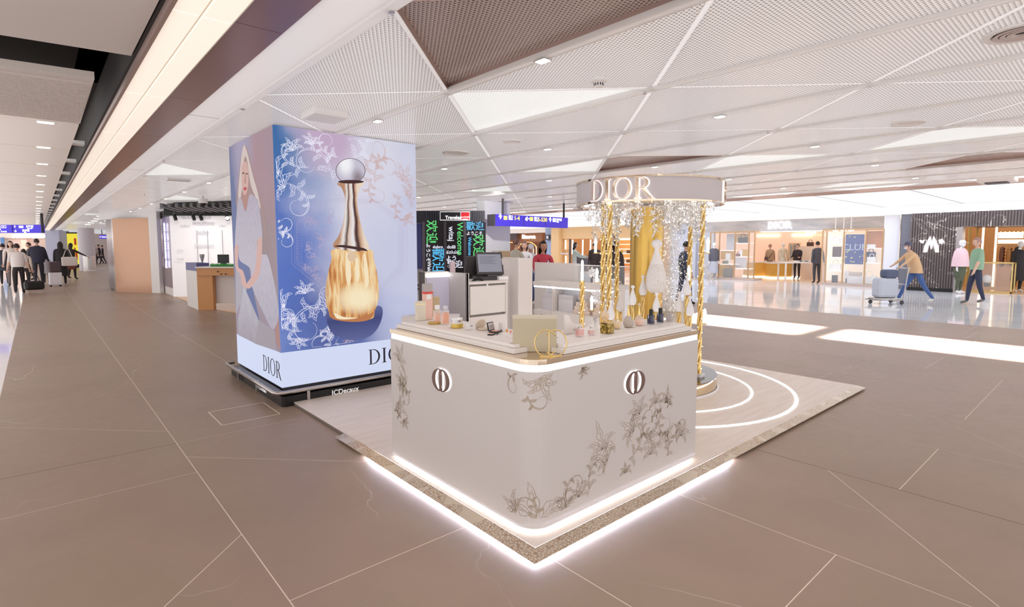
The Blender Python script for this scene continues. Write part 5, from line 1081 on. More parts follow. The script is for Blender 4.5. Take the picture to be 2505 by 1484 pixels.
for f, m__ in ((.125, YEL), (.465, YEL), (.79, WL_)): x = sx0 + (sx1 - sx0) * f; MB().box(x - .06, x + .06, sy - .004, sy, zt1 - .13, zt1 - .03).build('pictogram', m__, hs)
hs = thing('direction_sign', 'blue hanging direction sign with arrows over the left hall', 'sign'); pa, pb = K(-60, 20), K(104, 20); 
zt2 = zat(pb.x, pb.y, 549.5); zb2 = zat(pb.x, pb.y, 569.5)
panelK(-60, 104, 20, zb2, zt2, .15, BLU, 'light_box', hs); panelK(32.2, 32.8, 19.97, zb2, zt2, .02, M('joint_blue', (50, 40, 120), .5), 'panel_joint', hs); panelK(103, 105, 20, zb2, HC, .1, DGREY, 'hanger', hs)
for b, px, py, s_ in (('↑', 40, 555, .13), ('→', 40, 565, .13), ('登機', 55, 555, .09), ('升降機', 76, 554, .09), ('Transfer', 76, 558.5, .06), ('洗手間', 66, 564, .09), ('Lifts', 64, 568, .05), ('□□', 12, 555, .12), ('Arrivals', 12, 566, .07), ('衣', 3, 561, .08)):
    p = K(px, 19.96); text(b, (p.x, p.y, zat(p.x, p.y, py)), tuple(RT), s_, WL_, 'lettering', hs, .003, bold=.002)

# ================================================================ FAR LEFT END
fe = tag(MB().box(-3, 36, 66, 66.2, 0, HC).build('wall_far', M('far_wall', (206, 190, 184), .6)), kind='structure')
fs = thing('duty_free_front', 'distant duty free shop front with a glowing sign at the end of the left hall', 'shop front'); 
panelK(-80, 112, 44, 0, HC, .3, M('beige_front', (216, 188, 174), .5), 'front_wall', fs); panelK(-80, 112, 43.8, 2.25, 2.75, .1, M('front_band', (228, 206, 196), .5), 'fascia', fs); p = K(72, 43.6); text('5 DUTY ZERO', (p.x, p.y, zat(p.x, p.y, 578)), tuple(RT), .42, M('sign_white_glow2', (255, 255, 255), .5, emit=2.5), 'lettering', fs, .03, bold=.012)
panelK(2, 10, 43.7, 1.2, 2.3, .05, M('blue_poster', (80, 120, 170), .4, emit=.2), 'poster', fs); panelK(52, 66, 43.7, .4, 2.1, .05, M('peach_screen', (236, 190, 170), .4, emit=.5), 'lit_panel', fs); panelK(-40, 0, 43.7, .3, 2.0, .05, WARMW, 'lit_shelf', fs) if False else None
panelK(112, 146, 40, 0, HC, .4, M('lilac_wall', (178, 180, 204), .4), 'lilac_wall', thing('lilac_wall_block', 'pale lilac wall block at the end of the light trough', 'wall block'))
fd = thing('far_shop_front', 'distant grey shop wall with slim dark doorway left of the yellow screen', 'shop front'); panelK(144, 166, 43, 0, HC, .2, M('grey_mid', (150, 146, 150), .5), 'wall', fd)
ya = thing('yellow_screen', 'tall bright yellow advertising screen with red prints', 'screen'); panelK(165, 196, 41, .25, 2.55, .2, M('yellow_glow', (60, 50, 0), .4, emit=.9, ecol=(246, 228, 70)), 'screen_face', ya); panelK(164, 197, 41.1, 0, .25, .3, BLACK, 'plinth', ya); panelK(164, 197, 41.1, 2.55, 2.65, .3, BLACK, 'head', ya)
for (a, b, q0, q1) in ((182, 187, 1.7, 2.2), (181, 184, 1.3, 1.5), (183, 188, .6, 1.25)): panelK(a, b, 40.95, q0, q1, .02, M('red_print', (60, 0, 0), .4, emit=.6, ecol=(206, 70, 40)), 'red_print', ya)
fc = thing('round_column', 'pale round column with a steel skirt far down the concourse', 'column', K(212, 36)[:]); MB().lathe([(.45, 0), (.45, HC - .001)], 32).build('shaft', M('column_white', (214, 208, 218), .4), fc, smooth=True)
tb = thing('litter_bin', 'steel barrel shaped bin on wheels before the pale column', 'bin', K(216, 35.2)[:]); MB().lathe([(.0, .08), (.32, .08), (.32, 1.0), (.0, 1.02)], 20).build('barrel', STEEL, tb, smooth=False); MB().lathe([(.34, .0), (.34, .08), (0, .08)], 20).build('foot', WHITE, tb)
fw2 = thing('far_wall_panel', 'pale yellowish far wall behind the walking man in black', 'wall panel'); panelK(228, 262, 58, 0, 2.7, .2, M('far_cream', (226, 212, 186), .5), 'panel', fw2); panelK(246, 252, 57, 0, 2.7, .2, M('far_purple', (150, 140, 160), .5), 'dark_strip', fw2)
sg = thing('small_blue_sign', 'tiny distant blue sign beside the copper panel', 'sign'); panelK(244, 262, 40, 2.15, 2.42, .1, BLU, 'light_box', sg); panelK(250, 251, 40.02, 2.42, HC, .05, DGREY, 'hanger', sg); p = K(253, 39.9); text('↑ Gates', (p.x, p.y, 2.28), tuple(RT), .15, WL_, 'lettering', sg, .01)
for k in range(5): p = K(218 + k * 8, 30 - k * 2); t = thing('downlight', 'oblong glowing downlight in the row above the far column', 'ceiling light', (p.x, p.y, HC - .002), 0, 'downlights above the far column'); MB().box(-.12, .12, -.06, .06, -.01, 0).build('lamp', M('spot_lamp', (255, 246, 230), .5, emit=6), t)
# ================================================================ PEOPLE
def skin_body(name, J, E, mats, regions, parent, lv=1):
    """J: joint -> (x,y,z,rx,ry); E: bones (a,b,material index)"""
    ks = list(J); ix = {k: i for i, k in enumerate(ks)}; me = bpy.data.meshes.new(name); me.from_pydata([J[k][:3] for k in ks], [(ix[a], ix[b]) for a, b, _ in E], []); me.update()
    o = bpy.data.objects.new('t', me); COL.objects.link(o); sm_ = o.modifiers.new('s', 'SKIN'); sm_.use_smooth_shade = True; sm_.branch_smoothing = .4
    for i, k in enumerate(ks): sv = me.skin_vertices[0].data[i]; sv.radius = J[k][3:5]; sv.use_root = (k == 'pel')
    ss = o.modifiers.new('u', 'SUBSURF'); ss.levels = lv; ss.render_levels = lv
    dg = bpy.context.evaluated_depsgraph_get(); m2 = bpy.data.meshes.new_from_object(o.evaluated_get(dg)); bpy.data.objects.remove(o)
    m2.materials.clear(); segs = [(Vector(J[a][:3]), Vector(J[b][:3]), mi) for a, b, mi in E]
    V = [tuple(v.co) for v in m2.vertices]; Fs = []; MI = []
    for p in m2.polygons:
        c = p.center; best = 9; bi = 0
        for a, b, mi in segs:
            ab = b - a; t = max(0, min(1, (c - a).dot(ab) / ab.length_squared)); dd = (c - a - ab * t).length
            if dd < best: best = dd; bi = mi
        Fs.append(tuple(p.vertices)); MI.append(bi)
    return V, Fs, MI
PM = {}
def cm(c, r=.7):
    k = 'cloth_%d_%d_%d' % c; return M(k, c, r)
def person(name, label, x, y, face, h=1.7, top=(60, 60, 70), bot=(40, 40, 46), shoe=(40, 38, 38), skin=(222, 180, 158), hair=(40, 30, 28), hairlen='short', sleeve=True, arms=((.10, 0), (.10, 0)), stride=0, lean=0, elbow=(.15, .15), skirt=None, coat=None, cat='person', group=None, sit=False, headturn=0, z=0, hat=None, build=1.0, mask=False):
    """face: heading angle the figure looks towards (world, radians, 0 = +X). arms: (sideways, forward) per side"""
    t = thing(name, label, cat, (x, y, z), face - PI / 2, group); s = h / 1.72; J = {}; E = []
    def j(k, a, b, c, r, r2=None): ly = b + lean * max(0, c - .92); J[k] = (a * s, ly * s, (c - (.06 * abs(lean) * max(0, c - .92))) * s, r * s * build, (r2 or r) * s * build)
    zb = 0
    j('pel', 0, 0, .94, .135, .10); j('spi', 0, .0, 1.10, .125, .095); j('che', 0, -.005, 1.29, .155, .105); j('upc', 0, -.01, 1.40, .13, .085); j('nec', 0, .0, 1.475, .052); j('hea', 0, .012, 1.55, .05)
    E += [('pel', 'spi', 1 if 0 else 0), ('spi', 'che', 0), ('che', 'upc', 0), ('upc', 'nec', 0), ('nec', 'hea', 2)]
    for sd, nm, (ou, fo), el in ((-1, 'L', arms[0], elbow[0]), (1, 'R', arms[1], elbow[1])):
        sh = Vector((sd * .175, -.005, 1.405)); ua = Vector((sd * math.sin(ou), math.sin(fo), -math.cos(ou) * math.cos(fo))).normalized(); e_ = sh + ua * .29
        fa = (ua + Vector((-sd * ou * .3, math.sin(el * 1.9) * 1.3, el * .9))).normalized() if el > .2 else (ua + Vector((0, el, 0))).normalized(); w_ = e_ + fa * .25; hd = w_ + fa * .085
        j('sh' + nm, *sh, .062); j('el' + nm, *e_, .046); j('wr' + nm, *w_, .029, .024); j('pa' + nm, *hd, .036, .016)
        E += [('upc', 'sh' + nm, 0), ('sh' + nm, 'el' + nm, 0), ('el' + nm, 'wr' + nm, 0 if sleeve else 2), ('wr' + nm, 'pa' + nm, 2)]
        up = fa.cross(Vector((1, 0, 0))).normalized()
        J['_h' + nm] = (hd, fa, up, sd)
        st = stride * sd; hp = Vector((sd * .09, 0, .88)); 
        if sit: kn = Vector((sd * .11, .42, .88 - .04)); an = Vector((sd * .11, .42, .46)); 
        else: kn = Vector((sd * .098, st * .25 + .02, .50)); an = Vector((sd * .10, st * .55 - .02, .085 + (.05 if st < 0 else 0)))
        j('hp' + nm, *hp, .095, .09); j('kn' + nm, *kn, .064); j('an' + nm, *an, .042); 
        J['an' + nm] = (an.x * s, an.y * s, an.z * s, .04 * s, .042 * s); J['to' + nm] = (an.x * s, (an.y + .15) * s, max(.03, an.z - .05) * s, .04 * s, .028 * s)
        E += [('pel', 'hp' + nm, 1), ('hp' + nm, 'kn' + nm, 1), ('kn' + nm, 'an' + nm, 1), ('an' + nm, 'to' + nm, 3)]
    hands = {k: J.pop(k) for k in list(J) if k[0] == '_'}
    V, Fs, MI = skin_body('body', J, E, None, None, t); mb = MB(); mb.v = V; mb.f = Fs; mb.mi = MI
    # fingers
    for k, (hd, fa, up, sd) in hands.items():
        side = fa.cross(up).normalized()
        def tr(p): q = Vector((p.x, p.y + lean * max(0, p.z - .92), p.z - .06 * abs(lean) * max(0, p.z - .92))); return q * s
        for i, (L, o_) in enumerate(((.058, -.024), (.068, -.008), (.064, .008), (.05, .023))):
            b0 = hd + side * o_ - fa * .01; mb.tube([tr(b0), tr(b0 + fa * L * .6), tr(b0 + fa * L * .95 + up * (-.02))], [.0095 * s, .009 * s, .006 * s], 5, 2)
        b0 = hd - fa * .05 + side * (-.03); mb.tube([tr(b0), tr(b0 + side * -.022 + fa * .03), tr(b0 + side * -.028 + fa * .055)], [.011 * s, .0095 * s, .007 * s], 5, 2)
    # head
    hc = Vector((J['hea'][0], J['hea'][1] + .012 * s, J['hea'][2] + .085 * s)); hb = MB(); hb.ball((0, 0, 0), .076 * s, .094 * s, .117 * s, 18, 14, 2)
    for i, v in enumerate(hb.v):
        q = Vector(v); 
        if q.z < -.02 * s: k_ = 1 - .32 * (-q.z / (.117 * s)); q.x *= k_; q.y = q.y * k_ + .012 * s
        hb.v[i] = tuple(q)
    hb.add([(0, .112 * s, -.022 * s), (-.013 * s, .088 * s, -.026 * s), (.013 * s, .088 * s, -.026 * s), (0, .09 * s, .022 * s)], [(0, 1, 3), (0, 3, 2), (0, 2, 1)], 2)
    for sd in (-1, 1):
        hb.ball((sd * .029 * s, .083 * s, .006 * s), .0115 * s, .006 * s, .006 * s, 8, 5, 4); hb.ball((sd * .077 * s, 0, -.008 * s), .01 * s, .018 * s, .03 * s, 8, 6, 2)
    hb.ball((0, .087 * s, -.056 * s), .021 * s, .008 * s, .006 * s, 8, 5, 5)
    if mask: hb.ball((0, .062 * s, -.045 * s), .056 * s, .038 * s, .045 * s, 12, 8, 6)
    R = Matrix.Rotation(headturn, 3, 'Z'); hb.v = [tuple(R @ Vector(v) + hc) for v in hb.v]
    mb.add(hb.v, hb.f); mb.mi[-len(hb.f):] = hb.mi
    mats = [cm(top), cm(bot), M('skin_%d_%d' % skin[:2], skin, .5), cm(shoe, .4), M('eye_dark', (40, 30, 30), .3), M('lip_tone', (180, 96, 90), .5), M('mask_white', (226, 232, 238), .6)]
    mb.build('body', mats, t, smooth=True)
    # hair
    if hair:
        g = MB(); g.ball((0, 0, 0), .083 * s, .101 * s, .124 * s, 18, 12)
        keep = [f for f in g.f if not (sum(g.v[i][1] for i in f) / len(f) > .035 * s and sum(g.v[i][2] for i in f) / len(f) < .062 * s) and sum(g.v[i][2] for i in f) / len(f) > (-.045 if hairlen == 'short' else -.08) * s]; g.f = keep; g.mi = [0] * len(keep)
        if hairlen != 'short':
            L = {'long': .36, 'mid': .2, 'bun': .1}[hairlen]
            prof_ = [(.055, .07), (.082, .03), (.088, -.05), (.08, -.05 - L * .5), (.055, -.05 - L)]; vs = []; nseg = 10
            for r, z_ in prof_:
                for i in range(nseg): a = PI + PI * i / (nseg - 1); vs.append((r * 1.08 * math.cos(a) * s, (r * .85 * math.sin(a) - .022 - (.03 if z_ < -.1 else 0)) * s, z_ * s))
            k0 = len(prof_); fs_ = [(j_ * nseg + i, j_ * nseg + i + 1, (j_ + 1) * nseg + i + 1, (j_ + 1) * nseg + i) for j_ in range(k0 - 1) for i in range(nseg - 1)]
            base_ = [tuple(Vector(v) * .9) for v in vs]; g.add(vs, fs_); g.add([(v[0] * .8, v[1] * .5, v[2]) for v in vs], fs_)
        g.v = [tuple(R @ Vector(v) + hc) for v in g.v]; g.build('hair', M('hair_%d' % hair[0], hair, .6), t, smooth=True)
    if hat: hm = MB(); hm.lathe([(.088 * s, .02 * s), (.09 * s, .08 * s), (.06 * s, .125 * s), (0, .135 * s)], 18, tuple(hc)); hm.box(hc.x - .06 * s, hc.x + .06 * s, hc.y + .06 * s, hc.y + .16 * s, hc.z + .035 * s, hc.z + .045 * s); hm.build('cap', cm(hat), t, smooth=True)
    for nm_, sp in (('coat', coat), ('skirt', skirt)):
        if sp:
            rows, colr = sp; g = MB(); n_ = 18; vs = []
            for (z_, rx, ry) in rows:
                yy = lean * max(0, z_ - .92)
                for i in range(n_): a = 2 * PI * i / n_; w_ = 1 + .04 * math.sin(5 * a) * (1 if z_ < .9 else 0); vs.append((rx * w_ * math.cos(a) * s, (ry * w_ * math.sin(a) + yy) * s, z_ * s))
            g.add(vs, [(j_ * n_ + i, j_ * n_ + (i + 1) % n_, (j_ + 1) * n_ + (i + 1) % n_, (j_ + 1) * n_ + i) for j_ in range(len(rows) - 1) for i in range(n_)]); g.build(nm_, cm(colr), t, smooth=True)
    return t
COAT = lambda z0, k=1.0: [(1.44, .10 * k, .07 * k), (1.36, .185 * k, .115 * k), (1.2, .18 * k, .13 * k), (1.0, .165 * k, .125 * k), (.8, .18 * k, .135 * k), (z0, .20 * k, .15 * k)]
JACK = lambda k=1.0: [(1.45, .09 * k, .075 * k), (1.37, .19 * k, .12 * k), (1.2, .195 * k, .14 * k), (1.02, .19 * k, .14 * k), (.86, .17 * k, .13 * k)]
AWAY = PI / 2; TOWARD = -PI / 2; TOC = math.atan2(-FW.y, -FW.x); AWC = math.atan2(FW.y, FW.x); RTC = math.atan2(RT.y, RT.x)
# left hall walkers
person('person', 'man in white short sleeved shirt and black trousers walking away, carrying a black bag', -.47, 24.3, AWAY, 1.66, (222, 214, 212), (44, 38, 40), hair=(46, 36, 34), sleeve=False, arms=((.18, 0), (.2, .05)), stride=.35, coat=(JACK(.98)[:4] + [(.95, .17, .13)], (226, 218, 216)))
t = thing('duffel_bag', 'black duffel bag carried by the man in the white shirt', 'bag', (-.10, 24.25, .14), .25); MB().prism([(-.26, -.12), (.26, -.12), (.26, .12), (-.26, .12)], 0, .30).build('bag_body', BLACK, t, bevel=.07); MB().tube([(-.15, 0, .28), (-.1, 0, .46), (0, 0, .52), (.1, 0, .46), (.15, 0, .28)], .012, 6).build('handle', BLACK, t)
person('person', 'woman with long brown hair and cream top facing the camera in the left crowd', -.75, 29.5, TOWARD, 1.78, (232, 216, 204), (120, 110, 108), hair=(74, 48, 40), hairlen='long', skin=(228, 190, 170))
person('person', 'child-height person with dark hair in a pale top beside the man in the white shirt', -.33, 26.2, AWAY, 1.48, (224, 206, 194), (60, 54, 56), hairlen='mid', stride=.2)
x, y = far(6, 31); person('person', 'person in dark coat at the far left edge of the crowd', x, y, AWAY, 1.68, (52, 52, 64), coat=(COAT(.6), (54, 54, 66)))
x, y = far(90, 29.6); person('person', 'large man in navy jacket and dark trousers walking away in the left hall', x, y, AWAY, 1.88, (50, 50, 66), (52, 50, 60), hair=(58, 48, 46), arms=((.22, .1), (.25, .1)), stride=.3, coat=(JACK(1.15), (50, 50, 68)), build=1.1)
x, y = far(71, 33); person('person', 'man in dark top half hidden behind the navy jacket man', x, y, AWC + 2.6, 1.74, (56, 54, 66), (46, 46, 52), hair=(46, 36, 34), stride=-.25)
x, y = far(109, 30.5); person('person', 'small child in grey coat between the navy jacket and the white suitcase', x, y, AWAY, 1.25, (196, 192, 198), (50, 46, 50), hair=(60, 44, 40), hairlen='mid', coat=(COAT(.62), (198, 194, 200)), stride=.3)
x, y = far(147, 29.4); person('person', 'woman in long black dress with long hair and a cream shoulder bag, walking away', x, y, AWAY, 1.76, (42, 38, 40), (42, 38, 40), hair=(48, 36, 34), hairlen='long', coat=(JACK(), (44, 40, 42)), skirt=([(1.0, .16, .12), (.7, .2, .16), (.36, .23, .19)], (36, 32, 34)), stride=.12)
t = thing('tote_bag', 'large cream tote bag on the shoulder of the woman in black', 'bag', (x + .26, y - .25, .78)); b_ = MB(); b_.box(-.26, .26, -.09, .09, 0, .38); b_.build('bag_body', M('tote_cream', (226, 216, 208), .6), t, bevel=.04); MB().tube([(-.2, 0, .36), (-.1, .05, .66), (0, .05, .7), (.1, 0, .36)], .014, 6).build('strap', M('tote_cream', (226, 216, 208), .6), t)
x, y = far(172, 33.5); person('person', 'woman in black with long dark hair pointing to the right, brown bag at her side', x, y, AWC, 1.72, (50, 42, 42), (44, 38, 40), hair=(52, 38, 36), hairlen='long', arms=((.1, 0), (.9, .4)), coat=(COAT(.5), (48, 42, 42)), stride=.15)
t = thing('shoulder_bag', 'brown leather bag beside the pointing woman in black', 'bag', (x - .05, y - .35, .5)); MB().box(-.17, .17, -.07, .07, 0, .32).build('bag_body', M('brown_leather', (120, 66, 56), .5), t, bevel=.03); MB().tube([(-.1, 0, .3), (0, 0, .55), (.1, 0, .3)], .01, 6).build('strap', M('brown_leather', (120, 66, 56), .5), t)
x, y = far(130, 28.3); t = thing('suitcase', 'white wheeled suitcase trailing behind the woman in the black dress', 'suitcase', (x, y, 0), .1); MB().box(-.2, .2, -.13, .13, .06, .56).build('shell', M('case_white', (226, 222, 226), .3), t, bevel=.03)
for a in (-1, 1):
    for b in (-1, 1): w_ = MB(); w_.ball((a * .15, b * .09, .03), .03, .02, .03); w_.build('wheel', BLACK, t)
MB().tube([(-.1, .1, .56), (-.1, .1, .9), (.1, .1, .9), (.1, .1, .56)], .01, 6).build('handle', STEEL, t); t = thing('cabin_bag', 'dark brown soft bag on top of the white suitcase', 'bag', (x, y - .02, .565), .1); MB().box(-.18, .18, -.12, .12, 0, .42).build('bag_body', M('dark_plum', (84, 66, 72), .6), t, bevel=.05)
x, y = far(241, 60); person('person', 'man in black walking left in the far background beside the copper panel', x, y, PI * .9, 1.72, (40, 38, 44), (36, 34, 38), stride=.6, coat=(JACK(), (40, 38, 44)))
x, y = far(231, 58); person('person', 'person in grey top far away beside the pale column', x, y, AWAY, 1.7, (170, 150, 146), (70, 60, 62), hair=(110, 76, 64), stride=.2)
x, y = far(250, 60); person('person', 'dark clad person far away right behind the walking man', x, y, PI, 1.66, (60, 46, 54), (46, 40, 44), stride=.4)
# middle group behind the desks
x, y = far(1328, 11.35); person('person', 'woman in red sweater and black collar with black hair looking down at her phone', x, y, TOC + .3, 1.68, (214, 76, 96), (50, 48, 60), hair=(34, 26, 28), hairlen='mid', arms=((.12, .35), (.12, .35)), elbow=(.9, .9), skin=(206, 156, 132))
t = thing('mobile_phone', 'dark phone held by the woman in red', 'phone', (x - .25, y - .27, 1.12), TOC + PI / 2); MB().box(-.035, .035, -.005, .005, 0, .14).build('phone_body', BLACK, t, bevel=.002)
x, y = far(1262, 13.4); person('person', 'man with cropped hair in a pale green and white jacket behind the tall white block', x, y, RTC + .6, 1.76, (206, 200, 184), (90, 110, 150), hair=(90, 60, 54), arms=((.15, .2), (.2, .5)), elbow=(.3, .8), coat=(JACK(1.05), (208, 204, 190)))
x, y = far(1283, 14.6); person('person', 'woman in white shirt and denim pinafore looking at the camera', x, y, TOC, 1.70, (228, 228, 232), (70, 100, 150), hair=(130, 110, 100), hairlen='mid', arms=((.1, .3), (.1, .3)), elbow=(.8, .8), coat=([(1.3, .13, .12), (1.1, .16, .13), (.9, .17, .14)], (78, 100, 136)))
x, y = far(1300, 15.2); person('person', 'person in a pale grey top between the pinafore and the red sweater', x, y, AWC + 1, 1.64, (206, 210, 216), (80, 96, 140), hair=(200, 196, 196))
x, y = far(1234, 15.0); person('person', 'person in blue plaid shirt leftmost of the queue', x, y, TOC + .8, 1.60, (150, 166, 190), (90, 90, 110), hair=(60, 48, 54), arms=((.1, .2), (.1, .2)), elbow=(.7, .7))
x, y = far(1406, 22); person('person', 'woman with black hair and pale green top at the wood fronted shop', x, y, RTC, 1.72, (196, 206, 198), (216, 210, 208), hair=(36, 30, 34), hairlen='mid', arms=((.1, .7), (.1, .9)), elbow=(.5, .4))
x, y = far(1492, 9.6); person('person', 'woman in a long black coat passing behind the left gold posts', x, y, PI + .6, 1.80, (60, 46, 50), (52, 42, 46), hair=(40, 30, 32), hairlen='long', coat=(COAT(.35, 1.1), (62, 50, 54)), stride=.3)
x, y = far(1455, 21); person('person', 'dark clad person deep in the shop left of the gold posts', x, y, AWC, 1.74, (70, 54, 54), (50, 44, 46), hair=(40, 30, 32), coat=(COAT(.7), (66, 52, 52)))
x, y = far(1677, 15.5); person('person', 'person in dark jacket with a blue backpack behind the right rear gold post', x, y, RTC + .4, 1.70, (62, 70, 92), (56, 66, 92), hair=(40, 36, 40), stride=.3, coat=(JACK(), (62, 72, 94)))
t = thing('backpack', 'blue backpack of the walker behind the right gold post', 'bag', (x + .12, y + .05, 1.0), RTC); MB().box(-.14, .14, -.12, .12, 0, .42).build('bag_body', M('bag_blue', (64, 110, 180), .6), t, bevel=.05)
# right hall
person('person', 'man in dark grey suit standing at the boutique entrance with his back to us', 25.2, 8.88, AWC, 1.78, (74, 70, 76), (66, 62, 68), hair=(46, 36, 34), arms=((.16, -.15), (.16, -.15)), coat=([(1.45, .09, .075), (1.38, .19, .115), (1.2, .185, .13), (1.02, .165, .125), (.82, .185, .14)], (76, 72, 78)), build=1.03)
person('person', 'grey haired man in tan sweater and black trousers with a crossbody strap, back to us', 28.6, 12.35, AWC, 1.68, (176, 146, 120), (50, 46, 50), hair=(160, 130, 112), arms=((.18, 0), (.2, .05)), coat=(JACK(1.08), (176, 146, 120)))
x, y = 28.6, 12.35; m_ = MB(); m_.tube([(x - .2, y - .02, .98), (x - .14, y - .12, 1.15), (x, y - .15, 1.3), (x + .08, y - .1, 1.42)], .014, 5); t = thing('crossbody_bag', 'small brown crossbody bag of the man in tan', 'bag', (0, 0, 0)); m_.build('strap', M('dark_leather', (90, 70, 64), .5), t); MB().box(x - .42, x - .26, y - .02, y + .1, .88, 1.06).build('bag_body', M('dark_leather', (90, 70, 64), .5), t, bevel=.02)
x, y, _ = K(1952, 26.6); person('shop_assistant', 'shop assistant in black suit looking at a tablet inside the boutique', x, y, PI, 1.68, (54, 44, 50), (46, 40, 46), hair=(46, 34, 34), arms=((.1, .3), (.1, .3)), elbow=(.8, .8), coat=(JACK(), (54, 44, 50)))
person('person', 'bending traveller in tan jacket, cap and face mask pushing a luggage trolley', 18.5, 3.95, RTC + PI - .12, 1.70, (222, 184, 142), (76, 104, 160), shoe=(226, 222, 212), hair=(70, 66, 84), lean=.35, arms=((.08, .9), (.08, .9)), elbow=(.15, .15), stride=.75, coat=(JACK(1.12), (224, 186, 144)), mask=True, hat=(92, 92, 116))
person('person', 'person in sage green T-shirt and dark trousers walking before the fur-jacket shop', 19.35, 2.78, RTC + PI - .25, 1.80, (146, 180, 152), (54, 58, 82), shoe=(110, 108, 106), hair=(170, 130, 122), sleeve=False, arms=((.12, .25), (.12, -.1)), stride=.25, coat=(JACK(.98)[:4] + [(.92, .16, .13)], (148, 182, 154)))
# luggage trolley
tx_, ty_ = 18.5 - .8 * RT.x - .1 * FW.x, 3.95 - .8 * RT.y - .1 * FW.y
t = thing('luggage_trolley', 'silver luggage trolley with a grey bag pushed in front of the masked traveller', 'trolley', (tx_, ty_, 0), math.atan2(-RT.y, -RT.x)); m_ = MB()
for sd in (-.22, .22): m_.tube([(-.35, sd, 1.0), (-.25, sd, .12), (.55, sd * .7, .12)], .018, 6)
m_.tube([(-.36, -.24, 1.0), (-.36, .24, 1.0)], .02, 8); m_.tube([(-.3, -.22, .55), (-.3, .22, .55)], .014, 6); m_.tube([(.3, -.2, .12), (.3, .2, .12)], .014, 6); m_.build('frame', STEEL, t)
for a, b in ((-.22, -.22), (-.22, .22), (.5, 0)): w_ = MB(); w_.ball((a, b, .06), .06, .025, .06, 12, 8); w_.build('wheel', DGREY, t)
MB().box(-.2, .45, -.18, .18, .14, .17).build('platform', STEEL, t)
t2 = thing('travel_bag', 'pale grey and dark blue soft bag lying on the luggage trolley', 'bag', (tx_, ty_, .175), math.atan2(-RT.y, -RT.x)); MB().box(-.18, .4, -.17, .17, 0, .55).build('bag_body', M('bag_pale', (196, 200, 212), .6), t2, bevel=.08); MB().box(-.16, .2, -.15, .15, .55, .78).build('upper_bag', M('bag_navy', (90, 98, 124), .6), t2, bevel=.06)
# ================================================================ RIGHT SHOPS
SX = 25.3
def Yp(px, X=SX): return yat(px, X)
def wall(name, px0, px1, z0, z1, mat, par, X=SX, th=.2): y0, y1 = sorted((Yp(px0, X), Yp(px1, X))); return MB().box(X, X + th, y0, y1, z0, z1).build(name, mat, par)
BEI = M('glowing_boutique_beige', (240, 212, 188), .5, emit=.35, ecol=(255, 214, 176)); OCH = M('ochre_panel', (222, 176, 88), .45); PCH = M('glowing_peach_wall', (238, 204, 182), .5, emit=.3, ecol=(255, 214, 186))  # beige and peach walls emit to stand in for the boutique's lighting
tag(MB().box(29.6, 29.75, -2.5, 66, 0, HC).build('wall_right', M('shop_back_wall', (226, 200, 178), .5)), kind='structure')
tag(MB().box(25.4, 29.6, 4.95, 40, .0, .012).build('trim_1', M('shop_floor', (228, 204, 178), .15)), kind='structure')
bo = thing('boutique_front', 'pale stone boutique front with glowing sign letters above its wide entrance', 'shop front')
MARB = M('pale_marble_fascia', (206, 202, 202), .3); n = NT(MARB); n.l(n.ramp(n.noise(n.mapping(n.coord(), (1, .6, 2)), 1.6, 5, .6), [(.3, (186, 184, 186)), (.7, (220, 214, 212))]), n.b.inputs['Base Color'])
wall('fascia', 1700, 2166, 2.28, 2.79, MARB, bo); 
p = (SX - .002, Yp(1906), 2.40); dior(p, (0, -1, 0), .30, M('sign_white_glow2', (255, 255, 255), .5, emit=2.5), bo, .03, .01, name='sign_letter')
wall('fascia_soffit_light', 1860, 2010, 2.255, 2.28, WARMW, bo, SX + .2)
wall('white_pilaster', 2160, 2200, 0, 2.79, M('pilaster_white', (236, 236, 242), .3), bo, 24.6, .9); wall('grey_pilaster', 2200, 2231, 0, 2.79, M('pilaster_grey', (126, 126, 136), .4), bo, 24.4, 1.1); wall('brass_edge', 2199, 2201, 0, 2.79, BRASS, bo, 24.38, .03)
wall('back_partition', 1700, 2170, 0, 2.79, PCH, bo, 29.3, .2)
for (a, b, z0, z1) in ((1850, 1905, .9, 2.2), (1935, 1985, 1.3, 2.2)): wall('lit_shelf_frame', a, b, z1 - .08, z1, WARMW, bo, 29.2, .05)
wall('white_lintel', 1700, 1745, 0, 2.28, M('pilaster_grey2', (206, 206, 214), .4), bo)
# entrance lamps
for k, px in enumerate((1975, 1990, 2042, 2062, 2080)):
    p = K(px, 26.3) if k < 2 else Vector((24.9, Yp(px, 24.9), 0)); t = thing('downlight', '%s bright round spotlight over the boutique entrance and window' % ('first', 'second', 'third', 'fourth', 'fifth')[k], 'spotlight', (p.x, p.y, 2.27)); b_ = MB(); b_.ball((0, 0, -.02), .11, .11, .05); b_.build('lamp', M('lampw2', (255, 250, 240), .5, emit=5), t); MB().box(-.02, .02, -.02, .02, -.0, .5).build('stem', WHITE, t)
st_ = MB()
for k in range(60): st_.ball((29.1, Yp(1860) - k * .11, 2.15), .03, None, None, 6, 4)
t = thing('festoon_lights', 'row of tiny warm bulbs inside the boutique', 'lights'); o = st_.build('bulbs', WARM, t); o['kind'] = 'stuff'
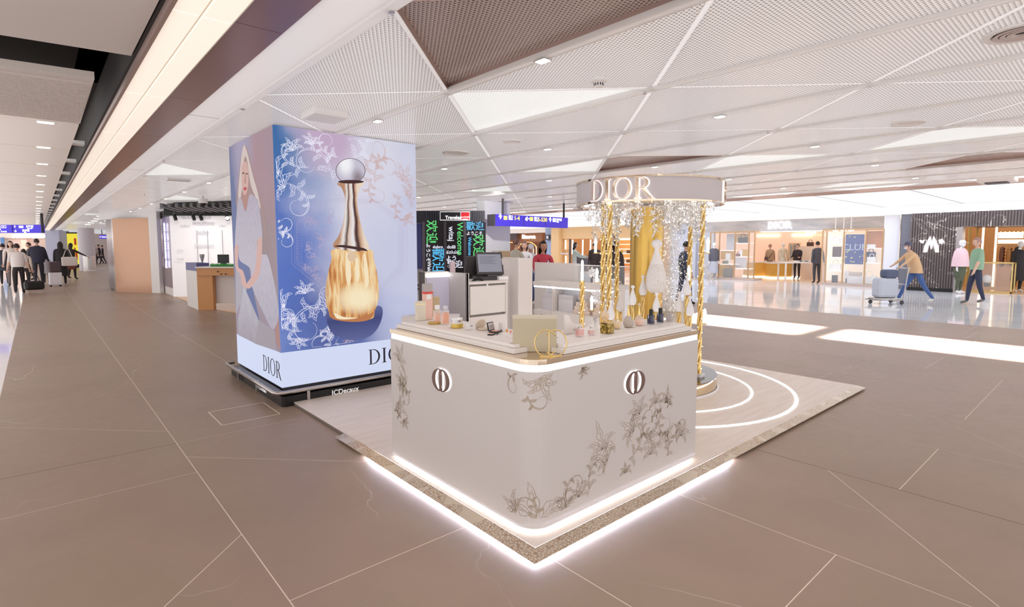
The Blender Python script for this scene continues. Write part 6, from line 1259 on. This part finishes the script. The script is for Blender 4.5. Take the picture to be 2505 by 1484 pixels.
# vitrines
BR_ = M('vitrine_brass', (206, 172, 132), .3, .6)
def vitrine(label, px0, px1, X, posts_, shelves, z1=2.25, name='window_display'):
    t = thing(name, label, 'shop window'); y0, y1 = Yp(px1, X), Yp(px0, X)
    for px in posts_: yy = Yp(px, X); MB().box(X - .02, X + .02, yy - .025, yy + .025, .1, z1).build('frame_post', BR_, t)
    MB().box(X - .03, X + .9, y0, y1, 0, .10).build('window_base', M('window_base', (200, 180, 168), .4), t); MB().box(X - .03, X + .9, y0, y1, z1, z1 + .05).build('top_frame', BR_, t)
    for (a, b, z, m_) in shelves: MB().box(X + .05, X + .6, Yp(b, X), Yp(a, X), z, z + .035).build('shelf', m_, t)
    MB().box(X - .008, X, y0, y1, .1, z1).build('glass_pane', PANE, t)
    return t
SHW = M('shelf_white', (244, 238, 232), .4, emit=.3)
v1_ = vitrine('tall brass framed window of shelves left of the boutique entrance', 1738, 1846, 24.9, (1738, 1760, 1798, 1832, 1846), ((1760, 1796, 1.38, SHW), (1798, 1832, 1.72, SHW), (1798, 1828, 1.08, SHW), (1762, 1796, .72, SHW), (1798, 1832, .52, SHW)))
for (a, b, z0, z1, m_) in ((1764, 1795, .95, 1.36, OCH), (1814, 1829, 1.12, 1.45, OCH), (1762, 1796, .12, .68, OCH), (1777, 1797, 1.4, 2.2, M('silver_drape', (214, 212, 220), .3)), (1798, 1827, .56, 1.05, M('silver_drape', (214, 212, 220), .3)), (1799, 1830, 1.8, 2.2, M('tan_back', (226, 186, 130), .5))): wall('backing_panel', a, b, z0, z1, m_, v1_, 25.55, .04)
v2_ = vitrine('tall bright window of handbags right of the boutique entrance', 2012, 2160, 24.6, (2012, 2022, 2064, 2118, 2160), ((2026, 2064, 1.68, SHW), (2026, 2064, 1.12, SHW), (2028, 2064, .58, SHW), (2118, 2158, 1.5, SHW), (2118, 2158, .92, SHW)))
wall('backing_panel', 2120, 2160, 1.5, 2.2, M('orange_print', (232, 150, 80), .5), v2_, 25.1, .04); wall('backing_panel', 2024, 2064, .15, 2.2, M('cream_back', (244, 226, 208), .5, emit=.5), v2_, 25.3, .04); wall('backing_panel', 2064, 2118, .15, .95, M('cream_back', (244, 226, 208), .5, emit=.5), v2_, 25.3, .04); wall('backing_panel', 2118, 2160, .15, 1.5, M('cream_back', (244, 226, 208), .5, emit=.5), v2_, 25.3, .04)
t = thing('window_screen', 'dark blue video screen in the boutique window', 'screen'); wall('screen_face', 2068, 2113, .88, 2.08, M('navy_screen', (20, 30, 80), .2, emit=.45, ecol=(70, 90, 170)), t, 24.75, .05)
yy = Yp(2090, 24.74); text('CLUB', (24.745, yy, 1.55), (0, -1, 0), .36, M('pale_neon', (0, 0, 0), .5, emit=.8, ecol=(200, 210, 240)), 'lettering', t, .003); rn = random.Random(9); db = MB()
for k in range(26): db.ball((24.74, yy + rn.uniform(-.45, .45), rn.uniform(.95, 2.05)), .02 + rn.random() * .02, None, None, 6, 4)
o = db.build('confetti', M('confetti', (0, 0, 0), .5, emit=.8, ecol=(220, 214, 150)), t); o['kind'] = 'stuff'
def bag(label, X, px, z, w_, h, col, handle=True, cat='handbag', name='handbag'):
    y = Yp(px, X); t = thing(name, label, cat, (X, y, z + .001), -PI / 2); mt = cm(col, .5); MB().prism([(-w_ / 2, -.07), (w_ / 2, -.07), (w_ / 2, .07), (-w_ / 2, .07)], 0, h).build('bag_body', mt, t, bevel=.015)
    if handle: MB().tube([(-w_ * .25, 0, h - .01), (-w_ * .22, 0, h + w_ * .3), (0, 0, h + w_ * .42), (w_ * .22, 0, h + w_ * .3), (w_ * .25, 0, h - .01)], .014, 6).build('handle', mt, t, smooth=True)
    return t
bag('black quilted handbag on the top shelf of the left window', 25.1, 1817, 1.755, .42, .26, (70, 62, 60)); bag('small wine coloured handbag on the middle shelf of the left window', 25.1, 1808, 1.115, .24, .14, (150, 80, 84)); bag('white bottle shaped bag on the second shelf of the left window', 25.1, 1813, 1.115, .1, .3, (240, 238, 236), False)
bag('white vase shaped bag before the ochre panel in the left window', 25.2, 1782, .76, .2, .5, (244, 240, 236), False); bag('black and white printed tote low in the left window', 25.1, 1783, .105, .42, .42, (128, 116, 104)); bag('small green printed pouch on the lower shelf of the left window', 25.1, 1776, .756, .26, .14, (120, 116, 92), False)
bag('white handbag with arched handle on the top shelf of the right window', 24.85, 2045, 1.716, .3, .2, (248, 244, 240)); bag('tall white handbag beside it on the top shelf of the right window', 24.9, 2056, 1.716, .2, .24, (250, 248, 246)); bag('dark brown hanging scarf bag on the second shelf of the right window', 24.9, 2048, 1.16, .3, .42, (96, 66, 66), False)
bag('large white handbag on the lower shelf of the right window', 24.85, 2046, .616, .42, .26, (250, 248, 246)); bag('white clutch on the right hand shelf of the right window', 24.85, 2132, 1.536, .28, .14, (248, 246, 244), False); bag('white handbag with dark arch on the middle right shelf', 24.85, 2134, .956, .3, .22, (250, 248, 246)); bag('navy backpack in the right window', 25.05, 2132, .956, .3, .42, (70, 64, 110))
bag('big white tote on the floor of the right window', 24.85, 2130, .101, .5, .32, (248, 244, 238)); bag('cream pouch on the floor of the right window', 24.85, 2082, .101, .26, .2, (240, 226, 206)); bag('tan pouch beside the big white tote', 24.85, 2108, .101, .34, .18, (226, 196, 150), False); bag('dark boots-like bag at the bottom left of the right window', 24.95, 2046, .101, .2, .3, (80, 76, 84), False)
bag('white bottle shaped stand in the right window under the screen', 24.85, 2076, .101, .16, .5, (240, 236, 232), False); bag('grey belt bag on a plinth in the right window', 24.85, 2098, .4, .4, .16, (206, 190, 176), False)
for px, z1 in ((2098, .4),): y = Yp(px, 24.85); t = thing('display_plinth', 'cream plinth carrying the grey belt bag', 'plinth', (24.85, y, .101)); MB().box(-.1, .1, -.3, .3, 0, .299).build('block', WHITE, t)
# mannequins
def bust(label, x, y, face, top, bot, h=1.75, **k): return person('mannequin', label, x, y, face, h, top, bot, shoe=(230, 228, 226), skin=(236, 234, 234), hair=None, cat='mannequin', **k)
bust('mannequin in dark grey jacket and grey skirt left of the brass window', 24.7, Yp(1747, 24.7), TOC, (92, 90, 100), (186, 186, 196), coat=(JACK(1.05), (96, 94, 104)), skirt=([(1.0, .15, .12), (.6, .2, .16), (.3, .22, .18)], (186, 188, 198)))
bust('mannequin in white dress at the back of the boutique', *K(1916, 28.0).xy, TOC, (226, 222, 206), (236, 230, 216), skirt=([(1.0, .15, .12), (.6, .2, .16)], (236, 232, 222)))
# boutique furniture
def furn(label, px, D, w_, d_, h, mat, name='display_table', cat='table', leg=True):
    p = K(px, D); t = thing(name, label, cat, (p.x, p.y, .013), CAMA); MB().box(-w_ / 2, w_ / 2, -d_ / 2, d_ / 2, h - .06, h).build('table_top', WHITEG, t)
    if leg:
        for a in (-1, 1):
            for b in (-1, 1): MB().box(a * (w_ / 2 - .05) - .03, a * (w_ / 2 - .05) + .03, b * (d_ / 2 - .05) - .03, b * (d_ / 2 - .05) + .03, 0, h - .06).build('leg', mat, t)
    else: MB().box(-w_ / 2 + .03, w_ / 2 - .03, -d_ / 2 + .03, d_ / 2 - .03, .06, h - .06).build('table_body', mat, t); MB().box(-w_ / 2, w_ / 2, -d_ / 2, d_ / 2, 0, .06).build('lit_base', WARMW, t)
    return t
furn('long white display table with white legs behind the man in the suit', 1962, 25.6, 1.9, .8, .86, WHITE); furn('ochre fronted display counter in the middle of the boutique', 1906, 27.4, 1.1, .7, .78, OCH, 'display_counter', 'counter', False)
furn('white lit display counter at the right back of the boutique', 1948, 27.5, 1.0, .7, .7, WHITE, 'display_counter', 'counter', False); furn('ochre low counter at the left back of the boutique', 1868, 28.3, 1.8, .7, .8, OCH, 'display_counter', 'counter', False)
for k in range(5): p = K(1950 + k * 7, 25.6); t = thing('folded_scarf', '%s folded scarf on the white display table' % ('first', 'second', 'third', 'fourth', 'fifth')[k], 'scarf', (p.x, p.y, .875), CAMA); MB().box(-.1, .1, -.15, .15, 0, .05).build('cloth', cm(((240, 238, 236), (90, 110, 140), (210, 220, 226), (120, 150, 170), (236, 232, 228))[k]), t, bevel=.015)
rk = thing('clothes_rail', 'pale rail with hanging garments at the back of the boutique', 'clothes rail'); a, b = K(1930, 27.6), K(1958, 27.4); MB().tube([(a.x, a.y, 1.75), (b.x, b.y, 1.75)], .02, 6).tube([(a.x, a.y, .02), (a.x, a.y, 1.75)], .02, 6).tube([(b.x, b.y, .02), (b.x, b.y, 1.75)], .02, 6).build('rail', BR_, rk)
gcs = [(224, 206, 176), (206, 212, 220), (238, 226, 206), (226, 190, 150), (180, 190, 206), (240, 236, 230)]
for k in range(9): p = a.lerp(b, (k + .5) / 9); t = thing('hanging_garment', 'pale garment hanging on the boutique rail', 'garment', (p.x, p.y, .9), CAMA + 1.2, 'garments on the boutique rail'); MB().prism([(-.2, -.02), (.2, -.02), (.22, .02), (-.22, .02)], 0, .82).build('cloth', cm(gcs[k % 6]), t, bevel=.01)
bag('small black handbag standing on the white wall block inside the boutique', 29.0, 1982, 1.6, .3, .2, (84, 62, 58)); t = thing('display_block', 'pale tall block carrying a small black handbag', 'plinth', (29.0, Yp(1982, 29.0), .013)); MB().box(-.25, .25, -.5, .5, 0, 1.585).build('block', M('peach_block', (240, 220, 204), .5), t)
# dark slatted jacket shop
ms = thing('jacket_shop_front', 'dark veined slatted stone shop front with a glowing white emblem', 'shop front')
DM = M('dark_veined_stone', (112, 100, 98), .3); n = NT(DM); c = n.coord(); vv = n.m('ABSOLUTE', n.m('SUBTRACT', n.noise(n.mapping(c, (1, 1, 1)), 1.1, 4, 1.2), .5)); n.l(n.mix(n.m('LESS_THAN', vv, .006), (112, 100, 98), (206, 194, 186)), n.b.inputs['Base Color'])
MX = 23.9; y0, y1 = Yp(2338, MX), Yp(2231, 24.3); MB().box(MX + .05, MX + .4, y0, y1, 0, 2.79).build('stone_wall', DM, ms); MB().box(MX + .05, MX + .4, -2.5, y0, 2.26, 2.79).build('stone_lintel', DM, ms)
sl = MB(); yy = y0
while yy < y1: sl.box(MX, MX + .05, yy, yy + .035, .12, 2.79); yy += .075
yy = -2.5
while yy < y0: sl.box(MX, MX + .05, yy, yy + .035, 2.26, 2.79); yy += .075
o = sl.build('vertical_slats', DM, ms); o['kind'] = 'stuff'; MB().box(MX, MX + .06, y0 - .0, y1, 0, .12).build('skirting', BLACK, ms)
MB().box(MX, MX + .5, y0 - .16, y0, 0, 2.26).build('marble_jamb', M('jamb', (170, 160, 156), .3), ms)
ye = Yp(2279, MX); ez = zat(MX, ye, 598); em = MB(); GLW = M('emblem_glow', (255, 255, 255), .5, emit=3)
E_ = lambda pts: obj('emblem', flat([pts], (MX - .02, ye, ez), (0, -1, 0), .03, 0), GLW, ms)
E_([(-.12, -.27), (-.22, -.27), (-.20, -.05), (-.05, .30), (.0, .08), (.05, .30), (.20, -.05), (.22, -.27), (.12, -.27), (.06, .05), (0, -.27 + .1), (-.06, .05)])
for sd in (-1, 1): E_([(sd * .20, .18), (sd * .24, .05), (sd * .30, .06), (sd * .36, .14), (sd * .32, .17), (sd * .27, .13)] if sd < 0 else [(.22, .04), (.31, .04), (.35, .11), (.30, .18), (.22, .18)])
MB().box(MX + .4, 29.6, -2.5, 4.94, .0, .014).build('shop_floor', M('warm_floor', (216, 184, 150), .2), ms)
wm = M('warm_wood', (190, 138, 88), .4, emit=.08, ecol=(255, 190, 120)); MB().box(29.2, 29.4, -2.5, 4.9, 0, 2.79).build('back_wall', wm, ms)
MB().box(25.6, 29.2, 4.90, 4.95, 0, 2.79).build('side_wall', wm, ms)
for k in range(7): MB().box(24.6 + k * .5, 24.75 + k * .5, -2.4, y0, 2.32, 2.5).build('ceiling_baffle', M('dark_baffle', (86, 66, 60), .4), ms)
for a, b in ((2344, 2349), (2353, 2358), (2400, 2405), (2432, 2437)): MB().box(26.6, 26.7, Yp(b, 26.6), Yp(a, 26.6), .1, 2.3).build('lit_column', M('warm_strip', (255, 236, 206), .5, emit=1.4), ms)
for a, b in ((2366, 2374), (2386, 2392)): MB().box(26.8, 26.9, Yp(b, 26.8), Yp(a, 26.8), .1, 2.3).build('gold_column', GOLD, ms)
MB().box(27.4, 27.5, Yp(2505, 27.4) - 1, Yp(2440, 27.4), 1.70, 1.85).build('lit_shelf', M('warm_strip', (255, 236, 206), .5, emit=1.4), ms)
b_ = MB()
for k in range(14): b_.ball((27.3, Yp(2446, 27.3) - k * .12, 2.12), .03, None, None, 6, 4)
o = b_.build('festoon_bulbs', WARM, ms); o['kind'] = 'stuff'
t = thing('small_shop_sign', 'small bright warm sign panel above the jackets', 'sign', (27.35, Yp(2470, 27.35), 1.9)); MB().box(0, .04, -.35, .35, 0, .22).build('panel', WARMW, t)
rl = thing('jacket_rail', 'rail of puffer jackets inside the jacket shop', 'clothes rail'); a_, b2 = Yp(2440, 26.8), Yp(2500, 26.8); MB().tube([(26.8, a_, 1.62), (26.8, b2 - .5, 1.62)], .02, 6).tube([(26.8, a_, .015), (26.8, a_, 1.62)], .02, 6).tube([(26.8, b2 - .5, .015), (26.8, b2 - .5, 1.62)], .02, 6).build('rail', BR_, rl)
jn = ('brown', 'orange tan', 'dark navy', 'camel', 'navy quilted', 'black', 'dark brown')
for k, cc in enumerate(((140, 96, 76), (206, 150, 92), (54, 50, 62), (222, 180, 120), (60, 60, 82), (44, 40, 42), (84, 60, 50))):
    y = a_ - .15 - k * .2; t = thing('puffer_jacket', '%s puffer jacket on the rail of the jacket shop' % jn[k], 'jacket', (26.8, y, .82), 0); m_ = MB()
    for q in range(6): m_.ball((0, 0, .09 + q * .12), .24 - .012 * q, .08, .075, 12, 6)
    m_.build('quilted_body', cm(cc), t, smooth=True); m_ = MB(); m_.ball((-.27, 0, .45), .06, .07, .3, 8, 8); m_.build('sleeve', cm(cc), t, smooth=True)
bust('mannequin in pink puffer jacket, white helmet and green skirt at the jacket shop entrance', 23.45, Yp(2352, 23.45), TOC + .4, (226, 190, 196), (84, 90, 70), 1.76, coat=([(1.5, .12, .10), (1.38, .22, .17), (1.2, .25, .2), (1.0, .27, .22), (.9, .28, .22)], (228, 194, 200)), skirt=([(.95, .2, .16), (.6, .18, .15), (.42, .1, .08)], (86, 92, 72)), hat=(222, 224, 228))
bust('mannequin in black coat at the right edge of the jacket shop', 25.7, Yp(2495, 25.7), TOC, (44, 42, 46), (44, 42, 46), 1.74, coat=(COAT(.4, 1.05), (46, 42, 46)))
t = thing('glass_case', 'gold edged glass display case with a white boot inside the jacket shop', 'display case', (24.9, Yp(2432, 24.9), .015)); m_ = MB()
for a in (-.35, .35):
    for b in (-.55, .55): m_.box(a - .02, a + .02, b - .02, b + .02, 0, 1.0)
m_.box(-.37, .37, -.57, .57, 1.0, 1.04).box(-.37, .37, -.57, .57, 0, .05); m_.build('gold_frame', GOLD, t); MB().box(-.34, -.33, -.54, .54, .05, 1.0).build('glass_side', PANE, t); MB().box(-.34, .34, -.54, .54, .62, .64).build('glass_shelf', PANE, t)
t = thing('white_boot', 'fluffy white boot in the gold edged glass case', 'boot', (24.85, Yp(2421, 24.9), .30)); b_ = MB(); b_.ball((0, 0, .16), .12, .14, .16, 12, 8); b_.build('fluffy_cuff', WHITE, t, smooth=True); MB().box(-.07, .07, -.07, .07, -.1, .03).build('sole', DGREY, t)
# ================================================================ SHOPS LEFT OF THE BOUTIQUE
wsf = thing('wood_shop_front', 'honey wood shop front with slim vertical light tubes behind the hanging blue sign', 'shop front'); OAK = M('oak_veneer', (216, 178, 130), .4)
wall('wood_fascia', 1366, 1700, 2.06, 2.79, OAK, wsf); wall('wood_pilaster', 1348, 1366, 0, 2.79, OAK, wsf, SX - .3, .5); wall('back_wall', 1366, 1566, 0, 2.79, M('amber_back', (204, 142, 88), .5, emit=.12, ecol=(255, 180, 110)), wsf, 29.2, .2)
wall('door_panel', 1369, 1392, 0, 2.06, M('oak_door', (200, 150, 98), .4), wsf, SX + .1, .1)
for k, px in enumerate((1383, 1400, 1425, 1444)): wall('light_tube', px - 1, px + 1, (1.4, 1.1, 1.0, .9)[k], 2.0, M('tube_glow', (255, 255, 255), .5, emit=3), wsf, SX - .05, .04)
wall('light_tube', 1383, 1385, .2, 1.0, M('tube_glow', (255, 255, 255), .5, emit=3), wsf, SX - .05, .04); text('Chocolat', (SX - .06, Yp(1381), 1.15), (0, -1, 0), .22, M('glow_white', (0, 0, 0), .5, emit=1, ecol=(230, 232, 244)), 'lettering', wsf, .01)
for a, b in ((1392, 1394), (1366, 1368)): wall('dark_frame', a, b, 0, 2.06, DGREY, wsf, SX, .1)
wall('counter_block', 1400, 1470, 0, 1.0, M('slate_counter', (104, 106, 118), .4), wsf, SX + 1.2, .6)
for k in range(6): wall('lit_shelf', 1500, 1560, .5 + .3 * k, .54 + .3 * k, M('warm_strip', (255, 236, 206), .5, emit=1.4), wsf, 28.6, .3)
for k in range(12):
    px = 1503 + (k % 6) * 9; z = .54 + .3 * (k // 6) * 2; bag('%s coloured box on the shelf glimpsed between the gold posts' % ('red', 'dark', 'tan', 'cream', 'brown', 'white', 'scarlet', 'grey', 'ochre', 'ivory', 'umber', 'pale')[k], 28.7, px, z, .3, .2, ((200, 60, 50), (60, 50, 50), (200, 150, 100), (240, 230, 210), (130, 90, 60), (246, 244, 240), (210, 80, 60), (130, 126, 124), (216, 176, 90), (236, 226, 206), (110, 76, 60), (226, 214, 200))[k], False, 'box', 'shelf_box')
wall('grey_pier', 1637, 1702, 0, 2.79, M('pier_grey', (196, 198, 208), .4), wsf, SX - .2, .5); text('TIFF', (SX - .21, Yp(1665, SX - .2), 2.3), (0, -1, 0), .3, M('pier_letter', (150, 150, 160), .4), 'lettering', wsf, .01)
gs = thing('lit_goods_front', 'warm lit shop front with white leaves before it, between the column and posts', 'shop front'); wall('white_lintel', 1500, 1640, 2.0, 2.2, M('lintel_glow', (255, 252, 246), .5, emit=.8), gs, SX + .3, .1)
bs = thing('brown_arch_shop', 'brown shop with glowing arches and white sign left of the wood shop', 'shop front'); wall('back_wall', 1180, 1336, 0, 2.79, M('arch_brown', (128, 78, 52), .5, emit=.05, ecol=(200, 120, 70)), bs, 29.3, .15)
wall('dark_fascia', 1214, 1262, 2.05, 2.5, M('brown_dark', (70, 56, 52), .5), bs, SX, .2); wall('wood_fascia', 1262, 1326, 1.9, 2.55, M('walnut', (150, 96, 62), .4), bs, SX + .4, .2); text('Rimowa', (SX + .38, Yp(1293, SX + .38), 2.25), (0, -1, 0), .42, M('sign_white_glow2', (255, 255, 255), .5, emit=2.5), 'lettering', bs, .02, bold=.006)
wall('pale_fascia', 1214, 1345, 2.5, 2.79, M('pale_fascia', (232, 222, 212), .4), bs, SX, .2); wall('steel_blue_pier', 1334, 1349, 0, 2.79, M('pier_blue', (150, 162, 186), .4), bs, SX - .1, .4); wall('white_pier', 1150, 1216, 0, 2.79, M('pier_white', (224, 226, 230), .4), bs, SX, .4)
for px in (1245, 1290):
    yy = Yp(px, SX + .6); m_ = MB(); m_.tube([(SX + .6, yy + .9 * math.cos(PI * i / 16), 1.45 + .45 * math.sin(PI * i / 16)) for i in range(17)], .025, 6); m_.build('glowing_arch', M('arch_glow', (255, 190, 110), .5, emit=1.6), bs)
for k in range(5): wall('lit_upright', 1290 + k * 7, 1290.8 + k * 7, .6, 1.6, M('arch_glow2', (255, 230, 190), .5, emit=1.2), bs, SX + 1.2, .05)
t = thing('toilet_sign', 'small dark square sign with a white figure on the blue pier', 'sign'); wall('plate', 1333, 1343, 2.0, 2.35, DGREY, t, SX - .3, .1); text('大', (SX - .31, Yp(1339, SX - .3), 2.17), (0, -1, 0), .2, WL_, 'lettering', t, .01)
p = K(1230, 7.9 + 3);
